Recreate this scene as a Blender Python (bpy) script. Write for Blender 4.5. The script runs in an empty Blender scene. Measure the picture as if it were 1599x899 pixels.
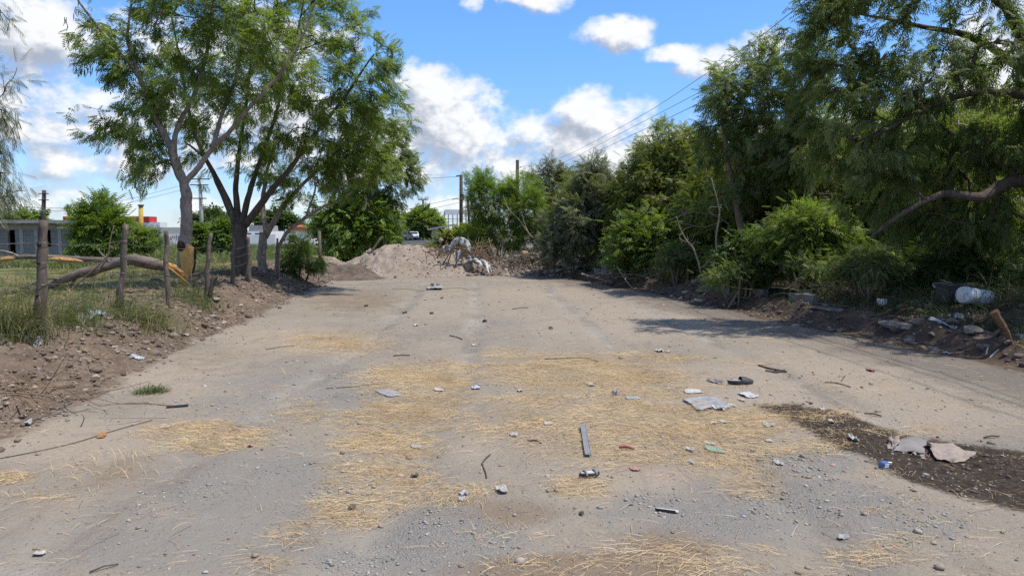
import bpy, bmesh, math, random
import numpy as np
from mathutils import Vector, Matrix

# ------------------------------------------------------------------ camera, sky, sun, exposure
SC = bpy.context.scene
COL = SC.collection
PW, PH, FPX, HORIZ, EYE = 1599.0, 899.0, 1130.0, 360.0, 1.65
PITCH = math.atan((PH / 2 - HORIZ) / FPX)
cam_d = bpy.data.cameras.new("camera")
cam_d.sensor_fit = 'HORIZONTAL'
cam_d.sensor_width = 36.0
cam_d.lens = 36.0 * FPX / PW
cam_d.clip_start = 0.05
cam_d.clip_end = 6000
cam = bpy.data.objects.new("camera", cam_d)
cam.location = (0, 0, EYE)
cam.rotation_euler = (math.pi / 2 - PITCH, 0, 0)
COL.objects.link(cam)
SC.camera = cam

SUN_DIR = Vector((0.40, -0.11, 0.91)).normalized()      # towards the sun: high, on the right
SUN_EL = math.asin(SUN_DIR.z)
SUN_AZ = math.atan2(SUN_DIR.x, SUN_DIR.y)
SUN_STRENGTH, SKY_STRENGTH = 3.0, 0.15
SC.view_settings.view_transform = 'Standard'
SC.view_settings.look = 'None'
SC.view_settings.gamma = 1.0
SC.view_settings.exposure = 0.74
SC.view_settings.use_curve_mapping = False
cy = SC.cycles
cy.max_bounces = 7
cy.diffuse_bounces = 4
cy.glossy_bounces = 2
cy.transmission_bounces = 4
cy.transparent_max_bounces = 4
cy.sample_clamp_indirect = 4.0
cy.caustics_reflective = False
cy.caustics_refractive = False
try:
    cy.use_denoising = False
    cy.denoiser = 'OPENIMAGEDENOISE'
    cy.denoising_input_passes = 'RGB_ALBEDO_NORMAL'
except Exception:
    pass

sun_d = bpy.data.lights.new("sun", 'SUN')
sun_d.energy = SUN_STRENGTH
sun_d.angle = math.radians(0.53)
sun_d.color = (1.0, 0.955, 0.88)
sun = bpy.data.objects.new("sun", sun_d)
sun.location = (20, 5, 40)
sun.rotation_euler = SUN_DIR.to_track_quat('Z', 'Y').to_euler()
COL.objects.link(sun)

# camera basis for turning a photograph pixel into a direction
_cp, _sp = math.cos(PITCH), math.sin(PITCH)
def ray(px, py):
    """direction through a pixel, scaled so that its Y component (depth) is 1"""
    u = (px - PW / 2) / FPX
    v = (PH / 2 - py) / FPX
    d = np.array([u, _cp + v * _sp, -_sp + v * _cp])
    return d / d[1]
def P(px, py, Y):
    """point at depth Y on the ray of a pixel"""
    d = ray(px, py)
    return np.array([d[0] * Y, Y, EYE + d[2] * Y])
def proj(x, y, z):
    """photograph pixel of world points (numpy arrays)"""
    dz = z - EYE
    fwd = y * _cp - dz * _sp
    up = y * _sp + dz * _cp
    fwd = np.maximum(fwd, 1e-3)
    return PW / 2 + FPX * x / fwd, PH / 2 - FPX * up / fwd

class NT:
    """small helper to write node trees"""
    def __init__(s, tree):
        s.t = tree
    def n(s, kind, **kw):
        nd = s.t.nodes.new(kind)
        for k, v in kw.items():
            setattr(nd, k, v)
        return nd
    def put(s, sock, v):
        if hasattr(v, 'is_output') or isinstance(v, bpy.types.NodeSocket):
            s.t.links.new(v, sock)
        elif isinstance(v, (tuple, list)):
            v = tuple(v)
            if len(sock.default_value) == 4 and len(v) == 3:
                v = v + (1.0,)
            sock.default_value = v
        else:
            sock.default_value = v
    def m(s, op, a, b=None, c=None, clamp=False):
        nd = s.n('ShaderNodeMath', operation=op, use_clamp=clamp)
        s.put(nd.inputs[0], a)
        if b is not None: s.put(nd.inputs[1], b)
        if c is not None: s.put(nd.inputs[2], c)
        return nd.outputs[0]
    def noise(s, vec, scale, detail=4, rough=0.55, dims='3D', dist=0.0):
        nd = s.n('ShaderNodeTexNoise', noise_dimensions=dims)
        if vec is not None: s.put(nd.inputs['Vector'], vec)
        nd.inputs['Scale'].default_value = scale
        nd.inputs['Detail'].default_value = detail
        nd.inputs['Roughness'].default_value = rough
        nd.inputs['Distortion'].default_value = dist
        return nd.outputs['Fac']
    def ss(s, v, lo, hi):
        nd = s.n('ShaderNodeMapRange', interpolation_type='SMOOTHSTEP')
        s.put(nd.inputs['Value'], v)
        s.put(nd.inputs['From Min'], lo); s.put(nd.inputs['From Max'], hi)
        nd.inputs['To Min'].default_value = 0; nd.inputs['To Max'].default_value = 1
        return nd.outputs['Result']
    def mix(s, f, a, b, kind='MIX'):
        nd = s.n('ShaderNodeMix', data_type='RGBA', blend_type=kind)
        s.put(nd.inputs[0], f); s.put(nd.inputs[6], a); s.put(nd.inputs[7], b)
        return nd.outputs[2]
    def combine(s, x, y, z):
        nd = s.n('ShaderNodeCombineXYZ')
        s.put(nd.inputs[0], x); s.put(nd.inputs[1], y); s.put(nd.inputs[2], z)
        return nd.outputs[0]
    def attr(s, name):
        return s.n('ShaderNodeAttribute', attribute_name=name, attribute_type='GEOMETRY').outputs['Fac']

# ------------------------------------------------------------------ sky with cumulus clouds (world directions)
world = bpy.data.worlds.new("World")
SC.world = world
world.use_nodes = True
wt = world.node_tree
wt.nodes.clear()
W = NT(wt)
sky = W.n('ShaderNodeTexSky', sky_type='NISHITA')
sky.sun_disc = False
sky.sun_elevation = SUN_EL
sky.sun_rotation = SUN_AZ
sky.altitude = 400
sky.air_density = 1.0
sky.dust_density = 0.25
sky.ozone_density = 2.0

# cloud masses: pixel centre and half sizes in the photograph, turned into azimuth and elevation; weight
CL = [(672, 135, 62, 38, 1.0), (700, 185, 90, 60, 1.1), (640, 215, 95, 60, 1.0), (750, 225, 75, 45, 0.9),
      (925, 182, 72, 42, 1.0), (985, 172, 42, 34, 1.0), (865, 215, 80, 42, 0.95), (950, 228, 110, 45, 0.95),
      (790, 262, 330, 36, 0.75), (960, 54, 60, 26, 0.95), (1000, 44, 30, 18, 0.9), (1060, 84, 40, 12, 0.5),
      (1125, 95, 60, 24, 0.9), (1185, 72, 44, 24, 1.0), (738, 4, 18, 15, 0.7), (835, -4, 65, 20, 0.9),
      (40, 45, 190, 48, 0.9), (20, 165, 190, 60, 0.7), (150, 196, 95, 34, 0.85), (120, 256, 170, 24, 0.6),
      (380, 190, 210, 75, 0.9), (420, 70, 130, 60, 0.8), (30, 318, 260, 22, 0.45), (560, 262, 120, 40, 0.8),
      (1540, 170, 130, 90, 0.95), (1330, 230, 150, 50, 0.8), (1600, 60, 90, 60, 0.9), (1080, 240, 110, 42, 0.75),
      (700, 320, 300, 16, 0.35), (-160, 120, 180, 120, 0.9), (1800, 140, 200, 110, 0.9)]
def azel(px, py):
    d = ray(px, py); d = d / np.linalg.norm(d)
    return math.atan2(d[0], d[1]), math.asin(d[2])
grp = bpy.data.node_groups.new("cloud_field", 'ShaderNodeTree')
grp.interface.new_socket("az", in_out='INPUT', socket_type='NodeSocketFloat')
grp.interface.new_socket("el", in_out='INPUT', socket_type='NodeSocketFloat')
grp.interface.new_socket("d", in_out='OUTPUT', socket_type='NodeSocketFloat')
Gn = NT(grp)
gi = Gn.n('NodeGroupInput'); go = Gn.n('NodeGroupOutput')
gaz, gel = gi.outputs[0], gi.outputs[1]
acc = None
for (cx, cyp, rx, ry, wgt) in CL:
    a0, e0 = azel(cx, cyp)
    ra, re = rx / FPX * 1.05, ry / FPX * 1.05
    da = Gn.m('MULTIPLY', Gn.m('SUBTRACT', gaz, a0), 1 / ra)
    de = Gn.m('MULTIPLY', Gn.m('SUBTRACT', gel, e0), 1 / re)
    q = Gn.m('MULTIPLY_ADD', da, da, Gn.m('MULTIPLY', de, de))
    v = Gn.m('MULTIPLY', Gn.m('SUBTRACT', 1.0, q), wgt)
    acc = v if acc is None else Gn.m('SMOOTH_MAX', acc, v, 0.35)
# scattered fair-weather clouds everywhere else, well above or beside the view
gx = Gn.m('MULTIPLY', gaz, 1.0)
low = Gn.noise(Gn.combine(Gn.m('MULTIPLY', Gn.m('SINE', gaz), 1.6), Gn.m('MULTIPLY', Gn.m('COSINE', gaz), 1.6), Gn.m('MULTIPLY', gel, 3.0)), 1.4, 2, 0.5)
other = Gn.m('MULTIPLY', Gn.m('SUBTRACT', low, 0.5), 3.0)
away = Gn.m('MAXIMUM', Gn.ss(gel, 0.33, 0.45), Gn.ss(Gn.m('ABSOLUTE', gaz), 0.75, 0.95))
acc = Gn.m('MAXIMUM', acc, Gn.m('SUBTRACT', other, Gn.m('MULTIPLY', Gn.m('SUBTRACT', 1.0, away), 6.0)))
acc = Gn.m('MAXIMUM', acc, -2.5)
nv = Gn.combine(gaz, Gn.m('MULTIPLY', gel, 1.35), 0.0)
n1 = Gn.noise(nv, 15.0, 8, 0.55, '3D', 0.15)
n2 = Gn.noise(nv, 42.0, 5, 0.6, '3D', 0.1)
dd = Gn.m('ADD', acc, Gn.m('MULTIPLY', Gn.m('SUBTRACT', n1, 0.5), 3.9))
dd = Gn.m('ADD', dd, Gn.m('MULTIPLY', Gn.m('SUBTRACT', n2, 0.5), 1.2))
grp.links.new(dd, go.inputs[0])

tc = W.n('ShaderNodeTexCoord')
sep = W.n('ShaderNodeSeparateXYZ')
wt.links.new(tc.outputs['Generated'], sep.inputs[0])
waz = W.m('ARCTAN2', sep.outputs[0], sep.outputs[1])
wel = W.m('ARCSINE', sep.outputs[2])
def field(daz, de):
    g = W.n('ShaderNodeGroup'); g.node_tree = grp
    W.put(g.inputs[0], W.m('ADD', waz, daz)); W.put(g.inputs[1], W.m('ADD', wel, de))
    return g.outputs[0]
d0 = field(0.0, 0.0)
d1 = field(0.016, 0.022)          # a little towards the sun
alpha = W.ss(d0, -0.25, 0.95)
# fluffy relief: lit where the cloud thins towards the sun, greyer where more cloud lies above
lit = W.ss(W.m('SUBTRACT', d0, d1), -0.75, 0.6)
thick = W.ss(d0, 0.4, 2.2)
shade = W.m('SUBTRACT', W.m('ADD', 0.60, W.m('MULTIPLY', lit, 0.42)), W.m('MULTIPLY', thick, 0.05))
ccol = W.mix(lit, (0.72, 0.79, 0.93), (1.0, 1.0, 1.0))
cl_rgb = W.n('ShaderNodeVectorMath', operation='SCALE')
W.put(cl_rgb.inputs[0], ccol); W.put(cl_rgb.inputs['Scale'], W.m('MULTIPLY', shade, 4.05))
# deepen the blue a little towards the zenith (colour of the air itself)
hz = W.ss(wel, 0.0, 0.30)
tint = W.mix(hz, (0.42, 0.50, 0.68), (0.45, 0.67, 0.89))
skyc = W.mix(1.0, sky.outputs[0], tint, 'MULTIPLY')
fin = W.mix(W.m('MULTIPLY', alpha, 0.96), skyc, cl_rgb.outputs[0])
bg = W.n('ShaderNodeBackground')
W.put(bg.inputs['Color'], fin)
bg.inputs['Strength'].default_value = SKY_STRENGTH
wo = W.n('ShaderNodeOutputWorld')
wt.links.new(bg.outputs[0], wo.inputs['Surface'])
world.cycles.sampling_method = 'MANUAL'
world.cycles.sample_map_resolution = 512

# ------------------------------------------------------------------ numeric helpers
rng = np.random.default_rng(7)
def _hash(ix, iy, seed):
    h = (ix.astype(np.int64) * 374761393 + iy.astype(np.int64) * 668265263 + seed * 1442695041) & 0xFFFFFFFF
    h = ((h ^ (h >> 13)) * 1274126177) & 0xFFFFFFFF
    h = h ^ (h >> 16)
    return (h & 0xFFFF) / 65535.0
def vnoise(x, y, seed=0):
    ix, iy = np.floor(x), np.floor(y)
    fx, fy = x - ix, y - iy
    fx = fx * fx * (3 - 2 * fx); fy = fy * fy * (3 - 2 * fy)
    a = _hash(ix, iy, seed); b = _hash(ix + 1, iy, seed)
    c = _hash(ix, iy + 1, seed); d = _hash(ix + 1, iy + 1, seed)
    return (a + (b - a) * fx) * (1 - fy) + (c + (d - c) * fx) * fy
def fbm(x, y, f=1.0, octv=4, seed=0, gain=0.5):
    x = np.asarray(x, float); y = np.asarray(y, float)
    s = np.zeros(np.broadcast(x, y).shape); a = 1.0; t = 0.0
    for k in range(octv):
        s = s + a * (vnoise(x * f + 17.3 * k, y * f - 9.1 * k, seed + k) - 0.5)
        t += a; a *= gain; f *= 2.03
    return s / t * 2.0            # about -1..1
def sst(v, lo, hi):
    t = np.clip((v - lo) / (hi - lo), 0, 1)
    return t * t * (3 - 2 * t)

# ------------------------------------------------------------------ terrain height
LY, LX = [0, 5.65, 9.6, 15.5, 23, 26, 40], [-3.6, -4.0, -4.7, -5.2, -6.0, -6.3, -7.0]
RY, RX = [0, 8.7, 10.1, 12.9, 18.6, 24.9, 28, 40], [6.9, 6.15, 5.8, 5.1, 4.1, 2.2, 1.6, 1.2]
RUTS = [(-2.55, 0.0), (-0.95, 0.1), (1.35, 1.2), (2.95, 1.3)]
def H(x, y):
    x = np.asarray(x, float); y = np.asarray(y, float)
    wob = fbm(x * 0.3, y, 0.9, 3, 5) * 0.35
    dl = np.interp(y, LY, LX) - x + wob
    dr = x - np.interp(y, RY, RX) + fbm(y, x * 0.3, 0.8, 3, 9) * 0.35
    fade = 1 - sst(y, 30, 42)
    lump = fbm(x, y, 1.6, 4, 21)
    fine = fbm(x, y, 6.0, 3, 33)
    hl = 0.46 * sst(dl, -0.1, 1.4) - 0.30 * sst(dl, 3.0, 9.0)
    hl = hl + (lump * 0.17 + fine * 0.09) * sst(dl, -0.3, 0.5) * (1 - sst(dl, 2.2, 4.0))
    hr = 0.24 * sst(dr, 0.0, 0.35) + 0.26 * sst(dr, 0.3, 2.2)
    hr = hr + (lump * 0.16 + fine * 0.09) * sst(dr, -0.1, 0.5) * (1 - sst(dr, 3.5, 7.0))
    rut = sum(np.exp(-((x - xr - .35 * np.sin(y * .16 + q)) / .17) ** 2) for xr, q in RUTS)
    und = -0.034 * rut * sst(y, 2, 4) * (1 - sst(y, 22, 25)) + fbm(x, y, 0.35, 3, 41) * 0.045 + fbm(x, y, 2.2, 3, 51) * 0.014 * (1 - sst(y, 20, 40))
    return (hl + hr) * fade + und * (1 - sst(y, 40, 70))
def h1(x, y):
    return float(H(np.array([x]), np.array([y]))[0])
def gp(px, py, lift=0.0):
    """where a pixel's ray first meets the terrain"""
    d = ray(px, py)
    ys = np.concatenate([np.arange(2.0, 40, 0.03), np.arange(40, 400, 0.5)])
    g = H(d[0] * ys, ys) - (EYE + d[2] * ys)
    k = np.argmax(g > 0) if (g > 0).any() else len(ys) - 1
    Y = ys[k]
    return np.array([d[0] * Y, Y, h1(d[0] * Y, Y) + lift])

# ------------------------------------------------------------------ object helpers
def tag(o, label=None, cat=None, group=None, kind=None):
    if label: o['label'] = label
    if cat: o['category'] = cat
    if group: o['group'] = group
    if kind: o['kind'] = kind
    return o
def thing(name, label, cat, loc=(0, 0, 0), group=None, rz=0.0):
    o = bpy.data.objects.new(name, None)
    o.empty_display_size = 0.2
    o.location = tuple(loc); o.rotation_euler = (0, 0, rz)
    COL.objects.link(o)
    return tag(o, label, cat, group)
def mk(name, V, F, mat, parent=None, smooth=False, attrs=None, world_space=True, loc=None):
    """one mesh object; V world coordinates; shifted to its own origin (parent's or its base)"""
    V = np.asarray(V, float).reshape(-1, 3)
    me = bpy.data.meshes.new(name)
    if parent is not None:
        org = np.array(parent.location)
    elif loc is not None:
        org = np.array(loc, float)
    else:
        org = np.array([(V[:, 0].min() + V[:, 0].max()) / 2, (V[:, 1].min() + V[:, 1].max()) / 2, V[:, 2].min()])
    Vl = V - org if world_space else V
    if isinstance(F, np.ndarray):
        k = F.shape[1]; nf = F.shape[0]
        me.vertices.add(len(Vl)); me.vertices.foreach_set('co', Vl.astype(np.float32).ravel())
        me.loops.add(nf * k); me.loops.foreach_set('vertex_index', F.astype(np.int32).ravel())
        me.polygons.add(nf)
        me.polygons.foreach_set('loop_start', np.arange(0, nf * k, k, dtype=np.int32))
        me.polygons.foreach_set('loop_total', np.full(nf, k, dtype=np.int32))
        me.update(calc_edges=True)
    else:
        me.from_pydata([tuple(v) for v in Vl], [], [tuple(int(i) for i in f) for f in F])
        me.update()
    if smooth:
        me.polygons.foreach_set('use_smooth', np.ones(len(me.polygons), dtype=bool))
    if attrs:
        for an, av in attrs.items():
            at = me.attributes.new(an, 'FLOAT', 'POINT')
            at.data.foreach_set('value', np.asarray(av, np.float32))
    if mat is not None:
        me.materials.append(mat)
    o = bpy.data.objects.new(name, me)
    COL.objects.link(o)
    if parent is not None:
        o.parent = parent
    else:
        o.location = tuple(org) if world_space else tuple(org)
    return o
class MB:
    def __init__(s): s.V = []; s.F = []; s.n = 0
    def add(s, V, F):
        V = np.asarray(V, float)
        s.V.append(V)
        for f in F: s.F.append(tuple(int(i) + s.n for i in f))
        s.n += len(V)
        return s
    def build(s, name, mat, parent=None, smooth=False, **k):
        return mk(name, np.concatenate(s.V), s.F, mat, parent, smooth, **k)
def tube(pts, rad, sides=6, cap=True, rough=0.0, seed=0):
    pts = np.asarray(pts, float); n = len(pts)
    rad = np.broadcast_to(np.asarray(rad, float), (n,))
    T = np.gradient(pts, axis=0)
    T /= np.maximum(np.linalg.norm(T, axis=1, keepdims=True), 1e-9)
    ref = np.array([0, 0, 1.0]) if abs(T[0][2]) < 0.9 else np.array([1.0, 0, 0])
    a = np.cross(T[0], ref); a /= np.linalg.norm(a)
    V = []
    r2 = np.random.default_rng(seed + 100)
    ang = np.arange(sides) / sides * 2 * math.pi
    for i in range(n):
        a = a - T[i] * np.dot(a, T[i]); a /= max(np.linalg.norm(a), 1e-9)
        b = np.cross(T[i], a)
        rr = rad[i] * (1 + rough * (r2.random(sides) - 0.5) * 2) if rough else np.full(sides, rad[i])
        V.append(pts[i] + rr[:, None] * (np.cos(ang)[:, None] * a + np.sin(ang)[:, None] * b))
    V = np.concatenate(V)
    F = []
    for i in range(n - 1):
        for k in range(sides):
            k2 = (k + 1) % sides
            F.append((i * sides + k, i * sides + k2, (i + 1) * sides + k2, (i + 1) * sides + k))
    if cap:
        F.append(tuple(range(sides))[::-1]); F.append(tuple((n - 1) * sides + k for k in range(sides)))
    return V, F
def curve(pts, m):
    """Catmull-Rom through points, m samples per span; extra columns ride along"""
    p = np.asarray(pts, float)
    p = np.vstack([2 * p[0] - p[1], p, 2 * p[-1] - p[-2]])
    out = []
    for i in range(1, len(p) - 2):
        for t in np.arange(m) / m:
            a, b, c, d = p[i - 1], p[i], p[i + 1], p[i + 2]
            out.append(0.5 * (2 * b + (c - a) * t + (2 * a - 5 * b + 4 * c - d) * t * t + (3 * b - a - 3 * c + d) * t ** 3))
    out.append(p[-2])
    return np.array(out)
def boxm(c, s, rz=0.0, rx=0.0, ry=0.0, bev=0.0):
    """box centre c, size s, rotations; bevel by corner cutting through bmesh"""
    bm = bmesh.new()
    bmesh.ops.create_cube(bm, size=1.0)
    for v in bm.verts: v.co = Vector((v.co.x * s[0], v.co.y * s[1], v.co.z * s[2]))
    if bev > 0:
        bmesh.ops.bevel(bm, geom=list(bm.edges), offset=bev, segments=2, affect='EDGES')
    M = Matrix.Translation(Vector(c)) @ Matrix.Rotation(rz, 4, 'Z') @ Matrix.Rotation(ry, 4, 'Y') @ Matrix.Rotation(rx, 4, 'X')
    bmesh.ops.transform(bm, matrix=M, verts=bm.verts)
    V = np.array([v.co[:] for v in bm.verts]); idx = {v: i for i, v in enumerate(bm.verts)}
    bm.verts.index_update()
    F = [tuple(v.index for v in f.verts) for f in bm.faces]
    bm.free()
    return V, F
def rockm(r, seed, sub=2, flat=0.6, rough=0.35):
    bm = bmesh.new()
    bmesh.ops.create_icosphere(bm, subdivisions=sub, radius=1.0)
    V = np.array([v.co[:] for v in bm.verts]); F = [tuple(v.index for v in f.verts) for f in bm.faces]
    bm.free()
    r2 = np.random.default_rng(seed)
    for k in range(13):                     # chop with random planes: broken faces
        nrm = r2.normal(size=3); nrm /= np.linalg.norm(nrm)
        d = V @ nrm; lim = r2.uniform(0.42, 0.8)
        V = V - np.outer(np.maximum(d - lim, 0), nrm)
    V = V + r2.normal(size=V.shape) * rough * 0.08
    V = V * np.array([r2.uniform(0.8, 1.3), r2.uniform(0.7, 1.1), flat * r2.uniform(0.8, 1.2)])
    return V * r, F

# ------------------------------------------------------------------ materials
def new_mat(name):
    m = bpy.data.materials.new(name); m.use_nodes = True
    m.node_tree.nodes.clear()
    N = NT(m.node_tree)
    out = N.n('ShaderNodeOutputMaterial')
    return m, N, out
def principled(N, out, col, rough=0.85, bump=None, bstr=0.4, bdist=0.02, spec=0.3, metal=0.0):
    b = N.n('ShaderNodeBsdfPrincipled')
    N.put(b.inputs['Base Color'], col); N.put(b.inputs['Roughness'], rough)
    b.inputs['Specular IOR Level'].default_value = spec
    b.inputs['Metallic'].default_value = metal
    if bump is not None:
        bp = N.n('ShaderNodeBump'); bp.inputs['Strength'].default_value = bstr; bp.inputs['Distance'].default_value = bdist
        N.put(bp.inputs['Height'], bump)
        N.put(b.inputs['Normal'], bp.outputs[0])
    N.t.links.new(b.outputs[0], out.inputs['Surface'])
    return b
def simple(name, c1, c2=None, scale=8.0, rough=0.85, bstr=0.3, bdist=0.01, spec=0.3, c3=None, stretch=(1, 1, 1), metal=0.0):
    m, N, out = new_mat(name)
    tcn = N.n('ShaderNodeTexCoord')
    mp = N.n('ShaderNodeMapping'); mp.inputs['Scale'].default_value = stretch
    N.put(mp.inputs['Vector'], tcn.outputs['Object'])
    v = mp.outputs[0]
    c2 = c2 or tuple(x * 0.75 for x in c1)
    n1 = N.noise(v, scale, 5, 0.6)
    col = N.mix(N.ss(n1, 0.3, 0.7), c1, c2)
    if c3:
        n2 = N.noise(v, scale * 2.7, 4, 0.65)
        col = N.mix(N.ss(n2, 0.56, 0.68), col, c3)
    n3 = N.noise(v, scale * 5, 5, 0.65)
    principled(N, out, col, rough, n3, bstr, bdist, spec, metal)
    return m
def leaf_mat(name, dark, mid, bright, trans=0.35, rough=0.55):
    """green that differs from leaf to leaf (attribute tone), part of the light goes through"""
    m, N, out = new_mat(name)
    t = N.attr('tone')
    k = 1.22
    dark, mid, bright = [(c[0] * k * 1.06, c[1] * k, c[2] * k * .9) for c in (dark, mid, bright)]
    col = N.mix(N.ss(t, 0.0, 0.55), dark, mid)
    col = N.mix(N.ss(t, 0.55, 1.0), col, bright)
    b = N.n('ShaderNodeBsdfPrincipled')
    N.put(b.inputs['Base Color'], col); b.inputs['Roughness'].default_value = rough
    b.inputs['Specular IOR Level'].default_value = 0.35
    tr = N.n('ShaderNodeBsdfTranslucent')
    tcol = N.mix(1.0, col, (1.5, 1.6, 0.6), 'MULTIPLY')
    N.put(tr.inputs['Color'], tcol)
    mx = N.n('ShaderNodeMixShader'); mx.inputs[0].default_value = trans
    N.t.links.new(b.outputs[0], mx.inputs[1]); N.t.links.new(tr.outputs[0], mx.inputs[2])
    N.t.links.new(mx.outputs[0], out.inputs['Surface'])
    return m
M = {}
M['leaf_left'] = leaf_mat('leaf_left', (0.062, 0.094, 0.024), (0.105, 0.155, 0.038), (0.175, 0.225, 0.065), 0.5)
M['leaf_bright'] = leaf_mat('leaf_bright', (0.065, 0.105, 0.022), (0.115, 0.18, 0.036), (0.19, 0.25, 0.07), 0.42)
M['leaf_yellow'] = leaf_mat('leaf_yellow', (0.08, 0.105, 0.026), (0.145, 0.175, 0.045), (0.25, 0.25, 0.09), 0.48)
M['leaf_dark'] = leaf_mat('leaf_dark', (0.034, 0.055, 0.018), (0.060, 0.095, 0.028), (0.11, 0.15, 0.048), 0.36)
M['leaf_grey'] = leaf_mat('leaf_grey', (0.085, 0.10, 0.068), (0.14, 0.16, 0.105), (0.22, 0.24, 0.165), 0.3)
M['leaf_willow'] = leaf_mat('leaf_willow', (0.064, 0.09, 0.036), (0.108, 0.144, 0.058), (0.19, 0.225, 0.105), 0.5)
M['bark_pale'] = simple('bark_pale', (0.33, 0.27, 0.22), (0.21, 0.165, 0.135), 9, 0.9, 0.6, 0.02, 0.15, (0.09, 0.07, 0.055), (1, 1, 0.35))
M['bark_dark'] = simple('bark_dark', (0.13, 0.103, 0.083), (0.07, 0.056, 0.046), 9, 0.92, 0.7, 0.03, 0.15, (0.13, 0.10, 0.08), (1, 1, 0.3))
M['bark_dry'] = simple('bark_dry', (0.25, 0.20, 0.145), (0.16, 0.12, 0.09), 12, 0.9, 0.5, 0.01, 0.15, None, (1, 1, 0.4))
M['post_wood'] = simple('post_wood', (0.17, 0.135, 0.105), (0.09, 0.072, 0.06), 10, 0.92, 0.8, 0.02, 0.15, (0.27, 0.20, 0.15), (1, 1, 0.18))
M['torn_wood'] = simple('torn_wood', (0.56, 0.35, 0.14), (0.42, 0.22, 0.075), 26, 0.9, 0.9, 0.02, 0.1, (0.24, 0.12, 0.055), (1, 1, 0.15))
M['torn_bright'] = simple('torn_bright', (0.66, 0.41, 0.14), (0.54, 0.29, 0.085), 30, 0.9, 0.9, 0.02, 0.1, None, (1, 1, 0.12))
M['char'] = simple('char', (0.07, 0.05, 0.038), (0.03, 0.022, 0.018), 20, 0.95, 0.9, 0.03, 0.1)
M['pod'] = simple('pod', (0.085, 0.035, 0.02), (0.05, 0.022, 0.014), 10, 0.6)
M['wire'] = simple('wire', (0.20, 0.19, 0.18), (0.12, 0.08, 0.06), 30, 0.5, 0.1, 0.002, 0.4, None, (1, 1, 1), 0.6)
M['cable'] = simple('cable', (0.04, 0.04, 0.045), None, 10, 0.6)

# ------------------------------------------------------------------ ground: one sheet to the horizon
def ell(px, py, L):
    r = np.full(np.shape(px), -9.0)
    for (cx, cyp, rx, ry, w) in L:
        r = np.maximum(r, w * (1 - ((px - cx) / rx) ** 2 - ((py - cyp) / ry) ** 2))
    return r
STRAW = [(325, 682, 130, 30, 1), (610, 690, 110, 40, 1), (590, 750, 120, 55, 1.1), (545, 800, 80, 40, .8), (660, 600, 120, 45, .9),
         (700, 575, 70, 24, .7), (640, 640, 110, 40, .9), (940, 640, 230, 60, 1.1), (900, 585, 190, 38, 1.0), (1000, 690, 200, 45, 1.0),
         (860, 690, 90, 40, .6), (1160, 660, 110, 34, 1), (1175, 742, 70, 48, .8), (540, 530, 90, 24, .55), (15, 752, 55, 16, 1),
         (80, 790, 90, 30, .3), (420, 878, 70, 22, .6), (905, 760, 60, 28, .8), (900, 885, 110, 18, .35), (1280, 690, 70, 26, .6),
         (1120, 720, 120, 30, .7), (470, 830, 60, 30, .5), (1330, 870, 90, 30, .25), (1090, 868, 120, 30, .3), (1000, 560, 90, 14, .4),
         (470, 640, 70, 30, .35), (760, 660, 80, 40, .5), (700, 770, 90, 26, .6), (560, 660, 60, 30, .6), (780, 560, 60, 18, .4), (1420, 668, 130, 12, .45), (1290, 650, 80, 14, .6), (1240, 700, 60, 24, .5), (1360, 735, 60, 14, .4)]
GRAV = [(690, 845, 150, 70, 1), (560, 875, 90, 40, .9), (1130, 800, 190, 55, .8), (1300, 775, 180, 60, .7), (1440, 840, 120, 50, .6),
        (470, 745, 120, 60, .55), (600, 650, 60, 26, .6), (560, 615, 70, 24, .5), (1270, 722, 120, 34, 1), (380, 640, 110, 40, .4),
        (640, 525, 50, 16, .5), (960, 800, 120, 40, .5), (330, 770, 120, 50, .45), (520, 590, 120, 40, .35)]
PALE = [(1250, 600, 300, 60, 1), (1450, 650, 200, 40, .8), (1000, 500, 230, 50, .9), (850, 460, 200, 20, .8), (100, 690, 190, 50, 1), (300, 590, 170, 40, .9),
        (1000, 745, 130, 40, .8), (720, 700, 70, 30, .7), (430, 520, 120, 30, .8), (560, 760, 0.1, .1, 0), (700, 480, 150, 30, .6)]
GREY = [(420, 780, 200, 90, 1), (300, 860, 230, 60, .8), (600, 640, 120, 50, .6), (700, 860, 170, 60, 1), (1200, 800, 300, 70, .8), (470, 600, 200, 50, .5), (760, 520, 100, 30, .3)]
WETPOLY = np.array([(1175, 627), (1250, 629), (1330, 645), (1400, 668), (1500, 688), (1640, 706), (1700, 730), (1700, 830), (1600, 800), (1500, 775), (1420, 752), (1340, 712), (1290, 690), (1235, 655)], float)
def polydist(px, py, poly):
    """signed distance (pixels), positive inside"""
    ins = np.zeros(px.shape, bool); dmin = np.full(px.shape, 1e9)
    n = len(poly)
    for i in range(n):
        x1, y1 = poly[i]; x2, y2 = poly[(i + 1) % n]
        c = ((y1 > py) != (y2 > py)) & (px < (x2 - x1) * (py - y1) / ((y2 - y1) + 1e-9) + x1)
        ins ^= c
        t = np.clip(((px - x1) * (x2 - x1) + (py - y1) * (y2 - y1)) / ((x2 - x1) ** 2 + (y2 - y1) ** 2), 0, 1)
        dmin = np.minimum(dmin, np.hypot(px - x1 - t * (x2 - x1), py - y1 - t * (y2 - y1)))
    return np.where(ins, dmin, -dmin)
def gmask(x, y, which):
    px, py = proj(x, y, 0.0 * x)
    ok = (y > 2.0) & (py > 400)
    if which == 'wet':
        return np.where(ok, np.clip(polydist(px, py, WETPOLY) / 26 + 0.5, 0, 1), 0)
    L = {'straw': STRAW, 'gravel': GRAV, 'pale': PALE, 'grey': GREY}[which]
    v = ell(px, py, L)
    return np.where(ok, np.clip(v * 0.8 + 0.35, 0, 1), 0.25 if which == 'gravel' else 0.0)
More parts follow.
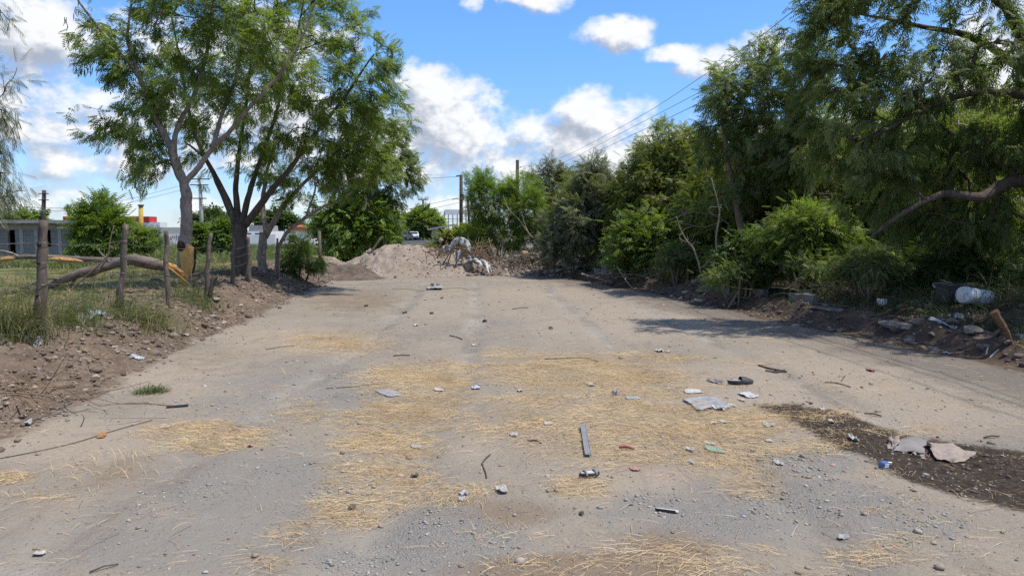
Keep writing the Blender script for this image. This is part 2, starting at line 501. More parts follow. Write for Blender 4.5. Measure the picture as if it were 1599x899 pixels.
def expand(a, b, step, far, g):
    v = list(np.arange(a, b, step)); s = step
    while v[-1] < far:
        s *= g; v.append(v[-1] + s)
    return v
xs_r = expand(0, 9.0, 0.055, 3500, 1.22); gxs = np.array([-v for v in xs_r[:0:-1]] + xs_r)
ys_f = list(np.arange(2.6, 13, 0.04)) + list(np.arange(13, 33, 0.09))
tailv = expand(33, 33.2, 0.15, 4000, 1.22); headv = [-v for v in expand(0, 0.3, 0.3, 300, 1.5)[::-1]]
gys = np.array(headv[:-1] + [0.3, 0.9, 1.5, 2.1] + ys_f + tailv)
GX, GY = np.meshgrid(gxs, gys)
GZ = H(GX, GY)
nx, ny = len(gxs), len(gys)
V = np.stack([GX.ravel(), GY.ravel(), GZ.ravel()], 1)
ii = (np.arange(ny - 1)[:, None] * nx + np.arange(nx - 1)[None, :]).ravel()
F = np.stack([ii, ii + 1, ii + nx + 1, ii + nx], 1)
gxr, gyr = V[:, 0], V[:, 1]
wobx = np.interp(gyr, LY, LX) - gxr
drx = gxr - np.interp(gyr, RY, RX)
farf = sst(gyr, 30, 36)
att = {w: gmask(gxr, gyr, w) for w in ('straw', 'gravel', 'pale', 'grey', 'wet')}
att['brown'] = np.clip(ell(*proj(gxr, gyr, 0 * gxr), [(900, 890, 260, 36, 1), (1040, 850, 120, 40, .5), (760, 800, 160, 30, .6), (200, 750, 120, 60, .4), (1150, 680, 120, 40, .3), (830, 660, 90, 40, .4), (560, 470, 120, 24, .5), (330, 560, 120, 36, .3)]) * .8 + .3, 0, 1) * (gyr > 2)
att['edge_damp_shade'] = sst(drx, -3.1, -.3) * (1 - farf)  # damp soil by the right bank, with tree shade painted into the colour
att['rut'] = np.clip(sum(np.exp(-((gxr - xr - .35 * np.sin(gyr * .16 + q)) / .2) ** 2) for xr, q in RUTS), 0, 1) * (gyr > 2) * (1 - sst(gyr, 22, 25))
att['bankl'] = sst(wobx, -0.5, 0.35) * (1 - sst(wobx, 2.2, 3.6)) * (1 - farf)
att['bankr'] = sst(drx, -0.9, 0.15) * (1 - farf)
att['field'] = np.maximum(sst(wobx, 1.7, 4.0), sst(gyr, 31, 36) * sst(np.abs(gxr + 3), 5, 9))
m, N, out = new_mat('ground')
tcn = N.n('ShaderNodeTexCoord'); o_ = tcn.outputs['Object']
nbig = N.noise(o_, 0.65, 6, 0.62); nmid = N.noise(o_, 3.2, 5, 0.6); nfin = N.noise(o_, 22, 5, 0.65); nvf = N.noise(o_, 90, 3, 0.6)
col = N.mix(N.ss(nbig, 0.35, 0.65), (0.225, 0.20, 0.172), (0.31, 0.265, 0.21))
col = N.mix(N.m('MULTIPLY', N.attr('pale'), 0.85), col, (0.37, 0.305, 0.24))
col = N.mix(N.m('MULTIPLY', N.ss(N.m('ADD', N.attr('grey'), N.m('MULTIPLY', N.m('SUBTRACT', nmid, .5), .9)), .35, .8), 0.75), col, (0.242, 0.226, 0.205))
col = N.mix(N.m('MULTIPLY', N.ss(N.m('ADD', N.attr('brown'), N.m('MULTIPLY', N.m('SUBTRACT', nmid, .5), .9)), .4, .8), 0.8), col, (0.215, 0.160, 0.112))
col = N.mix(N.m('MULTIPLY', N.ss(N.m('ADD', N.attr('edge_damp_shade'), N.m('MULTIPLY', N.m('SUBTRACT', N.noise(o_, 1.1, 5, .6), .5), 1.3)), .35, .85), 0.75), col, (0.155, 0.132, 0.115))
trk = N.n('ShaderNodeMapping'); trk.inputs['Scale'].default_value = (7, .5, 1); N.put(trk.inputs['Vector'], o_)
col = N.mix(N.m('MULTIPLY', N.attr('rut'), N.ss(N.noise(trk.outputs[0], 1.0, 4, .6), .3, .6)), col, N.mix(N.ss(nbig, .4, .6), (0.36, 0.325, 0.275), (0.225, 0.20, 0.175)))
# dark damp smudges, and paler dusty tracks
mus = N.n('ShaderNodeMapping'); mus.inputs['Scale'].default_value = (2.2, 0.55, 1); N.put(mus.inputs['Vector'], o_)
nst = N.noise(mus.outputs[0], 1.7, 6, 0.62)
col = N.mix(N.m('MULTIPLY', N.ss(nst, 0.55, 0.72), 0.45), col, (0.20, 0.17, 0.145))
col = N.mix(N.m('MULTIPLY', N.ss(nmid, 0.55, 0.75), 0.35), col, (0.375, 0.34, 0.295))
gv = N.ss(N.m('ADD', N.attr('gravel'), N.m('ADD', N.m('MULTIPLY', N.m('SUBTRACT', nmid, .5), 1.5), N.m('MULTIPLY', N.m('SUBTRACT', nfin, .5), 1.0))), .5, 1.05)
vor = N.n('ShaderNodeTexVoronoi'); N.put(vor.inputs['Vector'], o_); vor.inputs['Scale'].default_value = 80
gcol = N.mix(N.ss(vor.outputs['Distance'], 0.05, 0.55), (0.385, 0.368, 0.34), (0.225, 0.212, 0.195))
col = N.mix(N.m('MULTIPLY', gv, 0.7), col, gcol)
sv = N.ss(N.m('ADD', N.attr('straw'), N.m('MULTIPLY', N.m('SUBTRACT', nmid, .5), 1.2)), .45, .9)
stw = N.noise(o_, 40, 3, .7)
col = N.mix(N.m('MULTIPLY', N.m('MULTIPLY', sv, N.ss(stw, .30, .65)), .8), col, N.mix(N.ss(nfin, .4, .6), (0.40, 0.31, 0.195), (0.27, 0.205, 0.135)))
soil = N.mix(N.ss(nmid, .35, .65), (0.20, 0.15, 0.112), (0.135, 0.098, 0.073))
soil = N.mix(N.ss(nfin, .55, .7), soil, (0.31, 0.255, 0.21))
col = N.mix(N.ss(N.m('ADD', N.attr('bankl'), N.m('MULTIPLY', N.m('SUBTRACT', nmid, .5), .7)), .3, .7), col, soil)
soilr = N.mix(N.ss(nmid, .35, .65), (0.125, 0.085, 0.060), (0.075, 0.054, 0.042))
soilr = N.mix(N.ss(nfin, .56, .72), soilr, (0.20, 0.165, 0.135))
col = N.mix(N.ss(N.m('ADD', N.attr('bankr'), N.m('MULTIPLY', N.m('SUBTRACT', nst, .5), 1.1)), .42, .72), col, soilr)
fcol = N.mix(N.ss(nbig, .40, .62), (0.075, 0.105, 0.028), (0.26, 0.205, 0.105))
fcol = N.mix(N.ss(nmid, .5, .75), fcol, (0.05, 0.07, 0.022))
col = N.mix(N.ss(N.m('ADD', N.attr('field'), N.m('MULTIPLY', N.m('SUBTRACT', nmid, .5), .6)), .35, .65), col, fcol)
wv = N.ss(N.m('ADD', N.attr('wet'), N.m('ADD', N.m('MULTIPLY', N.m('SUBTRACT', nmid, .5), .8), N.m('MULTIPLY', N.m('SUBTRACT', nfin, .5), .7))), .38, .72)
wcol = N.mix(N.ss(nfin, .4, .65), (0.036, 0.026, 0.020), (0.085, 0.062, 0.046))
col = N.mix(wv, col, wcol)
col = N.mix(N.m('MULTIPLY', N.ss(nvf, .56, .70), .5), col, (0.13, 0.112, 0.095))
col = N.mix(N.m('MULTIPLY', N.ss(nvf, .30, .42), N.m('MULTIPLY', N.ss(nfin, .5, .6), .3)), (0.50, 0.46, 0.42), col) if False else col
col = N.mix(1.0, col, (0.885, 0.87, 0.835), 'MULTIPLY')
hgt = N.m('ADD', N.m('MULTIPLY', nfin, 0.6), N.m('MULTIPLY', nvf, 0.25))
hgt = N.m('ADD', hgt, N.m('MULTIPLY', N.m('MULTIPLY', gv, N.m('SUBTRACT', 0.5, vor.outputs['Distance'])), 0.3))
hgt = N.m('ADD', hgt, N.m('MULTIPLY', nmid, 0.9))
speck = N.n('ShaderNodeTexVoronoi'); N.put(speck.inputs['Vector'], o_); speck.inputs['Scale'].default_value = 17
col = N.mix(N.m('MULTIPLY', N.m('SUBTRACT', 1.0, N.ss(speck.outputs['Distance'], 0.06, 0.13)), N.ss(nmid, .42, .55)), col, N.mix(N.ss(nfin, .4, .6), (0.10, 0.085, 0.07), (0.45, 0.42, 0.38)))
hgt = N.m('ADD', hgt, N.m('MULTIPLY', N.ss(speck.outputs['Distance'], 0.15, 0.05), 0.5))
principled(N, out, col, 0.93, hgt, 0.8, 0.035, 0.12)
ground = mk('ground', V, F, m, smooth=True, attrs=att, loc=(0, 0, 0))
tag(ground, kind='structure')

# ------------------------------------------------------------------ scatter: straw, gravel, crumbs of soil
def scatter(n, x0, x1, y0, y1, prob, seed):
    r = np.random.default_rng(seed)
    x = r.uniform(x0, x1, n); y = r.uniform(y0, y1, n)
    k = r.random(n) < prob(x, y)
    return x[k], y[k], r
def blades(x, y, z, az, L, width, bend, tilt, r, segs=3):
    """thin curved blades: root at x,y,z, azimuth, length, rise angle tilt, bend (radians lost along the blade)"""
    n = len(x)
    t = np.linspace(0, 1, segs + 1)
    V = np.zeros((n, (segs + 1) * 2, 3))
    hx = np.zeros(n); hz = np.zeros(n)
    side = np.stack([-np.sin(az), np.cos(az)], 1)
    for k in range(segs + 1):
        w = width * (1 - 0.75 * t[k]) / 2
        cx = x + np.cos(az) * hx; cyy = y + np.sin(az) * hx; cz = z + hz
        V[:, 2 * k, 0] = cx + side[:, 0] * w; V[:, 2 * k, 1] = cyy + side[:, 1] * w; V[:, 2 * k, 2] = cz
        V[:, 2 * k + 1, 0] = cx - side[:, 0] * w; V[:, 2 * k + 1, 1] = cyy - side[:, 1] * w; V[:, 2 * k + 1, 2] = cz + width * 0.3
        a = tilt - bend * t[k]
        hx = hx + np.cos(a) * L / segs; hz = hz + np.sin(a) * L / segs
    base = (np.arange(n) * (segs + 1) * 2)[:, None]
    q = np.concatenate([np.array([[2 * k, 2 * k + 1, 2 * k + 3, 2 * k + 2]]) for k in range(segs)])
    F = (base[:, :, None] + q[None]).reshape(-1, 4)
    return V.reshape(-1, 3), F, (segs + 1) * 2
def ground_blade_mat(name, c1, c2, c3, trans=0.15):
    return leaf_mat(name, c1, c2, c3, trans, 0.6)
M['straw'] = ground_blade_mat('straw', (0.22, 0.145, 0.075), (0.45, 0.335, 0.20), (0.60, 0.49, 0.33), 0.14)
M['grass_mix'] = ground_blade_mat('grass_mix', (0.050, 0.066, 0.026), (0.10, 0.112, 0.046), (0.29, 0.235, 0.13), 0.3)
M['grass_green'] = ground_blade_mat('grass_green', (0.052, 0.070, 0.026), (0.095, 0.125, 0.045), (0.17, 0.19, 0.08), 0.3)
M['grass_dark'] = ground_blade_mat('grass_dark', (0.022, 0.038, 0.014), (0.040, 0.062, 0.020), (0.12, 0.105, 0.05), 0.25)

def pstraw(x, y):
    mm = gmask(x, y, 'straw'); nz = fbm(x * .55, y * 1.3, 2.4, 4, 71) * 0.55 + fbm(x, y, 0.8, 2, 75) * 0.2
    nz2 = fbm(x * .5, y * 1.4, 6.5, 3, 77) * 0.55
    return np.clip(sst(mm * 1.05 + nz * 1.25 + nz2, 0.22, 1.5) * 0.95, 0.0, 1) + 0.012 + 0.02 * (fbm(x, y, .7, 3, 79) > .1)
sx, sy, r = scatter(620000, -4.6, 5.5, 2.7, 12.0, pstraw, 3)
n = len(sx)
flow = fbm(sx, sy, 0.7, 2, 81) * 2.2 + 0.25
az = flow + r.normal(0, 0.75, n) + np.where(r.random(n) < 0.5, math.pi, 0)
Lb = np.where(r.random(n) < .55, r.uniform(0.012, 0.05, n), r.uniform(0.04, 0.15, n))
V, F, kk = blades(sx, sy, H(sx, sy) + r.uniform(0.002, 0.016, n), az, Lb, r.uniform(0.0013, 0.0028, n), r.uniform(0.1, 0.6, n), r.uniform(0.0, 0.22, n), r)
straw = mk('straw', V, F, M['straw'], attrs={'tone': np.repeat(np.clip(r.normal(0.5, 0.24, n) + fbm(sx, sy, 3.0, 3, 85) * .35, 0, 1), kk)})
tag(straw, 'dry cut straw strewn over the middle of the dirt lot', 'straw', kind='stuff')

ico = bmesh.new(); bmesh.ops.create_icosphere(ico, subdivisions=1, radius=1.0)
ICOV = np.array([v.co[:] for v in ico.verts]); ICOF = np.array([[v.index for v in f.verts] for f in ico.faces]); ico.free()
def pebbles(name, x, y, size, mat, r, sink=0.25, label=None, cat=None):
    n = len(x)
    tv = []
    for k in range(8):
        q = np.random.default_rng(900 + k)
        v = ICOV.copy()
        for j in range(5):
            nr = q.normal(size=3); nr /= np.linalg.norm(nr); d = v @ nr
            v = v - np.outer(np.maximum(d - q.uniform(.4, .75), 0), nr)
        tv.append(v)
    tv = np.array(tv)
    pick = r.integers(0, 8, n)
    v = tv[pick]                                             # n,42,3
    sc = size[:, None] * np.stack([r.uniform(.8, 1.4, n), r.uniform(.7, 1.1, n), r.uniform(.45, .8, n)], 1)
    v = v * sc[:, None, :]
    a = r.uniform(0, 6.28, n); c, s = np.cos(a)[:, None], np.sin(a)[:, None]
    X = v[:, :, 0] * c - v[:, :, 1] * s + x[:, None]; Y = v[:, :, 0] * s + v[:, :, 1] * c + y[:, None]
    Z = v[:, :, 2] + (H(x, y) + sc[:, 2] * (1 - 2 * sink) * 0.5)[:, None]
    V = np.stack([X, Y, Z], 2).reshape(-1, 3)
    F = (np.arange(n)[:, None, None] * len(ICOV) + ICOF[None]).reshape(-1, 3)
    o = mk(name, V, F, mat, attrs={'tone': np.repeat(r.random(n), len(ICOV))})
    return tag(o, label, cat, kind='stuff')
def tone_mat(name, c1, c2, c3, rough=0.9):
    m, N, out = new_mat(name)
    t = N.attr('tone')
    col = N.mix(N.ss(t, 0, .5), c1, c2); col = N.mix(N.ss(t, .6, 1.0), col, c3)
    g = N.n('ShaderNodeTexCoord'); nz = N.noise(g.outputs['Object'], 60, 4, .6)
    col = N.mix(N.m('MULTIPLY', N.ss(nz, .45, .7), .4), col, (0.16, 0.14, 0.12))
    principled(N, out, col, rough, nz, .4, .004, .2)
    return m
M['gravel'] = tone_mat('gravel', (0.20, 0.188, 0.168), (0.30, 0.28, 0.25), (0.40, 0.375, 0.335))
M['clods'] = tone_mat('clods', (0.11, 0.08, 0.058), (0.19, 0.142, 0.105), (0.31, 0.26, 0.21))
M['clods_dark'] = tone_mat('clods_dark', (0.075, 0.055, 0.043), (0.135, 0.10, 0.078), (0.30, 0.27, 0.24))
M['clods_mound'] = tone_mat('clods_mound', (0.21, 0.16, 0.122), (0.30, 0.235, 0.185), (0.40, 0.345, 0.29))
px_, py_, r = scatter(16000, -6, 6.6, 3, 25, lambda x, y: 0.16 + 0.3 * (fbm(x, y, .9, 3, 3) > .15), 14)
pebbles('grit', px_, py_, np.clip(np.exp(r.normal(math.log(0.010), .5, len(px_))), .004, .035), M['clods_mound'], r, label='loose small stones and crumbs scattered over the dirt lot', cat='gravel')
def pgrav(x, y):
    mm = gmask(x, y, 'gravel')
    return np.clip(sst(mm + fbm(x, y, 2.5, 4, 61) * 0.8 + fbm(x, y, 9, 2, 65) * .5, 0.45, 1.5), 0, 1) * 0.95 + 0.03
px_, py_, r = scatter(110000, -4.6, 6.4, 2.7, 8.5, pgrav, 4)
sz = np.exp(r.normal(math.log(0.0058), 0.55, len(px_)))
pebbles('gravel', px_, py_, np.clip(sz, .003, .020), M['gravel'], r, label='grey gravel lying in patches on the dirt lot', cat='gravel')
def pbl(x, y):
    d = np.interp(y, LY, LX) - x
    return sst(d, -0.35, 0.3) * (1 - sst(d, 1.6, 2.6)) * np.clip(0.55 + fbm(x, y, 1.3, 3, 31), 0.1, 1)
px_, py_, r = scatter(52000, -8.6, -3.2, 3, 25.5, pbl, 5)
sz = np.clip(np.exp(r.normal(math.log(0.016), 0.62, len(px_))), .006, .085)
pebbles('soil_clods', px_, py_, sz, M['clods'], r, label='brown broken soil clods covering the left bank below the fence', cat='soil clods')
def pbr(x, y):
    d = x - np.interp(y, RY, RX)
    return sst(d, -0.5, 0.2) * (1 - sst(d, 1.6, 2.8)) * np.clip(0.5 + fbm(x, y, 1.3, 3, 37), 0.1, 1)
px_, py_, r = scatter(20000, 1.2, 9.5, 5, 27, pbr, 6)
sz = np.clip(np.exp(r.normal(math.log(0.027), 0.6, len(px_))), .008, .13)
pebbles('bank_rubble', px_, py_, sz, M['clods_dark'], r, label='dark crumbled rubble along the cut right bank', cat='rubble')
px_, py_, r = scatter(16000, 1.0, 7.5, 3, 9.5, lambda x, y: gmask(x, y, 'wet') * 0.34, 16)
pebbles('wet_crumbs', px_, py_, np.clip(np.exp(r.normal(math.log(0.009), .5, len(px_))), .004, .03), M['clods_dark'], r, label='dark damp crumbs on the wet soil strip', cat='soil crumbs')

# dry stalks and shreds lying on the banks and thinly over the lot
def pdry(x, y):
    dl = np.interp(y, LY, LX) - x; dr = x - np.interp(y, RY, RX)
    b = np.maximum(sst(dl, -.3, .6) * (1 - sst(dl, 3, 5)), sst(dr, -.6, .6) * (1 - sst(dr, 3, 5)))
    return b * np.clip(.5 + fbm(x, y, 1.1, 3, 63) * 1.3, 0.05, 1) + .05
sx, sy, r = scatter(60000, -10, 9.5, 3.5, 26, pdry, 23); n = len(sx)
V, F, kk = blades(sx, sy, H(sx, sy) + r.uniform(.004, .03, n), r.uniform(0, 6.28, n), r.uniform(.05, .3, n), r.uniform(.002, .006, n), r.uniform(.1, .8, n), r.uniform(0, .45, n), r)
M['dry_litter'] = ground_blade_mat('dry_litter', (0.11, 0.085, 0.06), (0.24, 0.185, 0.12), (0.46, 0.37, 0.24), 0.1)
tag(mk('dry_litter', V, F, M['dry_litter'], attrs={'tone': np.repeat(r.random(n) ** 1.3, kk)}), 'dry stalks and twig shreds scattered over both banks', 'plant litter', kind='stuff')

# grass and weeds nobody could count
def tufts(name, x, y, r, per, hlo, hhi, wid, mat, label, cat, lean=0.9, tonem=0.45, spread=0.05):
    n = len(x)
    X = np.repeat(x, per) + r.normal(0, spread, n * per); Y = np.repeat(y, per) + r.normal(0, spread, n * per)
    hh = np.repeat(r.uniform(hlo, hhi, n), per) * r.uniform(.5, 1.1, n * per)
    V, F, kk = blades(X, Y, H(X, Y) - 0.01, r.uniform(0, 6.28, n * per), hh, wid * r.uniform(.6, 1.3, n * per), r.uniform(0.2, 1.5, n * per),
                      r.uniform(math.pi / 2 - lean, math.pi / 2, n * per), r)
    tn = np.clip(np.repeat(r.normal(tonem, .22, n), per) + r.normal(0, .12, n * per), 0, 1)
    o = mk(name, V, F, mat, attrs={'tone': np.repeat(tn, kk)})
    return tag(o, label, cat, kind='stuff')
def pverge(x, y):
    d = np.interp(y, LY, LX) - x
    return sst(d, 1.3, 2.3) * np.clip(0.5 + fbm(x, y, .8, 3, 43) * 1.2, 0.05, 1) * (1 - .5 * sst(d, 4, 8))
x_, y_, r = scatter(6500, -17, -5.0, 4, 30, pverge, 7)
tufts('verge_weeds', x_, y_, r, 9, .10, .38, .009, M['grass_mix'], 'mixed green and dry weeds growing along the wire fence', 'weeds', 1.1, .55)
x_, y_, r = scatter(16000, -45, -8.0, 28, 75, lambda x, y: np.clip(0.55 + fbm(x, y, .18, 3, 47), 0.05, 1) * ((x / y > -.78)), 8)
tufts('field_grass', x_, y_, r, 6, .2, .62, .035, M['grass_green'], 'tall green grass of the open field beyond the fence', 'grass', .8, .45, .18)
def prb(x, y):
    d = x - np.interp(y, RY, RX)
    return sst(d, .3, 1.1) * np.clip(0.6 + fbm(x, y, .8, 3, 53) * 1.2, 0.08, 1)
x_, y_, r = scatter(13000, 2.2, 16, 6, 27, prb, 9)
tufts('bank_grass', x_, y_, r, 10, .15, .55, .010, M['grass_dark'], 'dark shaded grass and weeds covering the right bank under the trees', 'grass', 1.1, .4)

# ------------------------------------------------------------------ trees and shrubs
def leaflet(b, d, L, w, droop=0.0, fold=0.12):
    """pointed leaf quad from base b in direction d"""
    b = np.array(b, float); d = np.array(d, float); d /= np.linalg.norm(d)
    s = np.cross(d, [0, 0, 1.0]); s /= max(np.linalg.norm(s), 1e-6)
    mid = b + d * L * 0.45 + np.array([0, 0, -droop * L * 0.3])
    tip = b + d * L + np.array([0, 0, -droop * L])
    return [b, mid + s * w / 2 + np.array([0, 0, fold * w]), tip, mid - s * w / 2 + np.array([0, 0, fold * w])]
def frond_pinnate(pairs, plen, pw, ang, droop):
    V = []
    for i in range(pairs):
        x = 0.14 + 0.84 * i / pairs
        for sgn in (1, -1):
            l = plen * (1 - 0.35 * abs(i / pairs - 0.35))
            V += leaflet((x, 0, -0.05 * x * x), (math.cos(ang), sgn * math.sin(ang), -0.15), l, pw, droop)
    V += leaflet((0.9, 0, -0.05), (1, 0, -0.2), plen * .8, pw, droop)
    return np.array(V)
TM = {'leuc': frond_pinnate(5, 0.44, 0.105, 1.0, 0.25),
      'fine': frond_pinnate(6, 0.42, 0.05, 0.55, 0.35),
      'feather': frond_pinnate(7, 0.34, 0.045, 0.6, 0.1),
      'willow': frond_pinnate(4, 0.40, 0.085, 0.55, 0.5),
      'broad': frond_pinnate(3, 0.42, 0.24, 0.95, 0.25),
      'needle': frond_pinnate(6, 0.40, 0.032, 0.35, 0.3)}
def fronds(pos, dirs, tm, scale, r):
    n = len(pos)
    d = dirs / np.linalg.norm(dirs, axis=1, keepdims=True)
    up = np.tile(np.array([0, 0, 1.0]), (n, 1)) + r.normal(0, 0.35, (n, 3))
    s = np.cross(up, d); s /= np.maximum(np.linalg.norm(s, axis=1, keepdims=True), 1e-6)
    u = np.cross(d, s)
    t = TM[tm]
    V = pos[:, None, :] + scale[:, None, None] * (t[None, :, 0:1] * d[:, None, :] + t[None, :, 1:2] * s[:, None, :] + t[None, :, 2:3] * u[:, None, :])
    return V.reshape(-1, 3), len(t)
def grow(limbs, att, r, tipr=0.006, wig=0.10, sag=0.0):
    """link every attractor to the nearest wood by a curved branch; returns tubes and the leafy points"""
    Pn, Tn, Rn, Bn = [], [], [], []
    tubes = []
    for L in limbs:
        c = curve(L, 6)
        p, rad = c[:, :3], np.maximum(c[:, 3], 0.006)
        p = p + np.stack([fbm(np.arange(len(p)) * .21 + L[0][0] * 9, np.full(len(p), 3.1 * k), 1, 2, 5 + k) for k in range(3)], 1) * 0.05 * np.minimum(1, np.arange(len(p)) / 8)[:, None]
        tubes.append([p, rad, 9])
        T = np.gradient(p, axis=0); T /= np.maximum(np.linalg.norm(T, axis=1, keepdims=True), 1e-9)
        k0 = int(len(p) * (0.3 if L is limbs[0] and len(limbs) > 1 else 0.2))
        Pn += list(p[k0:]); Tn += list(T[k0:]); Rn += list(rad[k0:]); Bn += [-1] * (len(p) - k0)
    cap_ = len(Pn) + len(att) * 14
    PA = np.zeros((cap_, 3)); TA = np.zeros((cap_, 3)); n = len(Pn)
    PA[:n] = Pn; TA[:n] = Tn
    RA = np.zeros(cap_); RA[:n] = Rn
    BA = np.full(cap_, -1); BA[:n] = Bn
    d0 = np.array([np.min(np.sum((PA[:n] - a) ** 2, 1)) for a in att])
    br = []
    for ai in np.argsort(d0):
        a = att[ai]
        dv = a - PA[:n]; dist = np.linalg.norm(dv, axis=1)
        cosv = np.sum(dv * TA[:n], 1) / np.maximum(dist, 1e-6)
        cost = dist * (1.25 - 0.35 * cosv)
        j = int(np.argmin(cost)); L = dist[j]
        if L < 0.04: continue
        ctrl = PA[j] + TA[j] * L * 0.45 + np.array([0, 0, 0.08 * L])
        m_ = int(np.clip(math.ceil(L / 0.22), 3, 12))
        t = np.linspace(0, 1, m_ + 1)[:, None]
        pts = (1 - t) ** 2 * PA[j] + 2 * t * (1 - t) * ctrl + t * t * a
        pts[1:] += r.normal(0, wig * L / m_, (m_, 3))
        pts[:, 2] -= sag * t[:, 0] ** 2 * L
        TT = np.gradient(pts, axis=0); TT /= np.maximum(np.linalg.norm(TT, axis=1, keepdims=True), 1e-9)
        PA[n:n + m_] = pts[1:]; TA[n:n + m_] = TT[1:]; BA[n:n + m_] = len(br)
        br.append([BA[j], pts, RA[j], 1.0, TT])
        RA[n:n + m_] = 0.02
        n += m_
    for b in reversed(br):
        if b[0] >= 0: br[b[0]][3] += b[3]
    leafp, leafd, leafw = [], [], []
    for b in br:
        r0 = min(tipr * math.sqrt(b[3]) * 1.1, b[2] * 0.85 if b[0] < 0 else 9)
        rad = np.linspace(max(r0, tipr * .7), tipr * 0.45 * max(1, math.sqrt(b[3]) * .55), len(b[1]))
        tubes.append([b[1], rad, 4 if r0 < 0.02 else 6])
        k0 = 1 if len(b[1]) < 5 else len(b[1]) // 3
        leafp.append(b[1][k0:]); leafd.append(b[4][k0:])
    return tubes, (np.concatenate(leafp), np.concatenate(leafd)) if leafp else (np.zeros((0, 3)), np.zeros((0, 3)))
def blob_points(blobs, r, n, Yd=None):
    """blobs: (px,py,depth, rx px, ry px, ry depth metres, weight)"""
    w = np.array([b[6] * b[3] * b[4] for b in blobs], float); w /= w.sum()
    out = []
    for b, k in zip(blobs, r.multinomial(n, w)):
        c = P(b[0], b[1], b[2]); s = b[2] / FPX
        v = r.normal(size=(k, 3)); v /= np.maximum(np.linalg.norm(v, axis=1, keepdims=True), 1e-6)
        v *= r.random((k, 1)) ** (1 / 2.6)
        out.append(c + v * np.array([b[3] * s, b[5], b[4] * s]))
    return np.concatenate(out)
def build_tree(name, label, cat, base, limbs, att, leaf, leafmat, bark, per=4, fl=(0.2, 0.32), seed=1, down=0.35, tipr=0.006,
               group=None, wig=0.10, sag=0.0, jit=0.07, tone=0.5, out=0.6, pods=0, skip=0.0):
    r = np.random.default_rng(seed)
    root = thing(name, label, cat, base, group)
    tubes, (lp, ld) = grow(limbs, att, r, tipr, wig, sag)
    VV, FF, n0 = [], [], 0
    for k, (p, rad, sd) in enumerate(tubes):
        V, F = tube(p, rad, sd, cap=(sd > 6), rough=0.10 if sd > 6 else 0.0, seed=k)
        VV.append(V); FF += [tuple(i + n0 for i in f) for f in F]; n0 += len(V)
    mk('trunk', np.concatenate(VV), FF, bark, root, smooth=True)
    cen = lp.mean(0)
    pos = np.repeat(lp, per, 0); n = len(pos)
    bd = np.repeat(ld, per, 0)
    o = pos - cen; o /= np.maximum(np.linalg.norm(o, axis=1, keepdims=True), 1e-6)
    dirs = bd * 0.7 + o * out + r.normal(0, 0.55, (n, 3)); dirs[:, 2] -= down
    pos = pos + r.normal(0, jit, (n, 3))
    g = H(pos[:, 0], pos[:, 1])
    keep = (pos[:, 2] > g + 0.05) & (r.random(n) > skip)
    pos, dirs = pos[keep], dirs[keep]; n = len(pos)
    sc = r.uniform(fl[0], fl[1], n)
    V, k = fronds(pos, dirs, leaf, sc, r)
    clump = fbm(pos[:, 0] * 1.0 + pos[:, 2] * .6, pos[:, 1] + pos[:, 2], 1.1, 2, seed) * 0.28
    tn = np.clip(tone + clump + r.normal(0, .17, n), 0, 1)
    mk('crown', V, np.arange(len(V)).reshape(-1, 4), leafmat, root, attrs={'tone': np.repeat(tn, k)})
    return root, lp
def PL(pts, Y):
    """limb from (px, py, radius[, depth offset])"""
    return [tuple(P(q[0], q[1], Y + (q[3] if len(q) > 3 else 0))) + (q[2],) for q in pts]
def shrub(name, label, cat, px, py, Y, stems, blobs, n, leaf, leafmat, bark, seed, **k):
    r = np.random.default_rng(seed + 500)
    b = P(px, py, Y); b[2] = h1(b[0], Y)
    limbs = []
    for i in range(stems):
        bl = blobs[i % len(blobs)]
        c = P(bl[0], bl[1], bl[2]); s = bl[2] / FPX
        top = c + r.normal(0, .45, 3) * np.array([bl[3] * s, bl[5], bl[4] * s * .6])
        st = b + np.array([r.normal(0, .12), r.normal(0, .12), -0.08])
        mid = st * .5 + top * .5 + np.array([r.normal(0, .12), r.normal(0, .12), 0.2])
        rr = k.get('stemr', 0.03)
        limbs.append([tuple(st) + (rr,), tuple(mid) + (rr * .7,), tuple(top) + (rr * .3,)])
    k.pop('stemr', None)
    return build_tree(name, label, cat, b, limbs, blob_points(blobs, r, n), leaf, leafmat, bark, seed=seed, **k)

def grd(px, Y):
    x = P(px, 400, Y)[0]
    return np.array([x, Y, h1(x, Y)])

# --- left: the pale tree with the torn trunk
Y = 15.2
L1 = [PL([(291, 476, .15), (290, 430, .138), (290, 380, .135), (294, 345, .112), (292, 318, .118), (287, 285, .098), (275, 255, .095), (266, 225, .082)], Y),
      PL([(270, 238, .075), (262, 215, .070), (240, 172, .058, -.1), (216, 115, .046, -.2), (190, 82, .042, -.3), (165, 55, .03, -.4), (125, 5, .02, -.5), (105, -45, .012, -.6)], Y),
      PL([(271, 243, .06), (278, 205, .05, .1), (300, 160, .042, .2), (318, 110, .042, .3), (330, 40, .03, .4), (345, -70, .015, .5)], Y),
      PL([(289, 285, .066), (312, 260, .058), (336, 226, .052), (365, 200, .045, -.1), (405, 150, .036, -.2), (440, 110, .035, -.3), (470, 60, .025, -.3), (500, -10, .014, -.3)], Y),
      PL([(332, 232, .05), (346, 180, .042, .3), (366, 128, .034, .5), (382, 60, .024, .6), (402, -50, .014, .8)], Y),
      PL([(216, 115, .04, -.2), (200, 60, .03, .1), (205, 0, .02, .3), (215, -70, .012, .4)], Y)]
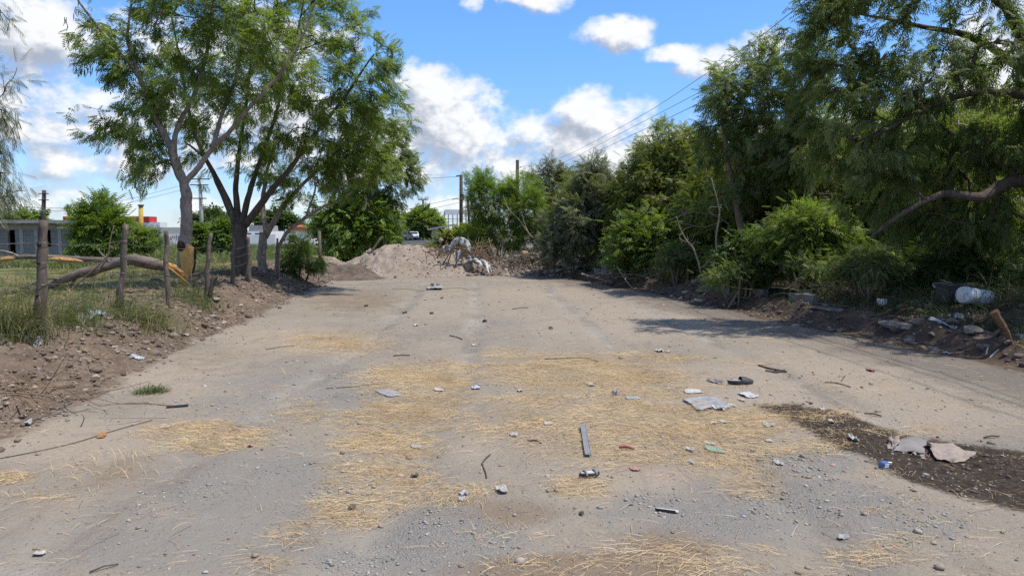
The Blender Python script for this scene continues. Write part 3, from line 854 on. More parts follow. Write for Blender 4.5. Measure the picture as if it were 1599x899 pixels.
b1 = [(165, 95, Y - .4, 62, 60, .8, 1), (200, 175, Y - .3, 62, 50, .9, 1), (250, 60, Y, 100, 90, 1.2, 1.0), (330, 10, Y + .3, 130, 80, 1.4, 1.0), (290, 160, Y + .3, 80, 60, 1.0, .7),
      (225, 265, Y - .2, 42, 38, .5, .9), (410, 70, Y, 90, 75, 1.2, .9), (170, -60, Y, 110, 60, 1.2, .8), (380, -90, Y, 140, 60, 1.4, .8), (210, 215, Y + .6, 60, 40, .8, .8), (140, 190, Y - .3, 30, 30, .5, .8), (375, 165, Y + .2, 60, 50, .8, .4)]
r = np.random.default_rng(11)
broken_tree, lp1 = build_tree('acacia_tree', 'pale barked tree with a torn orange wound low on its trunk, behind the wire fence', 'tree', grd(290, Y), L1, blob_points(b1, r, 430), 'leuc', M['leaf_left'], M['bark_pale'],
                            per=5, fl=(.15, .25), seed=21, down=.35, tone=.68)
# wound: torn wood, bark flap and knot hole, wrapped on the camera side of the trunk
def plate(outline, Y, rc, cxpx, mat, parent, name, bulge=.012, seed=0):
    """irregular patch following a trunk of radius rc about the pixel column cxpx"""
    pts = []
    for (px, py) in outline:
        pts.append((px, py))
    bm = bmesh.new()
    vs = []
    c0 = np.mean(np.array(pts), 0)
    rows = []
    rq = np.random.default_rng(seed)
    for s_ in (1.0, .7, .4):
        ring = []
        for (px, py) in pts:
            q = c0 + (np.array([px, py]) - c0) * s_
            w = P(q[0], q[1], Y); cx = P(cxpx, q[1], Y)[0]
            dx = np.clip(w[0] - cx, -rc, rc)
            depth = math.sqrt(max(rc * rc - dx * dx, 0))
            ring.append(bm.verts.new((w[0], Y - depth - bulge * (1 - s_) * 2 - .004 + rq.normal(0, .006), w[2])))
        rows.append(ring)
    n = len(pts)
    for a, b in zip(rows[:-1], rows[1:]):
        for k in range(n):
            bm.faces.new((a[k], a[(k + 1) % n], b[(k + 1) % n], b[k]))
    bm.faces.new(rows[-1])
    bm.verts.index_update()
    V = np.array([v.co[:] for v in bm.verts]); F = [tuple(v.index for v in f.verts) for f in bm.faces]; bm.free()
    return mk(name, V, F, mat, parent)
plate([(284, 383), (297, 380), (303, 386), (304, 405), (300, 425), (295, 440), (289, 446), (285, 440), (282, 436), (287, 415), (284, 400)], Y, .155, 290, M['torn_bright'], broken_tree, 'torn_wood', .02, 3)
plate([(282, 378), (288, 375), (294, 379), (295, 386), (290, 392), (284, 391), (281, 385)], Y, .175, 290, M['char'], broken_tree, 'knot_hole', .03, 5)
plate([(303, 388), (306, 385), (307, 400), (305, 420), (301, 434), (303, 412)], Y, .172, 290, M['char'], broken_tree, 'bark_flap', .02, 7)
sp = MB()
for k, (px, py, l) in enumerate([(288, 446, .13), (291, 444, .17), (284, 438, .09), (298, 432, .08)]):
    p0 = P(px, py - 12, Y - .16); p1 = P(px + (k - 1.5), py + l * 75, Y - .2)
    sp.add(*tube([p0, (p0 + p1) / 2, p1], [.02, .013, .003], 5))
sp.build('splinter', M['torn_bright'], broken_tree)
# seed pods hanging in bunches
rp = np.random.default_rng(4)
for (px, py, c) in [(104, 30, 5), (128, 105, 8), (140, 108, 7), (168, 125, 5), (250, 20, 6), (120, 15, 4)]:
    pm = MB()
    for q in range(c):
        p = P(px + rp.normal(0, 5), py + rp.normal(0, 5), Y - .6 + rp.normal(0, .15))
        pm.add(*tube([p, p + np.array([rp.normal(0, .01), 0, -.06]), p + np.array([rp.normal(0, .02), 0, -.15])], [.004, .011, .003], 4))
    pm.build('seed_pods', M['pod'], broken_tree)

# --- left: dark multi-stemmed tree
Y = 19.0
L2 = [PL([(381, 446, .235), (379, 420, .205), (377, 385, .195), (374, 350, .19)], Y),
      PL([(370, 356, .105), (352, 305, .075), (325, 250, .055, -.2), (300, 190, .042, -.4), (285, 110, .035, -.5), (270, 30, .02, -.6)], Y),
      PL([(372, 352, .105), (370, 300, .075, .2), (376, 240, .055, .4), (386, 160, .04, .5), (396, 60, .03, .6), (400, -40, .015, .6)], Y),
      PL([(377, 352, .095), (394, 292, .068), (416, 230, .05, .1), (440, 150, .036, .2), (462, 70, .03, .3), (480, -20, .015, .3)], Y),
      PL([(382, 352, .105), (420, 305, .082, -.3), (455, 262, .06, -.6), (492, 210, .042, -.8), (540, 150, .035, -.9), (585, 85, .018, -1)], Y),
      PL([(360, 335, .07), (340, 285, .055, .5), (322, 250, .04, .9), (290, 222, .02, 1.2)], Y)]
b2 = [(450, 90, Y, 130, 90, 1.9, 1), (555, 115, Y - .8, 68, 78, 1.2, 1.1), (350, 140, Y, 120, 90, 1.6, .9), (480, 185, Y - .4, 120, 55, 1.4, 1), (600, 155, Y - .9, 40, 48, .8, .9),
      (425, 235, Y, 80, 38, 1.2, .7), (530, 30, Y, 62, 60, 1.2, 1), (300, 215, Y + .5, 60, 40, 1, .8), (430, -30, Y, 140, 60, 1.8, .8), (330, 20, Y, 70, 60, 1.2, .6), (632, 185, Y - .9, 16, 25, .4, .6), (600, 95, Y - .9, 22, 22, .4, .5), (300, 265, Y + .6, 50, 26, .7, .5)]
r = np.random.default_rng(12)
build_tree('acacia_tree', 'tall dark barked tree dividing into many stems just above the fence posts', 'tree', grd(380, Y), L2, blob_points(b2, r, 560), 'leuc', M['leaf_left'], M['bark_dark'],
           per=4, fl=(.16, .27), seed=22, down=.35, tone=.66)
# --- left: leaning tree with bare pale limbs
Y = 20.6
L3 = [PL([(414, 442, .14), (411, 410, .125), (411, 385, .12), (413, 362, .115)], Y),
      PL([(414, 370, .09), (436, 335, .075), (462, 300, .055, -.2), (500, 262, .04, -.4), (545, 215, .025, -.5), (585, 160, .012, -.6)], Y),
      PL([(416, 300 + 66, .08), (412, 320, .07, .3), (418, 270, .05, .5), (432, 215, .03, .6)], Y),
      PL([(433, 388, .055, -.6), (450, 362, .05, -.8), (475, 340, .042, -1), (505, 322, .034, -1.2), (530, 312, .024, -1.3), (552, 300, .012, -1.4)], Y),
      PL([(478, 338, .03, -1), (490, 300, .025, -1.2), (492, 265, .02, -1.3), (505, 235, .012, -1.4)], Y),
      PL([(432, 432, .07, -.6), (434, 410, .062, -.6), (433, 386, .058, -.6)], Y)]
b3 = [(520, 245, Y - .6, 80, 42, 1.2, 1), (455, 290, Y, 55, 30, .9, .7), (565, 200, Y - .6, 66, 55, 1.0, 1), (590, 255, Y - .8, 42, 34, .8, .9), (540, 290, Y - 1.0, 40, 24, .7, .7), (430, 250, Y + .5, 50, 45, .8, .7)]
r = np.random.default_rng(13)
build_tree('acacia_tree', 'leaning tree with bare pale lower limbs reaching over the soil heap', 'tree', grd(414, Y), L3, blob_points(b3, r, 280), 'willow', M['leaf_left'], M['bark_pale'],
           per=4, fl=(.18, .30), seed=23, down=.5, tone=.7)
# --- left: willow-leaved tree at the end of the fence
Y = 31.5
L4 = [PL([(575, 405, .13), (572, 360, .11), (570, 320, .09), (580, 280, .065), (600, 235, .03)], Y),
      PL([(571, 335, .06), (600, 300, .045), (630, 270, .02)], Y), PL([(570, 320, .06), (545, 280, .045), (530, 235, .02)], Y)]
b4 = [(600, 235, Y, 45, 42, 1.0, 1), (625, 265, Y - .2, 38, 36, .8, 1), (560, 275, Y, 60, 50, 1.2, 1), (590, 310, Y - .2, 45, 40, 1, 1), (648, 262, Y, 15, 26, .4, .7), (530, 320, Y, 50, 40, 1, .7), (636, 225, Y, 14, 20, .4, .5)]
r = np.random.default_rng(14)
build_tree('willow_tree', 'loose pale leaved tree standing behind the left end of the soil heap', 'tree', grd(575, Y), L4, blob_points(b4, r, 230), 'willow', M['leaf_willow'], M['bark_dark'], per=4, fl=(.28, .44), seed=24, down=.8, tone=.6, out=.4)
Y = 31.5
shrub('leafy_bush', 'dense dark leafy bush beside the left end of the soil heap', 'bush', 545, 398, Y, 6, [(548, 362, Y, 52, 32, 1.1, 1), (522, 345, Y, 40, 30, .9, .8), (588, 355, Y - .2, 34, 30, .8, .9), (565, 325, Y, 45, 26, .8, .7), (535, 385, Y - .4, 46, 14, .8, .9)],
      260, 'broad', M['leaf_bright'], M['bark_dark'], 31, per=5, fl=(.24, .42), jit=.16, tone=.5, down=.4)
Y = 33.5
shrub('leafy_bush', 'upright dark green bush behind the soil heap beside the far street', 'bush', 608, 385, Y, 5, [(604, 350, Y, 18, 28, .7, 1), (598, 372, Y, 22, 14, .7, 1), (590, 335, Y + .5, 22, 22, .7, .8)], 150, 'broad', M['leaf_left'], M['bark_dark'], 32, per=5, fl=(.3, .5), tone=.5)
Y = 21.5
shrub('trailing_bush', 'low dark bush with drooping foliage under the leaning tree', 'bush', 470, 428, Y, 5, [(465, 392, Y, 18, 30, .5, 1), (447, 408, Y, 16, 18, .4, .6), (492, 408, Y, 14, 16, .4, .6)], 70, 'willow', M['leaf_left'], M['bark_dark'], 33, per=4, fl=(.16, .30), tone=.35, down=.9)
# --- left: feathery tree at the picture's left edge
Y = 8.6
L0 = [PL([(-150, 560, .12), (-140, 420, .11), (-120, 250, .09), (-90, 120, .06), (-60, 20, .03)], Y), PL([(-125, 280, .05), (-70, 200, .035), (-10, 170, .015)], Y), PL([(-130, 330, .05), (-70, 270, .03), (0, 240, .012)], Y)]
b0 = [(-20, 200, Y, 45, 55, .5, 1), (-25, 290, Y, 55, 52, .5, 1), (-30, 100, Y, 50, 60, .6, .9), (-70, 200, Y, 60, 120, .9, 1), (5, 300, Y, 22, 36, .3, .9), (-60, 10, Y, 60, 50, .6, .7)]
r = np.random.default_rng(15)
build_tree('tamarisk_tree', 'wispy feathery tree hanging in at the left edge before the grey block house', 'tree', grd(-150, Y), L0, blob_points(b0, r, 120), 'needle', M['leaf_grey'], M['bark_dark'], per=4, fl=(.12, .24), seed=25, down=.9, tone=.35, out=.3)
# --- left: bushes beyond the fence
Y = 33.0
shrub('leafy_bush', 'bright green bush beside the corner of the grey block house', 'bush', 152, 404, Y, 6, [(148, 345, Y, 34, 26, .9, 1), (152, 380, Y, 36, 20, 1.0, .9), (178, 346, Y, 18, 16, .5, .6), (158, 318, Y, 20, 10, .4, .6)], 95, 'leuc', M['leaf_bright'], M['bark_dark'], 34, per=4, fl=(.42, .66), tone=.4, down=-.1, jit=.14)
Y = 42.0
shrub('leafy_bush', 'rounded mid green bush right of the bright one beyond the fence', 'bush', 214, 395, Y, 5, [(212, 372, Y, 26, 20, 1.0, 1), (228, 378, Y, 20, 14, .8, .8)], 80, 'leuc', M['leaf_left'], M['bark_dark'], 35, per=4, fl=(.4, .6), tone=.6)
Y = 46.0
shrub('leafy_bush', 'small bush before the white mural wall, seen right of the torn trunk', 'bush', 318, 388, Y, 4, [(316, 370, Y, 13, 16, .7, 1)], 70, 'broad', M['leaf_left'], M['bark_dark'], 36, per=5, fl=(.4, .6), tone=.5)
shrub('leafy_bush', 'small bush before the white mural wall, seen left of the dark stems', 'bush', 350, 388, Y - 2, 4, [(350, 368, Y - 2, 17, 18, .8, 1)], 90, 'broad', M['leaf_bright'], M['bark_dark'], 37, per=5, fl=(.4, .6), tone=.3)

# --- far trees
def far_tree(label, px, pyb, Y, blobs, seed, mat, n=110, leaf='broad', fl=(.9, 1.5), bark='bark_dark', name='round_tree', tone=.5):
    b = P(px, pyb, Y); b[2] = h1(b[0], Y)
    top = P(blobs[0][0], blobs[0][1], Y)
    limbs = [[tuple(b - [0, 0, .1]) + (.22,), tuple(b * .6 + top * .4) + (.17,), tuple(top) + (.07,)]]
    r = np.random.default_rng(seed)
    return build_tree(name, label, 'tree', b, limbs, blob_points(blobs, r, n), leaf, mat, M[bark], per=4, fl=fl, seed=seed, down=.3, tipr=.02, jit=.3, tone=tone)
Y = 128
far_tree('round dark tree at the end of the far street below the slim mast', 661, 372, Y, [(661, 346, Y, 26, 14, 2.6, 1), (650, 354, Y, 20, 12, 2.2, 1), (674, 353, Y, 20, 13, 2.2, 1), (660, 335, Y, 15, 7, 1.6, .8)], 61, M['leaf_left'], 190, tone=.55)
Y = 135
far_tree('small grey green tree left of the round tree at the street end', 634, 371, Y, [(634, 352, Y, 9, 12, 1.2, 1), (641, 362, Y, 10, 8, 1, .8)], 62, M['leaf_dark'], 70)
Y = 100
far_tree('broad dark tree beyond the white wall behind the cross-armed pole', 328, 372, Y, [(330, 344, Y, 22, 11, 2.2, 1), (312, 348, Y, 16, 9, 1.6, .8)], 63, M['leaf_dark'], 100)
far_tree('far tree showing between the dark stems above the white wall', 425, 372, Y, [(425, 346, Y, 20, 12, 2.2, 1), (448, 350, Y, 18, 12, 1.6, .8)], 64, M['leaf_dark'], 90)
far_tree('far tree low behind the grey block house roof', 52, 376, Y, [(50, 342, Y, 14, 6, 1.6, 1), (20, 344, Y, 22, 7, 1.6, .8)], 65, M['leaf_left'], 70)
# far palm: trunk and a head of fans
Y = 120; b = P(107, 372, Y); b[2] = 0
palm = thing('palm_tree', 'tiny far palm with a round shaggy head above the block house roof', 'palm', b)
tp = P(107, 326, Y)
V, F = tube([b, (b + tp) / 2 + [.1, 0, 0], tp], [.28, .22, .2], 8); mk('trunk', V, F, M['bark_dark'], palm, True)
r = np.random.default_rng(9); nn = 160
dd_ = r.normal(size=(nn, 3)); dd_ /= np.linalg.norm(dd_, axis=1, keepdims=True)
V, k = fronds(np.tile(tp, (nn, 1)), dd_, 'feather', r.uniform(.5, .8, nn), r)
mk('crown', V, np.arange(len(V)).reshape(-1, 4), M['leaf_dark'], palm, attrs={'tone': np.full(len(V), .6)})

# --- right: from the rubble heap towards the camera
Y = 30.0
shrub('feathery_bush', 'bright green feathery bush behind the tarpaulin heap', 'bush', 775, 412, Y, 9, [(770, 310, Y, 42, 42, 1.2, 1), (815, 320, Y, 40, 42, 1.2, .9), (770, 365, Y, 48, 34, 1.1, 1), (750, 285, Y, 24, 18, .7, .7), (835, 370, Y, 44, 38, 1.1, .8)],
      380, 'feather', M['leaf_bright'], M['bark_dry'], 41, per=6, fl=(.26, .44), tone=.55, down=.1, out=.5)
Y = 33.0
shrub('leafy_bush', 'low olive bush between the round far tree and the tarpaulin heap', 'bush', 722, 398, Y, 5, [(722, 372, Y, 28, 17, 1, 1), (700, 380, Y, 24, 12, .8, .8), (740, 365, Y, 20, 16, .8, .8), (680, 386, Y + 2, 22, 8, .8, .6)], 170, 'broad', M['leaf_yellow'], M['bark_dry'], 42, per=5, fl=(.25, .4), tone=.45)
Y = 35.0
L_ = [PL([(862, 400, .12), (858, 340, .09), (852, 300, .06), (848, 265, .03)], Y), PL([(856, 320, .05), (880, 280, .03), (890, 262, .015)], Y)]
b_ = [(858, 275, Y, 36, 24, 1.0, 1), (845, 305, Y, 26, 18, .8, .7), (885, 285, Y, 24, 22, .8, .8), (860, 310, Y, 50, 20, 1, .7)]
r = np.random.default_rng(16)
build_tree('willow_tree', 'thin open crowned tree right of the bare topped pole', 'tree', grd(862, Y), L_, blob_points(b_, r, 140), 'willow', M['leaf_grey'], M['bark_dark'], per=4, fl=(.3, .5), seed=43, down=.5, tone=.45)
Y = 25.5
shrub('grey_bush', 'tall grey green bush with a dark hollow at its foot beside the dirt lot', 'bush', 935, 425, Y, 8, [(930, 300, Y, 42, 40, 1.0, 1), (890, 345, Y - .3, 42, 42, 1.0, .9), (960, 340, Y, 46, 50, 1.1, 1), (925, 265, Y, 24, 18, .6, .6), (868, 385, Y - .5, 28, 26, .7, .7), (955, 395, Y - .3, 40, 28, .8, .9)],
      420, 'fine', M['leaf_grey'], M['bark_dark'], 44, per=6, fl=(.22, .38), tone=.4, down=.35)
Y = 24.0
L_ = [PL([(1062, 425, .16), (1058, 360, .13), (1052, 300, .10), (1050, 250, .06), (1045, 205, .03)], Y), PL([(1056, 330, .08), (1085, 280, .06), (1105, 230, .03)], Y), PL([(1056, 340, .07), (1020, 290, .05), (1005, 240, .025)], Y)]
b_ = [(1050, 235, Y, 62, 42, 1.4, 1), (1015, 270, Y - .2, 50, 45, 1.2, 1), (1090, 250, Y, 50, 48, 1.2, 1), (1050, 300, Y - .4, 80, 40, 1.3, 1), (985, 310, Y, 34, 45, 1, .8), (1060, 200, Y, 40, 16, .8, .7), (1105, 330, Y - .2, 44, 40, 1.0, .6)]
r = np.random.default_rng(17)
build_tree('feathery_tree', 'yellowish green feathery tree in the middle of the right hand thicket', 'tree', grd(1062, Y), L_, blob_points(b_, r, 520), 'willow', M['leaf_yellow'], M['bark_dry'], per=4, fl=(.20, .34), seed=45, down=.55, tone=.45)
Y = 21.5
shrub('leafy_bush', 'rounded broad leaved bush above the low block wall in the right thicket', 'bush', 1010, 425, Y, 7, [(1010, 365, Y, 46, 34, .9, 1), (1040, 395, Y - .2, 44, 26, .8, 1), (975, 390, Y, 34, 30, .8, .8), (1070, 380, Y, 30, 30, .7, .7)], 240, 'broad', M['leaf_left'], M['bark_dark'], 46, per=5, fl=(.17, .30), tone=.4, jit=.16, out=.3)
Y = 18.5
L_ = [PL([(1178, 432, .11), (1162, 380, .095), (1150, 320, .085), (1138, 260, .07), (1130, 200, .05), (1125, 140, .02)], Y),
      PL([(1226, 430, .08), (1224, 350, .07), (1218, 280, .06), (1205, 200, .045), (1195, 120, .02)], Y), PL([(1142, 280, .05), (1175, 210, .04), (1205, 150, .02)], Y)]
b_ = [(1165, 130, Y, 66, 58, 1.3, 1), (1120, 170, Y - .2, 32, 40, .8, .8), (1200, 190, Y, 70, 60, 1.4, 1), (1150, 230, Y, 70, 50, 1.3, .9), (1190, 85, Y, 45, 30, .9, .9), (1225, 265, Y, 70, 45, 1.2, .8), (1140, 300, Y + .3, 50, 36, 1, .5)]
r = np.random.default_rng(18)
build_tree('willow_tree', 'tall willowy tree on two thin trunks left of the deep shaded canopy', 'tree', grd(1178, Y), L_, blob_points(b_, r, 430), 'willow', M['leaf_willow'], M['bark_dry'], per=4, fl=(.18, .32), seed=47, down=.75, tone=.55)
Y = 15.2
shrub('leafy_bush', 'fresh green lit bush under the big shaded canopy on the right bank', 'bush', 1262, 418, Y, 6, [(1262, 350, Y, 46, 24, .7, 1), (1222, 378, Y, 40, 16, .6, .7), (1308, 362, Y, 24, 18, .5, .7), (1265, 385, Y - .1, 60, 18, .6, .5)], 150, 'leuc', M['leaf_left'], M['bark_dark'], 48, per=5, fl=(.15, .27), tone=.62, jit=.14)
Y = 16.2
shrub('trailing_bush', 'low bush left of the fresh green bush beneath the thin trunks', 'bush', 1175, 425, Y, 5, [(1180, 390, Y, 40, 24, .6, 1), (1150, 405, Y, 34, 18, .5, .8)], 140, 'broad', M['leaf_dark'], M['bark_dark'], 49, per=5, fl=(.16, .28), tone=.5)
# the big near tree: trunk outside the frame on the right, limbs reaching in
Y = 11.6
LB = [PL([(1800, 520, .26), (1780, 420, .24), (1740, 330, .22), (1700, 250, .2), (1660, 160, .15), (1600, 60, .10), (1540, -60, .05)], Y),
      PL([(1735, 330, .13), (1660, 290, .11, -.1), (1590, 285, .095, -.2), (1530, 308, .08, -.3), (1470, 302, .06, -.3), (1410, 335, .045, -.3), (1360, 372, .02, -.3)], Y),
      PL([(1690, 240, .10), (1640, 165, .08, -.2), (1580, 146, .06, -.3), (1510, 148, .045, -.4), (1440, 175, .03, -.4), (1350, 220, .015, -.4)], Y),
      PL([(1665, 170, .09), (1600, 110, .07, .4), (1520, 60, .055, .6), (1430, 40, .035, .8), (1340, 20, .015, .9)], Y),
      PL([(1600, 285, .05, -.2), (1540, 240, .04, .2), (1460, 190, .032, .5), (1370, 120, .022, .8), (1300, 40, .012, 1)], Y),
      PL([(1620, 80, .08), (1560, 0, .06, -.3), (1460, -60, .04, -.5), (1340, -100, .02, -.6)], Y)]
bB = [(1330, 60, Y + .6, 90, 80, .9, 1), (1290, 150, Y + .4, 70, 60, .8, .7), (1420, 130, Y, 110, 80, 1.1, 1), (1530, 80, Y, 90, 90, 1.1, .9), (1350, 240, Y, 90, 60, .9, 1.1), (1470, 235, Y + .5, 100, 55, .8, 1.3), (1570, 225, Y + .4, 70, 60, .8, 1.2),
      (1420, -30, Y, 170, 60, 1.3, .8), (1400, 325, Y + .7, 90, 45, .6, 1.1), (1530, 345, Y + .6, 100, 45, .7, 1.4), (1640, 180, Y, 60, 120, 1, 1), (1300, -20, Y + .6, 60, 60, .8, .8), (1240, 60, Y + .7, 26, 40, .5, .35), (1800, 60, Y - 1.9, 190, 130, 1.3, .75), (1720, 230, Y - 1.2, 90, 60, .9, .8), (1960, 120, Y - 1.5, 150, 130, 1.4, .4)]  # last crown masses lie out of frame, added to shade the bank
r = np.random.default_rng(19)
build_tree('mesquite_tree', 'huge dark canopy tree whose limbs reach in from the right edge', 'tree', grd(1800, Y), LB, blob_points(bB, r, 1050), 'willow', M['leaf_willow'], M['bark_dark'], per=6, fl=(.13, .24), seed=50, down=.85, tone=.52, sag=.05, tipr=.009, jit=.06)
# shade trees deeper in the thicket: one kind built once, then copied
Y = 17.5
LC = [PL([(1480, 430, .2), (1476, 370, .17), (1470, 310, .14), (1463, 270, .08), (1456, 240, .04)], Y), PL([(1470, 340, .09), (1530, 310, .06), (1580, 280, .03)], Y), PL([(1468, 345, .09), (1410, 320, .06), (1370, 290, .03)], Y)]
bC = [(1470, 300, Y, 120, 50, 2.0, 1), (1400, 330, Y, 90, 50, 1.7, 1), (1550, 330, Y, 110, 50, 1.8, 1), (1480, 370, Y, 150, 40, 1.9, 1), (1470, 255, Y, 60, 30, 1.4, .5)]
r = np.random.default_rng(20)
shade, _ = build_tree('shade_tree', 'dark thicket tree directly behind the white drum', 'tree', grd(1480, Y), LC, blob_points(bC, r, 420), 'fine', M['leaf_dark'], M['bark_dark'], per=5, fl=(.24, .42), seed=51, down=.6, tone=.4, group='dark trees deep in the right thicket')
def copy_tree(o):
    c = o.copy(); COL.objects.link(c)
    for ch in o.children:
        d = ch.copy(); COL.objects.link(d); d.parent = c
    return c
for (x, y, s, a, lab) in [(8.6, 22.0, .92, 1.3, 'dark thicket tree behind the tall willowy tree with two thin trunks'), (13.5, 22.5, 1.05, 2.6, 'dark thicket tree in the second row behind the huge canopy'),
                          (7.6, 29.5, .85, 4.0, 'dark thicket tree behind the yellowish feathery tree'), (17.5, 30, 1.15, 5.1, 'farthest dark thicket tree showing under the huge canopy limbs'),
                          (12.2, 31, 1.0, .5, 'dark thicket tree far behind the fresh green lit bush'), (13.3, 13.6, 1.0, 3.3, 'dark thicket tree shading the bank right of the white drum'), (4.6, 36, .7, 2.0, 'smaller dark tree behind the tall grey green bush')]:
    c = copy_tree(shade); c.location = (x, y, h1(x, y)); c.rotation_euler = (0, 0, a); c.scale = (s, s, s); c['label'] = lab
Y = 13.0
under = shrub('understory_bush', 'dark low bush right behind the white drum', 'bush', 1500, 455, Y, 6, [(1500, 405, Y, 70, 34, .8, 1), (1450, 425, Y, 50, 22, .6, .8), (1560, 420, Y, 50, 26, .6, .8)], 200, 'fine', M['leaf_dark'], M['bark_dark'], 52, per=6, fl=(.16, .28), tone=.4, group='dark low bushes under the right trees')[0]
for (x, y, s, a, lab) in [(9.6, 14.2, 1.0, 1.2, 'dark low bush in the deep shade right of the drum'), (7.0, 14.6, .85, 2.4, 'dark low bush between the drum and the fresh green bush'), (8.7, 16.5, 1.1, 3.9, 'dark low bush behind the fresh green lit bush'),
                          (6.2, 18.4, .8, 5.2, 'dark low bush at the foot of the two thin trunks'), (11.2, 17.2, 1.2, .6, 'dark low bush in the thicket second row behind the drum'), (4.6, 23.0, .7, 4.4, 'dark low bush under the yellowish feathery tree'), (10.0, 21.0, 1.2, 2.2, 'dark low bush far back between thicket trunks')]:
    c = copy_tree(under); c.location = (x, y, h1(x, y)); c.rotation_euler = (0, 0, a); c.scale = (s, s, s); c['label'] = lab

# bare dead branches in the thicket
def bare(label, limbs, n, blobs, seed, bark, name='dead_branch', cat='branch'):
    r = np.random.default_rng(seed)
    tubes, _ = grow(limbs, blob_points(blobs, r, n), r, .006, .16)
    VV, FF, n0 = [], [], 0
    for k, (p, rad, sd) in enumerate(tubes):
        V, F = tube(p, rad, sd, cap=(sd > 6)); VV.append(V); FF += [tuple(i + n0 for i in f) for f in F]; n0 += len(V)
    o = mk(name, np.concatenate(VV), FF, bark, smooth=True)
    return tag(o, label, cat)
M['bark_bleached'] = simple('bark_bleached', (0.29, 0.245, 0.195), (0.20, 0.165, 0.13), 12, .9)
Y = 19.3
bare('bleached bare branch forking sideways out of the thicket above the block wall', [PL([(1150, 360, .028), (1120, 338, .02), (1080, 332, .014), (1045, 345, .007)], Y), PL([(1130, 345, .016), (1100, 355, .012), (1070, 350, .006)], Y)], 26, [(1080, 335, Y, 55, 22, .6, 1)], 71, M['bark_bleached'])
Y = 28.6
bare('bare pale sapling leaning in front of the bright feathery bush', [PL([(832, 372, .03), (815, 350, .024), (795, 325, .018), (785, 305, .008)], Y), PL([(828, 374, .022), (818, 345, .016), (812, 322, .008)], Y)], 12, [(800, 340, Y, 22, 20, .4, 1)], 72, M['bark_bleached'])
Y = 16.8
bare('leaning bare dead branch catching light under the huge canopy', [PL([(1325, 330, .03), (1290, 352, .035), (1240, 378, .04), (1205, 398, .02)], Y)], 14, [(1300, 320, Y, 40, 22, .5, 1)], 73, M['bark_bleached'])

Y = 21.8
shrub('leafy_bush', 'mixed light green bush filling the gap between the yellowish tree and the two thin trunks', 'bush', 1108, 425, Y, 7, [(1105, 330, Y, 46, 44, .9, 1), (1140, 370, Y, 44, 36, .8, 1), (1090, 390, Y - .3, 40, 26, .7, .8), (1125, 290, Y, 34, 34, .8, .7)], 230, 'willow', M['leaf_willow'], M['bark_bleached'], 81, per=5, fl=(.2, .34), tone=.5, jit=.12)
Y = 18.2
shrub('leafy_bush', 'tall loose olive bush under the huge canopy behind the fresh green lit bush', 'bush', 1330, 425, Y, 7, [(1335, 330, Y, 60, 40, .9, 1), (1290, 310, Y, 44, 36, .8, .8), (1390, 350, Y, 50, 36, .8, 1), (1330, 380, Y, 60, 26, .8, .7)], 240, 'willow', M['leaf_yellow'], M['bark_bleached'], 82, per=5, fl=(.18, .32), tone=.35, jit=.12)
Y = 17.2
for k, (lab, pts, bl) in enumerate([('thin bare leaning stem just left of the two thin trunks', [(1128, 425, .03), (1118, 380, .026), (1122, 330, .018), (1112, 280, .010)], (1115, 320, 30, 40)),
        ('grey bare stem fork right of the two thin trunks', [(1290, 425, .035), (1275, 380, .028), (1255, 330, .02), (1260, 270, .010)], (1262, 310, 36, 36)),
        ('low dead branch sprawling below the fresh green lit bush', [(1340, 415, .03), (1300, 402, .024), (1250, 398, .018), (1200, 405, .008)], (1270, 398, 60, 12)),
        ('pale dead branch hanging in the shade behind the drum', [(1440, 400, .03), (1410, 370, .024), (1370, 350, .018), (1340, 352, .008)], (1390, 360, 40, 20)),
        ('bare pale twigs above the drooping dry grass clump', [(1095, 428, .024), (1085, 395, .018), (1068, 370, .014), (1055, 340, .007)], (1072, 370, 26, 30))]):
    bare(lab, [PL(pts, Y)], 16, [(bl[0], bl[1], Y, bl[2], bl[3], .4, 1)], 90 + k, M['bark_bleached'])

# tangled scrub that closes the thicket into one wall: one bush built once, then copied
Y = 24.0
LS = [PL([(1000 + 14 * k, 425, .035), (996 + 22 * k + 10 * (k % 2), 350, .026), (985 + 30 * k, 280, .014), (975 + 34 * k, 235 + 16 * (k % 3), .006)], Y + .3 * (k % 3) - .3) for k in range(5)]
r = np.random.default_rng(77)
scrub, _ = build_tree('scrub_bush', 'tangled olive scrub bush woven into the wall of the right hand thicket', 'bush', grd(1030, Y), LS,
    blob_points([(1030, 300, Y, 70, 60, 1.2, 1), (985, 340, Y, 40, 50, 1.0, .9), (1085, 345, Y, 46, 54, 1.0, 1), (1040, 390, Y - .2, 80, 32, 1.1, 1), (1010, 250, Y, 34, 30, .7, .6), (1075, 265, Y, 30, 34, .7, .6)], r, 420),
    'willow', M['leaf_yellow'], M['bark_bleached'], per=4, fl=(.18, .34), seed=78, down=.3, tone=.38, jit=.15, out=.35, group='scrub bushes of the right hand thicket')
for (x, y, s, a) in [(3.7, 27.2, .85, 1.2), (2.9, 29.5, 1.0, 2.2), (6.2, 26.5, 1.15, 3.1), (6.4, 21.6, .95, 4.0), (7.3, 20.2, 1.1, .4), (8.6, 19.8, 1.15, 5.0), (9.3, 17.2, 1.05, 2.0), (10.8, 16.0, 1.1, 3.6), (11.5, 18.8, 1.25, 1.7), (8.2, 24.5, 1.3, 5.6), (13.0, 16.8, 1.2, .9), (10.6, 22.5, 1.35, 2.7)]:
    c = copy_tree(scrub); c.location = (x, y, h1(x, y)); c.rotation_euler = (0, 0, a); c.scale = (s, s, s * .95)

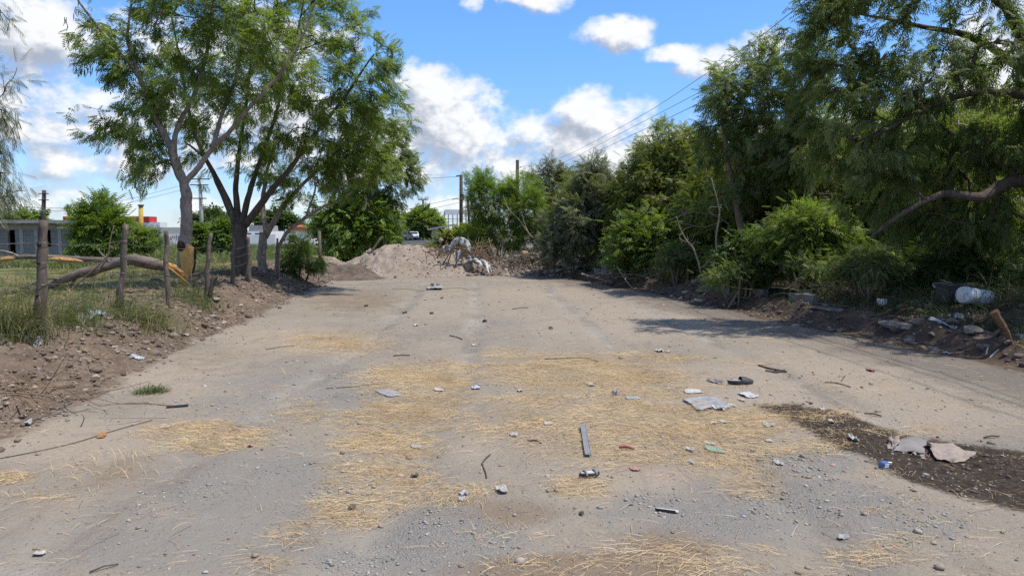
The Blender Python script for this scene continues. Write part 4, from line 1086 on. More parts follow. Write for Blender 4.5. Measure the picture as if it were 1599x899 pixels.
# light trailing growth spilling over the cut bank: one plant built once, then copied
Y = 15.5
trail, _ = shrub('trailing_weed', 'light leafy trailing weed spilling over the cut edge of the right bank', 'weed', 1150, 452, Y, 6, [(1150, 425, Y, 38, 14, .45, 1), (1120, 435, Y - .1, 28, 10, .35, .8), (1185, 432, Y, 28, 12, .35, .8)], 90, 'willow', M['leaf_willow'], M['bark_dry'], 83, per=4, fl=(.10, .20), tone=.55, jit=.09, down=.5, group='trailing weeds on the right bank edge')
for (x, y, s, a) in [(3.5, 22.6, 1.1, .7), (4.1, 21.2, 1.2, 2.1), (4.6, 19.6, 1.15, 3.9), (5.2, 17.4, 1.0, 5.0), (5.9, 14.4, .9, 1.6), (6.4, 13.0, .95, 2.8), (6.3, 12.7, .8, 4.4), (8.6, 11.7, .9, .2), (8.9, 9.4, .9, 5.7), (5.6, 16.2, 1.1, 2.4)]:
    c = copy_tree(trail); c.location = (x, y, h1(x, y)); c.rotation_euler = (0, 0, a); c.scale = (s, s, s)
Y = 17.2
L_ = [PL([(1275, 430, .08), (1268, 350, .07), (1262, 260, .055), (1255, 170, .035), (1250, 90, .012)], Y), PL([(1262, 250, .04), (1290, 190, .03), (1310, 130, .012)], Y)]
r = np.random.default_rng(28)
build_tree('willow_tree', 'slender tall tree filling the sky gap between the tall willowy tree and the huge canopy', 'tree', grd(1275, Y), L_, blob_points([(1255, 110, Y, 44, 56, 1.0, 1), (1285, 180, Y, 50, 55, 1.0, 1), (1250, 230, Y, 55, 50, 1.0, 1), (1290, 290, Y, 60, 40, 1.0, .8)], r, 260), 'willow', M['leaf_willow'], M['bark_dry'], per=4, fl=(.17, .30), seed=84, down=.7, tone=.55)

# ------------------------------------------------------------------ soil heap and rubble at the end of the lot
def heap(name, label, cat, x0, x1, y0, y1, hf, mat, res=.06):
    xs = np.arange(x0, x1, res); ys = np.arange(y0, y1, res)
    X, Y = np.meshgrid(xs, ys); g = H(X, Y); h = hf(X, Y)
    Z = np.where(h > 0.0, g + h, g - 0.12 + np.clip(h, -.1, 0))
    n = len(xs); i = (np.arange(len(ys) - 1)[:, None] * n + np.arange(n - 1)[None]).ravel()
    Fq = np.stack([i, i + 1, i + n + 1, i + n], 1)
    keep = (h.ravel()[Fq] > -0.05).any(1)
    o = mk(name, np.stack([X.ravel(), Y.ravel(), Z.ravel()], 1), Fq[keep], mat, smooth=True)
    return tag(o, label, cat)
MPX = [-8.4, -7.4, -6.3, -5.6, -4.96, -4.3, -3.7, -3.1, -2.7, -1.9, -1.1, -.4]; MPH = [-.1, .22, .42, .78, 1.02, 1.06, 1.06, .98, .86, .60, .25, -.15]
def hm(X, Y):
    cr = np.interp(X, MPX, MPH)
    f = 1 - np.abs(Y - 28.2 - .3 * fbm(X, Y, .5, 2, 3)) / (2.3 + .3 * fbm(X, X * 0, .9, 2, 8))
    h = cr * np.clip(sst(f, 0, .85), 0, 1) * 1.0
    ero = np.abs(fbm(X * 1.5, Y * .5, 1.6, 3, 91)) * .18
    return np.where(f > 0, h + (fbm(X, Y, 1.5, 4, 95) * .17 + fbm(X, Y, 5, 3, 97) * .08 - ero * .4) * sst(h, 0, .3), -.2 + 0 * h)
m, N, out = new_mat('heap_soil')
tcn = N.n('ShaderNodeTexCoord'); o_ = tcn.outputs['Object']
n1 = N.noise(o_, 1.3, 5, .6); n2 = N.noise(o_, 7, 5, .65); n3 = N.noise(o_, 30, 4, .65)
col = N.mix(N.ss(n1, .35, .65), (0.345, 0.28, 0.222), (0.265, 0.21, 0.163))
col = N.mix(N.m('MULTIPLY', N.ss(n2, .5, .68), .6), col, (0.18, 0.13, 0.10))
col = N.mix(N.m('MULTIPLY', N.ss(n3, .56, .7), .6), col, (0.43, 0.37, 0.32))
principled(N, out, col, .93, N.m('ADD', N.m('MULTIPLY', n2, 1.2), n3), .6, .05, .1)
M['heap_soil'] = m
heap('dirt_mound', 'broad heap of loose pinkish soil closing the end of the lot', 'dirt mound', -8.5, -.3, 25.2, 31.2, hm, M['heap_soil'])
def hr_(X, Y):
    cr = np.interp(X, [-1.9, -1.2, -.4, .3, .9, 1.5, 2.1, 2.8], [-.1, .35, .45, .62, .72, .62, .5, -.1])
    f = 1 - np.abs(Y - 27.9) / 1.9
    return np.where(f > 0, cr * sst(f, 0, .8) + (fbm(X, Y, 2.2, 4, 77) * .22 + fbm(X, Y, 7, 3, 79) * .08) * sst(cr, 0, .3), -.2)
M['heap_dark'] = simple('heap_dark', (0.20, 0.155, 0.115), (0.12, 0.09, 0.066), 5, .93, .7, .03, .1, (0.30, 0.25, 0.20))
heap('rubble_heap', 'lower heap of mixed rubble and garden waste right of the soil heap', 'rubble heap', -2.0, 2.9, 25.9, 30, hr_, M['heap_dark'])
M['heap_spill_shaded'] = simple('heap_spill_shaded', (0.155, 0.12, 0.092), (0.085, 0.066, 0.052), 4, .95, .8, .03, .1, (0.22, 0.18, 0.15))  # spilled soil, the left trees' shade put into its dark colour
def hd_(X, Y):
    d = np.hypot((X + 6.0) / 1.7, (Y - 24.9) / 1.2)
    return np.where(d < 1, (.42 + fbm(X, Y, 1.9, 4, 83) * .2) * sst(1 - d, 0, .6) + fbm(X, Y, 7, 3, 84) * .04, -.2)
heap('soil_spill', 'dark shaded mound of spilled soil at the left foot of the big soil heap', 'dirt mound', -8.2, -4.0, 23.4, 26.3, hd_, M['heap_spill_shaded'])
def on_heap(x, y):
    z = h1(x, y)
    a = float(hm(np.array([x]), np.array([y]))[0]); b = float(hr_(np.array([x]), np.array([y]))[0])
    return z + max(a, b, 0)
def hp(px, py):
    """pixel to heap surface"""
    d = ray(px, py); ys = np.arange(24, 31, .03); xs = d[0] * ys; zs = EYE + d[2] * ys
    g = H(xs, ys) + np.maximum(np.maximum(hm(xs, ys), hr_(xs, ys)), 0)
    k = np.argmax(g > zs) if (g > zs).any() else 130
    return np.array([xs[k], ys[k], g[k]])
r = np.random.default_rng(31)
def hrocks(name, n, x0, x1, y0, y1, s, mat, lab, seed):
    q = np.random.default_rng(seed); VV, FF, n0, tn = [], [], 0, []
    for i in range(n):
        x, y = q.uniform(x0, x1), q.uniform(y0, y1); z = on_heap(x, y)
        if z - h1(x, y) < .03 and q.random() < .75: continue
        V, F = rockm(float(np.clip(math.exp(q.normal(math.log(s), .5)), .02, .2)), seed * 100 + i, 1)
        V = V @ np.array(Matrix.Rotation(q.uniform(0, 6.28), 3, 'Z')).T + [x, y, z + .01]
        VV.append(V); FF += [tuple(i2 + n0 for i2 in f) for f in F]; n0 += len(V); tn.append(np.full(len(V), q.random()))
    o = mk(name, np.concatenate(VV), FF, mat, attrs={'tone': np.concatenate(tn)})
    return tag(o, lab, 'rubble', kind='stuff')
hrocks('mound_stones', 950, -8.2, -.8, 25.3, 28.6, .032, M['clods_mound'], 'small stones and clods covering the pinkish soil heap', 51)
hrocks('heap_rubble', 1100, -1.6, 2.5, 25.9, 28.2, .065, M['clods_mound'], 'broken rubble pieces covering the lower heap', 52)
hrocks('spill_clods', 10, -7.5, -6, 25, 26, .05, M['clods'], 'clods where the two left heaps meet', 53)

# dead brush lying over the heaps: sticks nobody could count, in piles
def stick_pile(name, label, cat, cx, cy, cz, sx, sy, sz, n, seed, mat, L=(.5, 1.4), rad=(.006, .018), flat=.35):
    q = np.random.default_rng(seed); VV, FF, n0 = [], [], 0
    for i in range(n):
        c = np.array([cx + q.normal(0, sx), cy + q.normal(0, sy), cz + abs(q.normal(0, sz))])
        d = q.normal(size=3); d[2] *= flat; d /= np.linalg.norm(d); l = q.uniform(*L)
        pts = [c - d * l / 2, c + q.normal(0, .05, 3) * l, c + d * l / 2 + q.normal(0, .08, 3) * l]
        rr = q.uniform(*rad)
        V, F = tube(curve(pts, 3), np.linspace(rr, rr * .4, 7), 4, cap=False)
        VV.append(V); FF += [tuple(i2 + n0 for i2 in f) for f in F]; n0 += len(V)
    V = np.concatenate(VV); V[:, 2] = np.maximum(V[:, 2], H(V[:, 0], V[:, 1]) + .005)
    o = mk(name, V, FF, mat)
    return tag(o, label, cat)
M['twigs'] = simple('twigs', (0.26, 0.185, 0.12), (0.14, 0.10, 0.07), 6, .9, .2, .005, .15)
M['twigs_dark'] = simple('twigs_dark', (0.14, 0.11, 0.085), (0.075, 0.06, 0.048), 6, .9, .2, .005, .15)
c = hp(690, 383)
brush = stick_pile('brush_pile', 'tangle of dry brown brush on top of the soil heap', 'brush pile', c[0], c[1], c[2], .35, .3, .10, 110, 61, M['twigs'])
c = hp(738, 402)
stick_pile('brush_pile', 'tangle of dead sticks around the white tarpaulin', 'brush pile', c[0], c[1] + .3, c[2], .42, .35, .28, 170, 62, M['twigs'], (.5, 1.6), (.008, .022), .8)
c = hp(830, 408)
stick_pile('brush_pile', 'spread of dead twigs over the rubble heap before the bushes', 'brush pile', c[0], c[1] + .3, c[2], .75, .3, .12, 150, 63, M['twigs_dark'], (.4, 1.2))
c = gp(985, 436)
stick_pile('brush_pile', 'pile of broken sticks and planks below the low block wall', 'brush pile', c[0] + .3, c[1], c[2] + .05, .65, .3, .10, 60, 64, M['bark_bleached'], (.5, 1.3), (.012, .03), .15)
c = hp(800, 418)
stick_pile('brush_pile', 'matted dry garden waste at the front of the rubble heap', 'brush pile', c[0], c[1] + .15, c[2], .55, .2, .08, 130, 68, M['twigs'], (.3, .9), (.004, .012), .5)
c = gp(1360, 455)
stick_pile('brush_pile', 'dark scattered twigs on the shaded right bank', 'brush pile', c[0], c[1], c[2] + .03, .9, .5, .06, 60, 65, M['twigs_dark'], (.3, .9), (.005, .012), .15)
c = gp(45, 625)
stick_pile('brush_pile', 'dry stalks and twigs lying on the left bank close to the camera', 'brush pile', c[0], c[1], c[2] + .03, .42, .4, .05, 75, 66, M['twigs'], (.2, .7), (.003, .009), .15)
c = gp(490, 440)
stick_pile('brush_pile', 'broken pale sticks at the bank edge below the leaning tree', 'brush pile', c[0], c[1], c[2] + .05, .4, .4, .1, 34, 67, M['bark_bleached'], (.3, .9), (.008, .02), .5)

# sheets: crumpled plastic, cloth and paper, each with its own outline
def sheet(name, label, cat, pos, w, l, mat, seed, rz=0.0, crump=.02, tilt=0.0, fold=None, n=14, drape=None, thick=.0015, group=None, ragged=.16):
    q = np.random.default_rng(seed)
    u = np.linspace(-1, 1, n); U, Vv = np.meshgrid(u, u)
    rad = np.maximum(np.abs(U), np.abs(Vv)); th = np.arctan2(Vv, U)
    # square grid to rounded ragged outline
    sq = 1 - .16 * (np.abs(U * Vv)) + ragged * (fbm(np.cos(th) * 1.7 + seed, np.sin(th) * 1.7, 1.0, 3, seed)) * rad
    X = U * sq * w / 2; Y = Vv * sq * l / 2
    Z = (fbm(U * 1.4 + seed, Vv * 1.4, 1.2, 3, seed + 3) + .5 * np.abs(fbm(U + 5, Vv, 2.2, 3, seed + 9))) * crump
    Z = Z - Z.min() * .7
    if fold: Z = Z + fold * np.exp(-((U * .8 + Vv * .35 + q.uniform(-.2, .2)) / .28) ** 2)
    c, s = math.cos(rz), math.sin(rz)
    X, Y = X * c - Y * s + pos[0], X * s + Y * c + pos[1]
    if drape is not None:
        Z = Z + drape(X, Y)
    else:
        Z = Z + H(X, Y) + .006 + (U + 1) * tilt * w / 2
    V = np.stack([X.ravel(), Y.ravel(), Z.ravel()], 1)
    i = (np.arange(n - 1)[:, None] * n + np.arange(n - 1)[None]).ravel()
    Fq = np.stack([i, i + 1, i + n + 1, i + n], 1)
    # real thickness: a second skin below, joined round the rim
    V2 = V - [0, 0, thick]
    rim = list(range(n)) + [k * n + n - 1 for k in range(1, n)] + [(n - 1) * n + k for k in range(n - 2, -1, -1)] + [k * n for k in range(n - 2, 0, -1)]
    FF = [tuple(f) for f in Fq] + [tuple(f[::-1] + n * n) for f in Fq]
    for a, b in zip(rim, rim[1:] + rim[:1]): FF.append((a, a + n * n, b + n * n, b))
    o = mk(name, np.concatenate([V, V2]), FF, mat, smooth=True)
    return tag(o, label, cat, group)
M['plastic_white'] = simple('plastic_white', (0.52, 0.51, 0.49), (0.38, 0.37, 0.36), 6, .5, .2, .005, .4)
M['plastic_grey'] = simple('plastic_grey', (0.34, 0.33, 0.325), (0.25, 0.245, 0.24), 9, .6, .3, .005, .35)
M['plastic_blue'] = simple('plastic_blue', (0.09, 0.15, 0.34), (0.07, 0.11, 0.25), 6, .45, .2, .004, .4)
M['pale_blue'] = simple('pale_blue', (0.30, 0.33, 0.38), (0.40, 0.41, 0.42), 10, .6, .2, .004, .3)
M['plastic_green'] = simple('plastic_green', (0.22, 0.33, 0.255), (0.19, 0.25, 0.20), 6, .5, .2, .004, .4)
M['plastic_red'] = simple('plastic_red', (0.33, 0.085, 0.075), (0.24, 0.07, 0.06), 9, .5, .2, .004, .4)
M['red_faded'] = simple('red_faded', (0.36, 0.18, 0.155), (0.30, 0.20, 0.17), 9, .7, .2, .004, .3)
M['rubber'] = simple('rubber', (0.025, 0.025, 0.027), (0.05, 0.049, 0.047), 12, .6, .3, .004, .4)
M['paper'] = simple('paper', (0.44, 0.42, 0.38), (0.31, 0.285, 0.25), 9, .9, .3, .003, .2)
M['cardboard'] = simple('cardboard', (0.34, 0.26, 0.20), (0.26, 0.19, 0.145), 7, .9, .4, .004, .15)
M['cloth_brown'] = simple('cloth_brown', (0.335, 0.27, 0.225), (0.24, 0.19, 0.155), 14, .95, .5, .004, .1, (0.40, 0.335, 0.29))
M['cloth_grey'] = simple('cloth_grey', (0.27, 0.245, 0.225), (0.20, 0.18, 0.165), 9, .95, .5, .004, .1)
M['foam'] = simple('foam', (0.46, 0.44, 0.40), (0.34, 0.32, 0.29), 20, .8, .5, .006, .2)
def pxw(px, py, dpx): return dpx * gp(px, py)[1] / FPX     # a width in pixels turned into metres at that spot
def litter(name, label, cat, px, py, wpx, hpx, mat, seed, rz=0, crump=.015, **k):
    wpx *= .78; hpx *= .78
    p = gp(px, py); w = wpx * p[1] / FPX; l = hpx * p[1] / FPX / max((EYE - p[2]) / math.hypot(p[1], EYE), .12)
    return sheet(name, label, cat, p, w, min(l, w * 2.5), mat, seed, rz, crump * .6, **k)

# the white tarpaulin over the dead brush: hanging tatters and a long torn strip
c = hp(712, 402)
tarp = thing('tarpaulin', 'tattered white tarpaulin hanging over the tangle of dead sticks', 'tarpaulin', c)
def ribbon(path, widths, mat, parent, name, seed):
    p = curve(path, 5); n = len(p); wd = np.interp(np.linspace(0, 1, n), np.linspace(0, 1, len(widths)), widths)
    q = np.random.default_rng(seed); cols = 7; V = []
    for i in range(n):
        for k in range(cols):
            t = k / (cols - 1) - .5
            V.append(p[i] + [t * wd[i], q.normal(0, .02) + .10 * math.sin(k * 1.7 + i * .5), .05 * math.cos(k * 2.1 + i * .4) + q.normal(0, .012)])
    V = np.array(V); F = [(i * cols + k, i * cols + k + 1, (i + 1) * cols + k + 1, (i + 1) * cols + k) for i in range(n - 1) for k in range(cols - 1)]
    V2 = V + [0, .006, 0]; m0 = len(V)
    rim = [k for k in range(cols)] + [i * cols + cols - 1 for i in range(1, n)] + [(n - 1) * cols + k for k in range(cols - 2, -1, -1)] + [i * cols for i in range(n - 2, 0, -1)]
    F = F + [tuple(x + m0 for x in f[::-1]) for f in F] + [(a, a + m0, b + m0, b) for a, b in zip(rim, rim[1:] + rim[:1])]
    return mk(name, np.concatenate([V, V2]), F, mat, parent, smooth=True)
Yt = 27.0
def tatters(edge, lens, mat, parent, name, seed, lean=-.18, rows=9):
    """cloth hanging from a bent edge, its hem torn into tongues of unequal length"""
    e = curve(edge, 6); n = len(e); q = np.random.default_rng(seed)
    L = np.interp(np.linspace(0, 1, n), np.linspace(0, 1, len(lens)), lens) * (1 + .45 * fbm(np.arange(n) * .9, np.full(n, seed * 1.7), 1, 2, seed))
    V = []
    for k in range(rows):
        t = k / (rows - 1)
        for i in range(n):
            f = fbm(np.array([i * .55 + seed]), np.array([t * 2.2]), 1.0, 3, seed)[0]
            V.append(e[i] + np.array([.06 * f * t + .03 * math.sin(i * 1.3) * t, lean * t * L[i] * 1.3 + .10 * f - .04 * math.sin(i * 1.1), -L[i] * t + .03 * f]))
    V = np.array(V); F = []
    for k in range(rows - 1):
        for i in range(n - 1):
            if k > rows * .45 and (i * 7 + seed) % 6 == 0: continue
            F.append((k * n + i, k * n + i + 1, (k + 1) * n + i + 1, (k + 1) * n + i))
    o = mk(name, V, F, mat, parent, smooth=True)
    so = o.modifiers.new('thickness', 'SOLIDIFY'); so.thickness = .006
    return o
tatters([P(702, 384, Yt), P(708, 374, Yt), P(718, 370, Yt - .1), P(728, 373, Yt - .1), P(735, 382, Yt)], [.2, .32, .16, .36, .5], M['plastic_white'], tarp, 'sheet', 1)
tatters([P(690, 386, Yt - .1), P(698, 382, Yt - .1), P(706, 386, Yt - .15)], [.12, .3, .1], M['plastic_grey'], tarp, 'tatter', 2)
tatters([P(708, 388, Yt - .2), P(714, 391, Yt - .2), P(720, 389, Yt - .2)], [.2, .45, .25], M['plastic_grey'], tarp, 'tatter', 3)
mbp = MB()
for a, b in [((693, 412), (722, 372)), ((700, 414), (715, 371)), ((722, 412), (726, 376)), ((712, 414), (735, 382)), ((684, 402), (706, 380))]:
    pa, pb = P(a[0], a[1], Yt + .1), P(b[0], b[1], Yt + .1)
    pa = pa - [0, .45, 0]; pb = pb - [0, .30, 0]
    mbp.add(*tube(curve([pa, (pa + pb) / 2 + [0, 0, .08], pb], 4), np.linspace(.028, .012, 9), 6))
tag(mbp.build('dead_branches', M['twigs_dark']), 'few dark dead branches propping up the tattered white tarpaulin', 'branches')
ws = thing('plastic_sheet', 'white plastic sheet slumped down the heap right of the tarpaulin', 'plastic sheet', hp(752, 412))
ribbon([P(733, 408, 26.6), P(745, 405, 26.5), P(756, 410, 26.3), P(762, 420, 26.15), P(766, 425, 26.1)], [.2, .3, .36, .2, .1], M['plastic_white'], ws, 'sheet', 6)
ribbon([P(732, 400, 26.8), P(738, 404, 26.7), P(742, 409, 26.6)], [.2, .3, .2], M['plastic_grey'], ws, 'grey_fold', 7)
c = hp(818, 402)
V, F = rockm(.17, 77, 2, 1.1); tag(mk('rubbish_bag', V + [c[0], c[1] - .1, c[2] + .12], F, simple('bag_yellow', (.50, .40, .17), (.40, .31, .13), 8, .6), smooth=True), 'crumpled yellowish bag on top of the rubble heap', 'bag')
c = hp(735, 421)
V, F = rockm(.33, 78, 3, .75); mk_ = mk('boulder', V + [c[0], c[1], c[2] + .05], F, M['heap_soil'], smooth=True); tag(mk_, 'large rounded clay lump at the foot of the tarpaulin heap', 'boulder')
c = hp(590, 390)
tag(mk('stake', *tube(curve([P(578, 397, 27.6), P(586, 384, 27.5), P(592, 376, 27.4), P(597, 369, 27.4)], 3), np.linspace(.05, .03, 10), 6), M['bark_bleached']), 'pale broken stick standing up on the left end of the soil heap', 'stick')
c = hp(578, 390)
V, F = rockm(.2, 79, 2, .8); tag(mk('rock', V + [c[0], c[1], c[2] + .1], F, M['heap_soil']), 'pale rock on the crest of the soil heap beside the upright stick', 'rock')
c = hp(690, 378)
V, F = rockm(.16, 80, 2, .9); tag(mk('rock', V + [P(688, 375, 28)[0], 28, P(688, 376, 28)[2]], F, M['clods_mound']), 'grey rock poking out above the brush on the soil heap', 'rock')

# ------------------------------------------------------------------ wire fence
posts = []
PD = [((62, 516), (67, 344), .082, 'thick grey fence post nearest the camera beside the fallen branch', 1), ((187, 482), (196, 350), .062, 'rough reddish fence post in front of the fallen branch', 2),
      ((263, 478), (259, 361), .058, 'crooked weathered fence post just left of the torn tree', 3), ((321, 466), (329, 364), .060, 'forked grey fence post just right of the torn tree', 4),
      ((363, 444), (364, 371), .062, 'straight grey fence post left of the dark multi-stemmed trunk', 5), ((390, 441), (387, 370), .070, 'dark fence post hugging the right side of the dark trunk', 6),
      ((434, 436), (433, 372), .046, 'thin fence post beyond the dark trunks below the leaning tree', 7)]
tops = []
for (b, t, rad, lab, sd) in PD:
    p = gp(*b); Yp = p[1]
    q = P(t[0], t[1], Yp)
    r = np.random.default_rng(sd)
    k = 6; pts = [p * (1 - s) + q * s + np.array([r.normal(0, .010), r.normal(0, .012), 0]) for s in np.linspace(0, 1, k)]
    pts[0] = pts[0] - np.array([0, 0, .2])
    root = thing('fence_post', lab, 'fence post', p, 'old wooden posts of the wire fence')
    pts = curve(pts, 3)
    V, F = tube(pts, np.linspace(rad * .82, rad * .62, len(pts)) * (1 + r.normal(0, .06, len(pts))), 11, True, .12, sd)
    mk('post', V, F, M['post_wood'], root, smooth=True)
    if sd == 4:
        a = P(322, 440, Yp); V, F = tube(curve([a + [.05, 0, -.3], a + [.13, 0, -.02], a + [.24, -.02, .12]], 4), np.linspace(.055, .02, 9), 7); mk('side_branch', V, F, M['bark_dark'], root, smooth=True)
    if sd == 1:
        for zf in (.32, .62, .78):
            c = p * (1 - zf) + q * zf; V, F = rockm(.035, int(zf * 100), 1, .8); mk('knot', V + c + [.0, -rad * .72, 0], F, M['char'], root)
    for zf in (.42, .62, .80):
        st = MB()
        c = p * (1 - zf) + q * zf
        ringp = [c + rad * .88 * np.array([math.cos(a), math.sin(a), .02 * math.sin(3 * a)]) for a in np.linspace(0, 6.28, 14)]
        st.add(*tube(ringp, .0028, 4, False)); st.build('wire_tie', M['wire'], root)
    tops.append((p, q))
# line posts outside the picture carry the wires on
p0 = np.array([-6.3, 4.2, h1(-6.3, 4.2)]); q0 = p0 + [.05, 0, 1.45]
root = thing('fence_post', 'grey fence post next before the nearest visible one', 'fence post', p0, 'old wooden posts of the wire fence')
V, F = tube([p0 - [0, 0, .2], (p0 + q0) / 2, q0], [.09, .08, .075], 11, True, .06, 44); mk('post', V, F, M['post_wood'], root, smooth=True)
seq = [(p0, q0)] + tops
pend = np.array([-6.9, 26, h1(-6.9, 26)]); seq.append((pend, pend + [0, 0, 1.3]))
root = thing('fence_post', 'last fence post hidden in the dark bush by the soil heap', 'fence post', pend, 'old wooden posts of the wire fence')
V, F = tube([pend - [0, 0, .2], pend + [0, 0, .6], pend + [0, 0, 1.35]], [.07, .06, .055], 10, True, .06, 45); mk('post', V, F, M['post_wood'], root, smooth=True)
for zf, w in ((.42, 'lowest'), (.62, 'middle'), (.80, 'topmost')):
    pts = []
    for (a, b), (a2, b2) in zip(seq[:-1], seq[1:]):
        c, d = a * (1 - zf) + b * zf, a2 * (1 - zf) + b2 * zf
        for s in np.linspace(0, 1, 12, endpoint=False):
            pts.append(c * (1 - s) + d * s + np.array([-.07, 0, -.05 * 4 * s * (1 - s)]))
    pts.append(d + [-.07, 0, 0])
    wb = MB(); wb.add(*tube(pts, .0045, 4, False))
    P_ = np.array(pts); Ls = np.concatenate([[0], np.cumsum(np.linalg.norm(np.diff(P_, axis=0), axis=1))]); r = np.random.default_rng(int(zf * 100))
    for s in np.arange(.1, min(Ls[-1], 15), .13):
        c = np.array([np.interp(s, Ls, P_[:, k]) for k in range(3)]); d = r.normal(size=3); d /= np.linalg.norm(d)
        wb.add(*tube([c - d * .016, c + d * .016], .002, 3, False))
    tag(wb.build('barbed_wire', M['wire']), w + ' strand of rusty barbed wire along the wooden fence posts', 'barbed wire')

M['bark_fallen'] = simple('bark_fallen', (0.20, 0.162, 0.132), (0.11, 0.088, 0.072), 9, .92, .8, .02, .12, (0.27, 0.22, 0.18), (.4, 1, 1))
# fallen limb split from the torn tree
Yb = 13.9
fb = thing('fallen_branch', 'thick torn branch fallen from the split tree, arching down behind the fence posts', 'branch', (P(40, 462, Yb)[0], Yb, h1(P(40, 462, Yb)[0], Yb)))
c = curve([tuple(P(278, 424, Yb + .7)) + (.07,), tuple(P(262, 417, Yb + .5)) + (.105,), tuple(P(240, 411, Yb + .2)) + (.125,), tuple(P(210, 406, Yb)) + (.125,), tuple(P(175, 412, Yb)) + (.11,), tuple(P(140, 424, Yb)) + (.10,), tuple(P(105, 434, Yb)) + (.09,), tuple(P(75, 446, Yb + .1)) + (.08,), tuple(P(40, 458, Yb + .2)) + (.06,), tuple(P(5, 470, Yb + .3)) + (.04,)], 5)
c[:, 2] += fbm(np.arange(len(c)) * .33, np.zeros(len(c)), 1, 2, 3) * .035; c[:, 1] += fbm(np.arange(len(c)) * .3, np.ones(len(c)), 1, 2, 6) * .05; c[:, 3] *= .86 + .16 * fbm(np.arange(len(c)) * .5, np.zeros(len(c)), 1, 2, 9)
V, F = tube(c[:, :3], c[:, 3], 12, True, .13, 3); mk('limb', V, F, M['bark_fallen'], fb, smooth=True)
V, F = tube(curve([P(300, 441, Yb + .9), P(290, 434, Yb + .75), P(277, 424, Yb + .58), P(262, 417, Yb + .42), P(248, 412, Yb + .25)], 4), [.006, .01, .015, .022, .03, .038, .045, .05, .055, .058, .06, .06, .058, .055, .05, .04, .02], 9, True, .3, 8); mk('torn_wood', V + [0, -.035, .045], F, M['torn_wood'], fb)
sp = MB()
for k, (a, b) in enumerate([((256, 416), (284, 434)), ((262, 418), (300, 448))]):
    pa, pb = P(a[0], a[1], Yb + .35), P(b[0], b[1], Yb + .8); sp.add(*tube([pa, (pa + pb) / 2 + [0, -.03, .03], pb], [.03, .022, .003], 5, True, .2, k))
sp.build('splinter', M['torn_wood'], fb)
for k, pts in enumerate([[(120, 430), (108, 452), (96, 470)], [(70, 447), (60, 462), (42, 470)], [(175, 412), (160, 398), (152, 388)], [(100, 436), (70, 436), (30, 452)]]):
    V, F = tube(curve([P(x, y, Yb) for x, y in pts], 4), np.linspace(.03, .008, 9), 6); mk('side_branch', V, F, M['bark_fallen'], fb, smooth=True)
fs = thing('split_branch', 'long split branch with a bared yellow underside lying level behind the nearest fence post', 'branch', (P(80, 405, 14.3)[0], 14.3, h1(P(80, 405, 14.3)[0], 14.3)))
c = curve([tuple(P(215, 408, 14.2)) + (.06,), tuple(P(165, 406, 14.3)) + (.055,), tuple(P(120, 404, 14.3)) + (.05,), tuple(P(80, 402, 14.3)) + (.05,), tuple(P(40, 401, 14.3)) + (.045,), tuple(P(0, 404, 14.4)) + (.04,), tuple(P(-60, 410, 14.4)) + (.02,)], 4)
V, F = tube(c[:, :3], c[:, 3], 9, True, .08, 5); mk('limb', V, F, M['bark_fallen'], fs, smooth=True)
V, F = tube(curve([P(130, 407, 14.26), P(100, 404.5, 14.25), P(75, 403, 14.25)], 5), np.array([.01, .03, .04, .045, .045, .045, .045, .04, .035, .02, .01]), 8, True, .15, 6); mk('torn_wood', V + [0, 0, -.012], F, M['torn_wood'], fs)
V, F = tube(curve([P(-5, 405, 14.36), P(10, 403.5, 14.34), P(25, 402.5, 14.3)], 5), np.array([.01, .03, .035, .04, .04, .04, .04, .035, .03, .02, .01]), 8, True, .15, 6); mk('torn_wood', V + [0, -.004, -.012], F, M['torn_wood'], fs)
V, F = tube(curve([P(30, 401, 14.3), P(15, 394, 14.2), P(-5, 390, 14.1)], 4), np.linspace(.03, .012, 9), 6); mk('side_branch', V, F, M['bark_pale'], fs, smooth=True)
for k, (pts, lab) in enumerate([([(85, 474), (125, 440), (160, 408), (185, 380), (212, 355)], 'long thin bare stick leaning across the second fence post'), ([(150, 428), (168, 400), (172, 375), (178, 352)], 'thin upright bare stick left of the second fence post')]):
    V, F = tube(curve([P(x, y, 13.0 - .1 * k) for x, y in pts], 4), np.linspace(.018, .006, (len(pts) - 1) * 4 + 1), 6)
    tag(mk('bare_stick', V, F, M['twigs'], smooth=True), lab, 'stick')

# ------------------------------------------------------------------ block house beyond the fence
Yh = 41.0
m, N, out = new_mat('cinder_wall')
tcn = N.n('ShaderNodeTexCoord'); mp = N.n('ShaderNodeMapping'); mp.inputs['Rotation'].default_value = (math.pi / 2, 0, 0); N.put(mp.inputs['Vector'], tcn.outputs['Object'])
bk = N.n('ShaderNodeTexBrick'); N.put(bk.inputs['Vector'], mp.outputs[0])
bk.inputs['Scale'].default_value = 1.0; bk.inputs['Brick Width'].default_value = .4; bk.inputs['Row Height'].default_value = .2; bk.inputs['Mortar Size'].default_value = .012
bk.inputs['Color1'].default_value = (.21, .205, .20, 1); bk.inputs['Color2'].default_value = (.17, .167, .163, 1); bk.inputs['Mortar'].default_value = (.26, .255, .25, 1)
nz = N.noise(tcn.outputs['Object'], 1.1, 5, .6)
col = N.mix(N.m('MULTIPLY', N.ss(nz, .4, .7), .5), bk.outputs['Color'], (.17, .16, .155))
principled(N, out, col, .92, N.m('ADD', bk.outputs['Fac'], nz), .3, .01, .15)
M['cinder_wall'] = m
M['concrete'] = simple('concrete', (0.36, 0.345, 0.325), (0.27, 0.255, 0.24), 4, .9, .4, .01, .2, (0.20, 0.185, 0.17))
M['dark_hole'] = simple('dark_room', (0.03, 0.03, 0.03), (0.02, 0.02, 0.02), 3, .9)
xl, xr_ = P(-150, 380, Yh)[0], P(128, 380, Yh)[0]
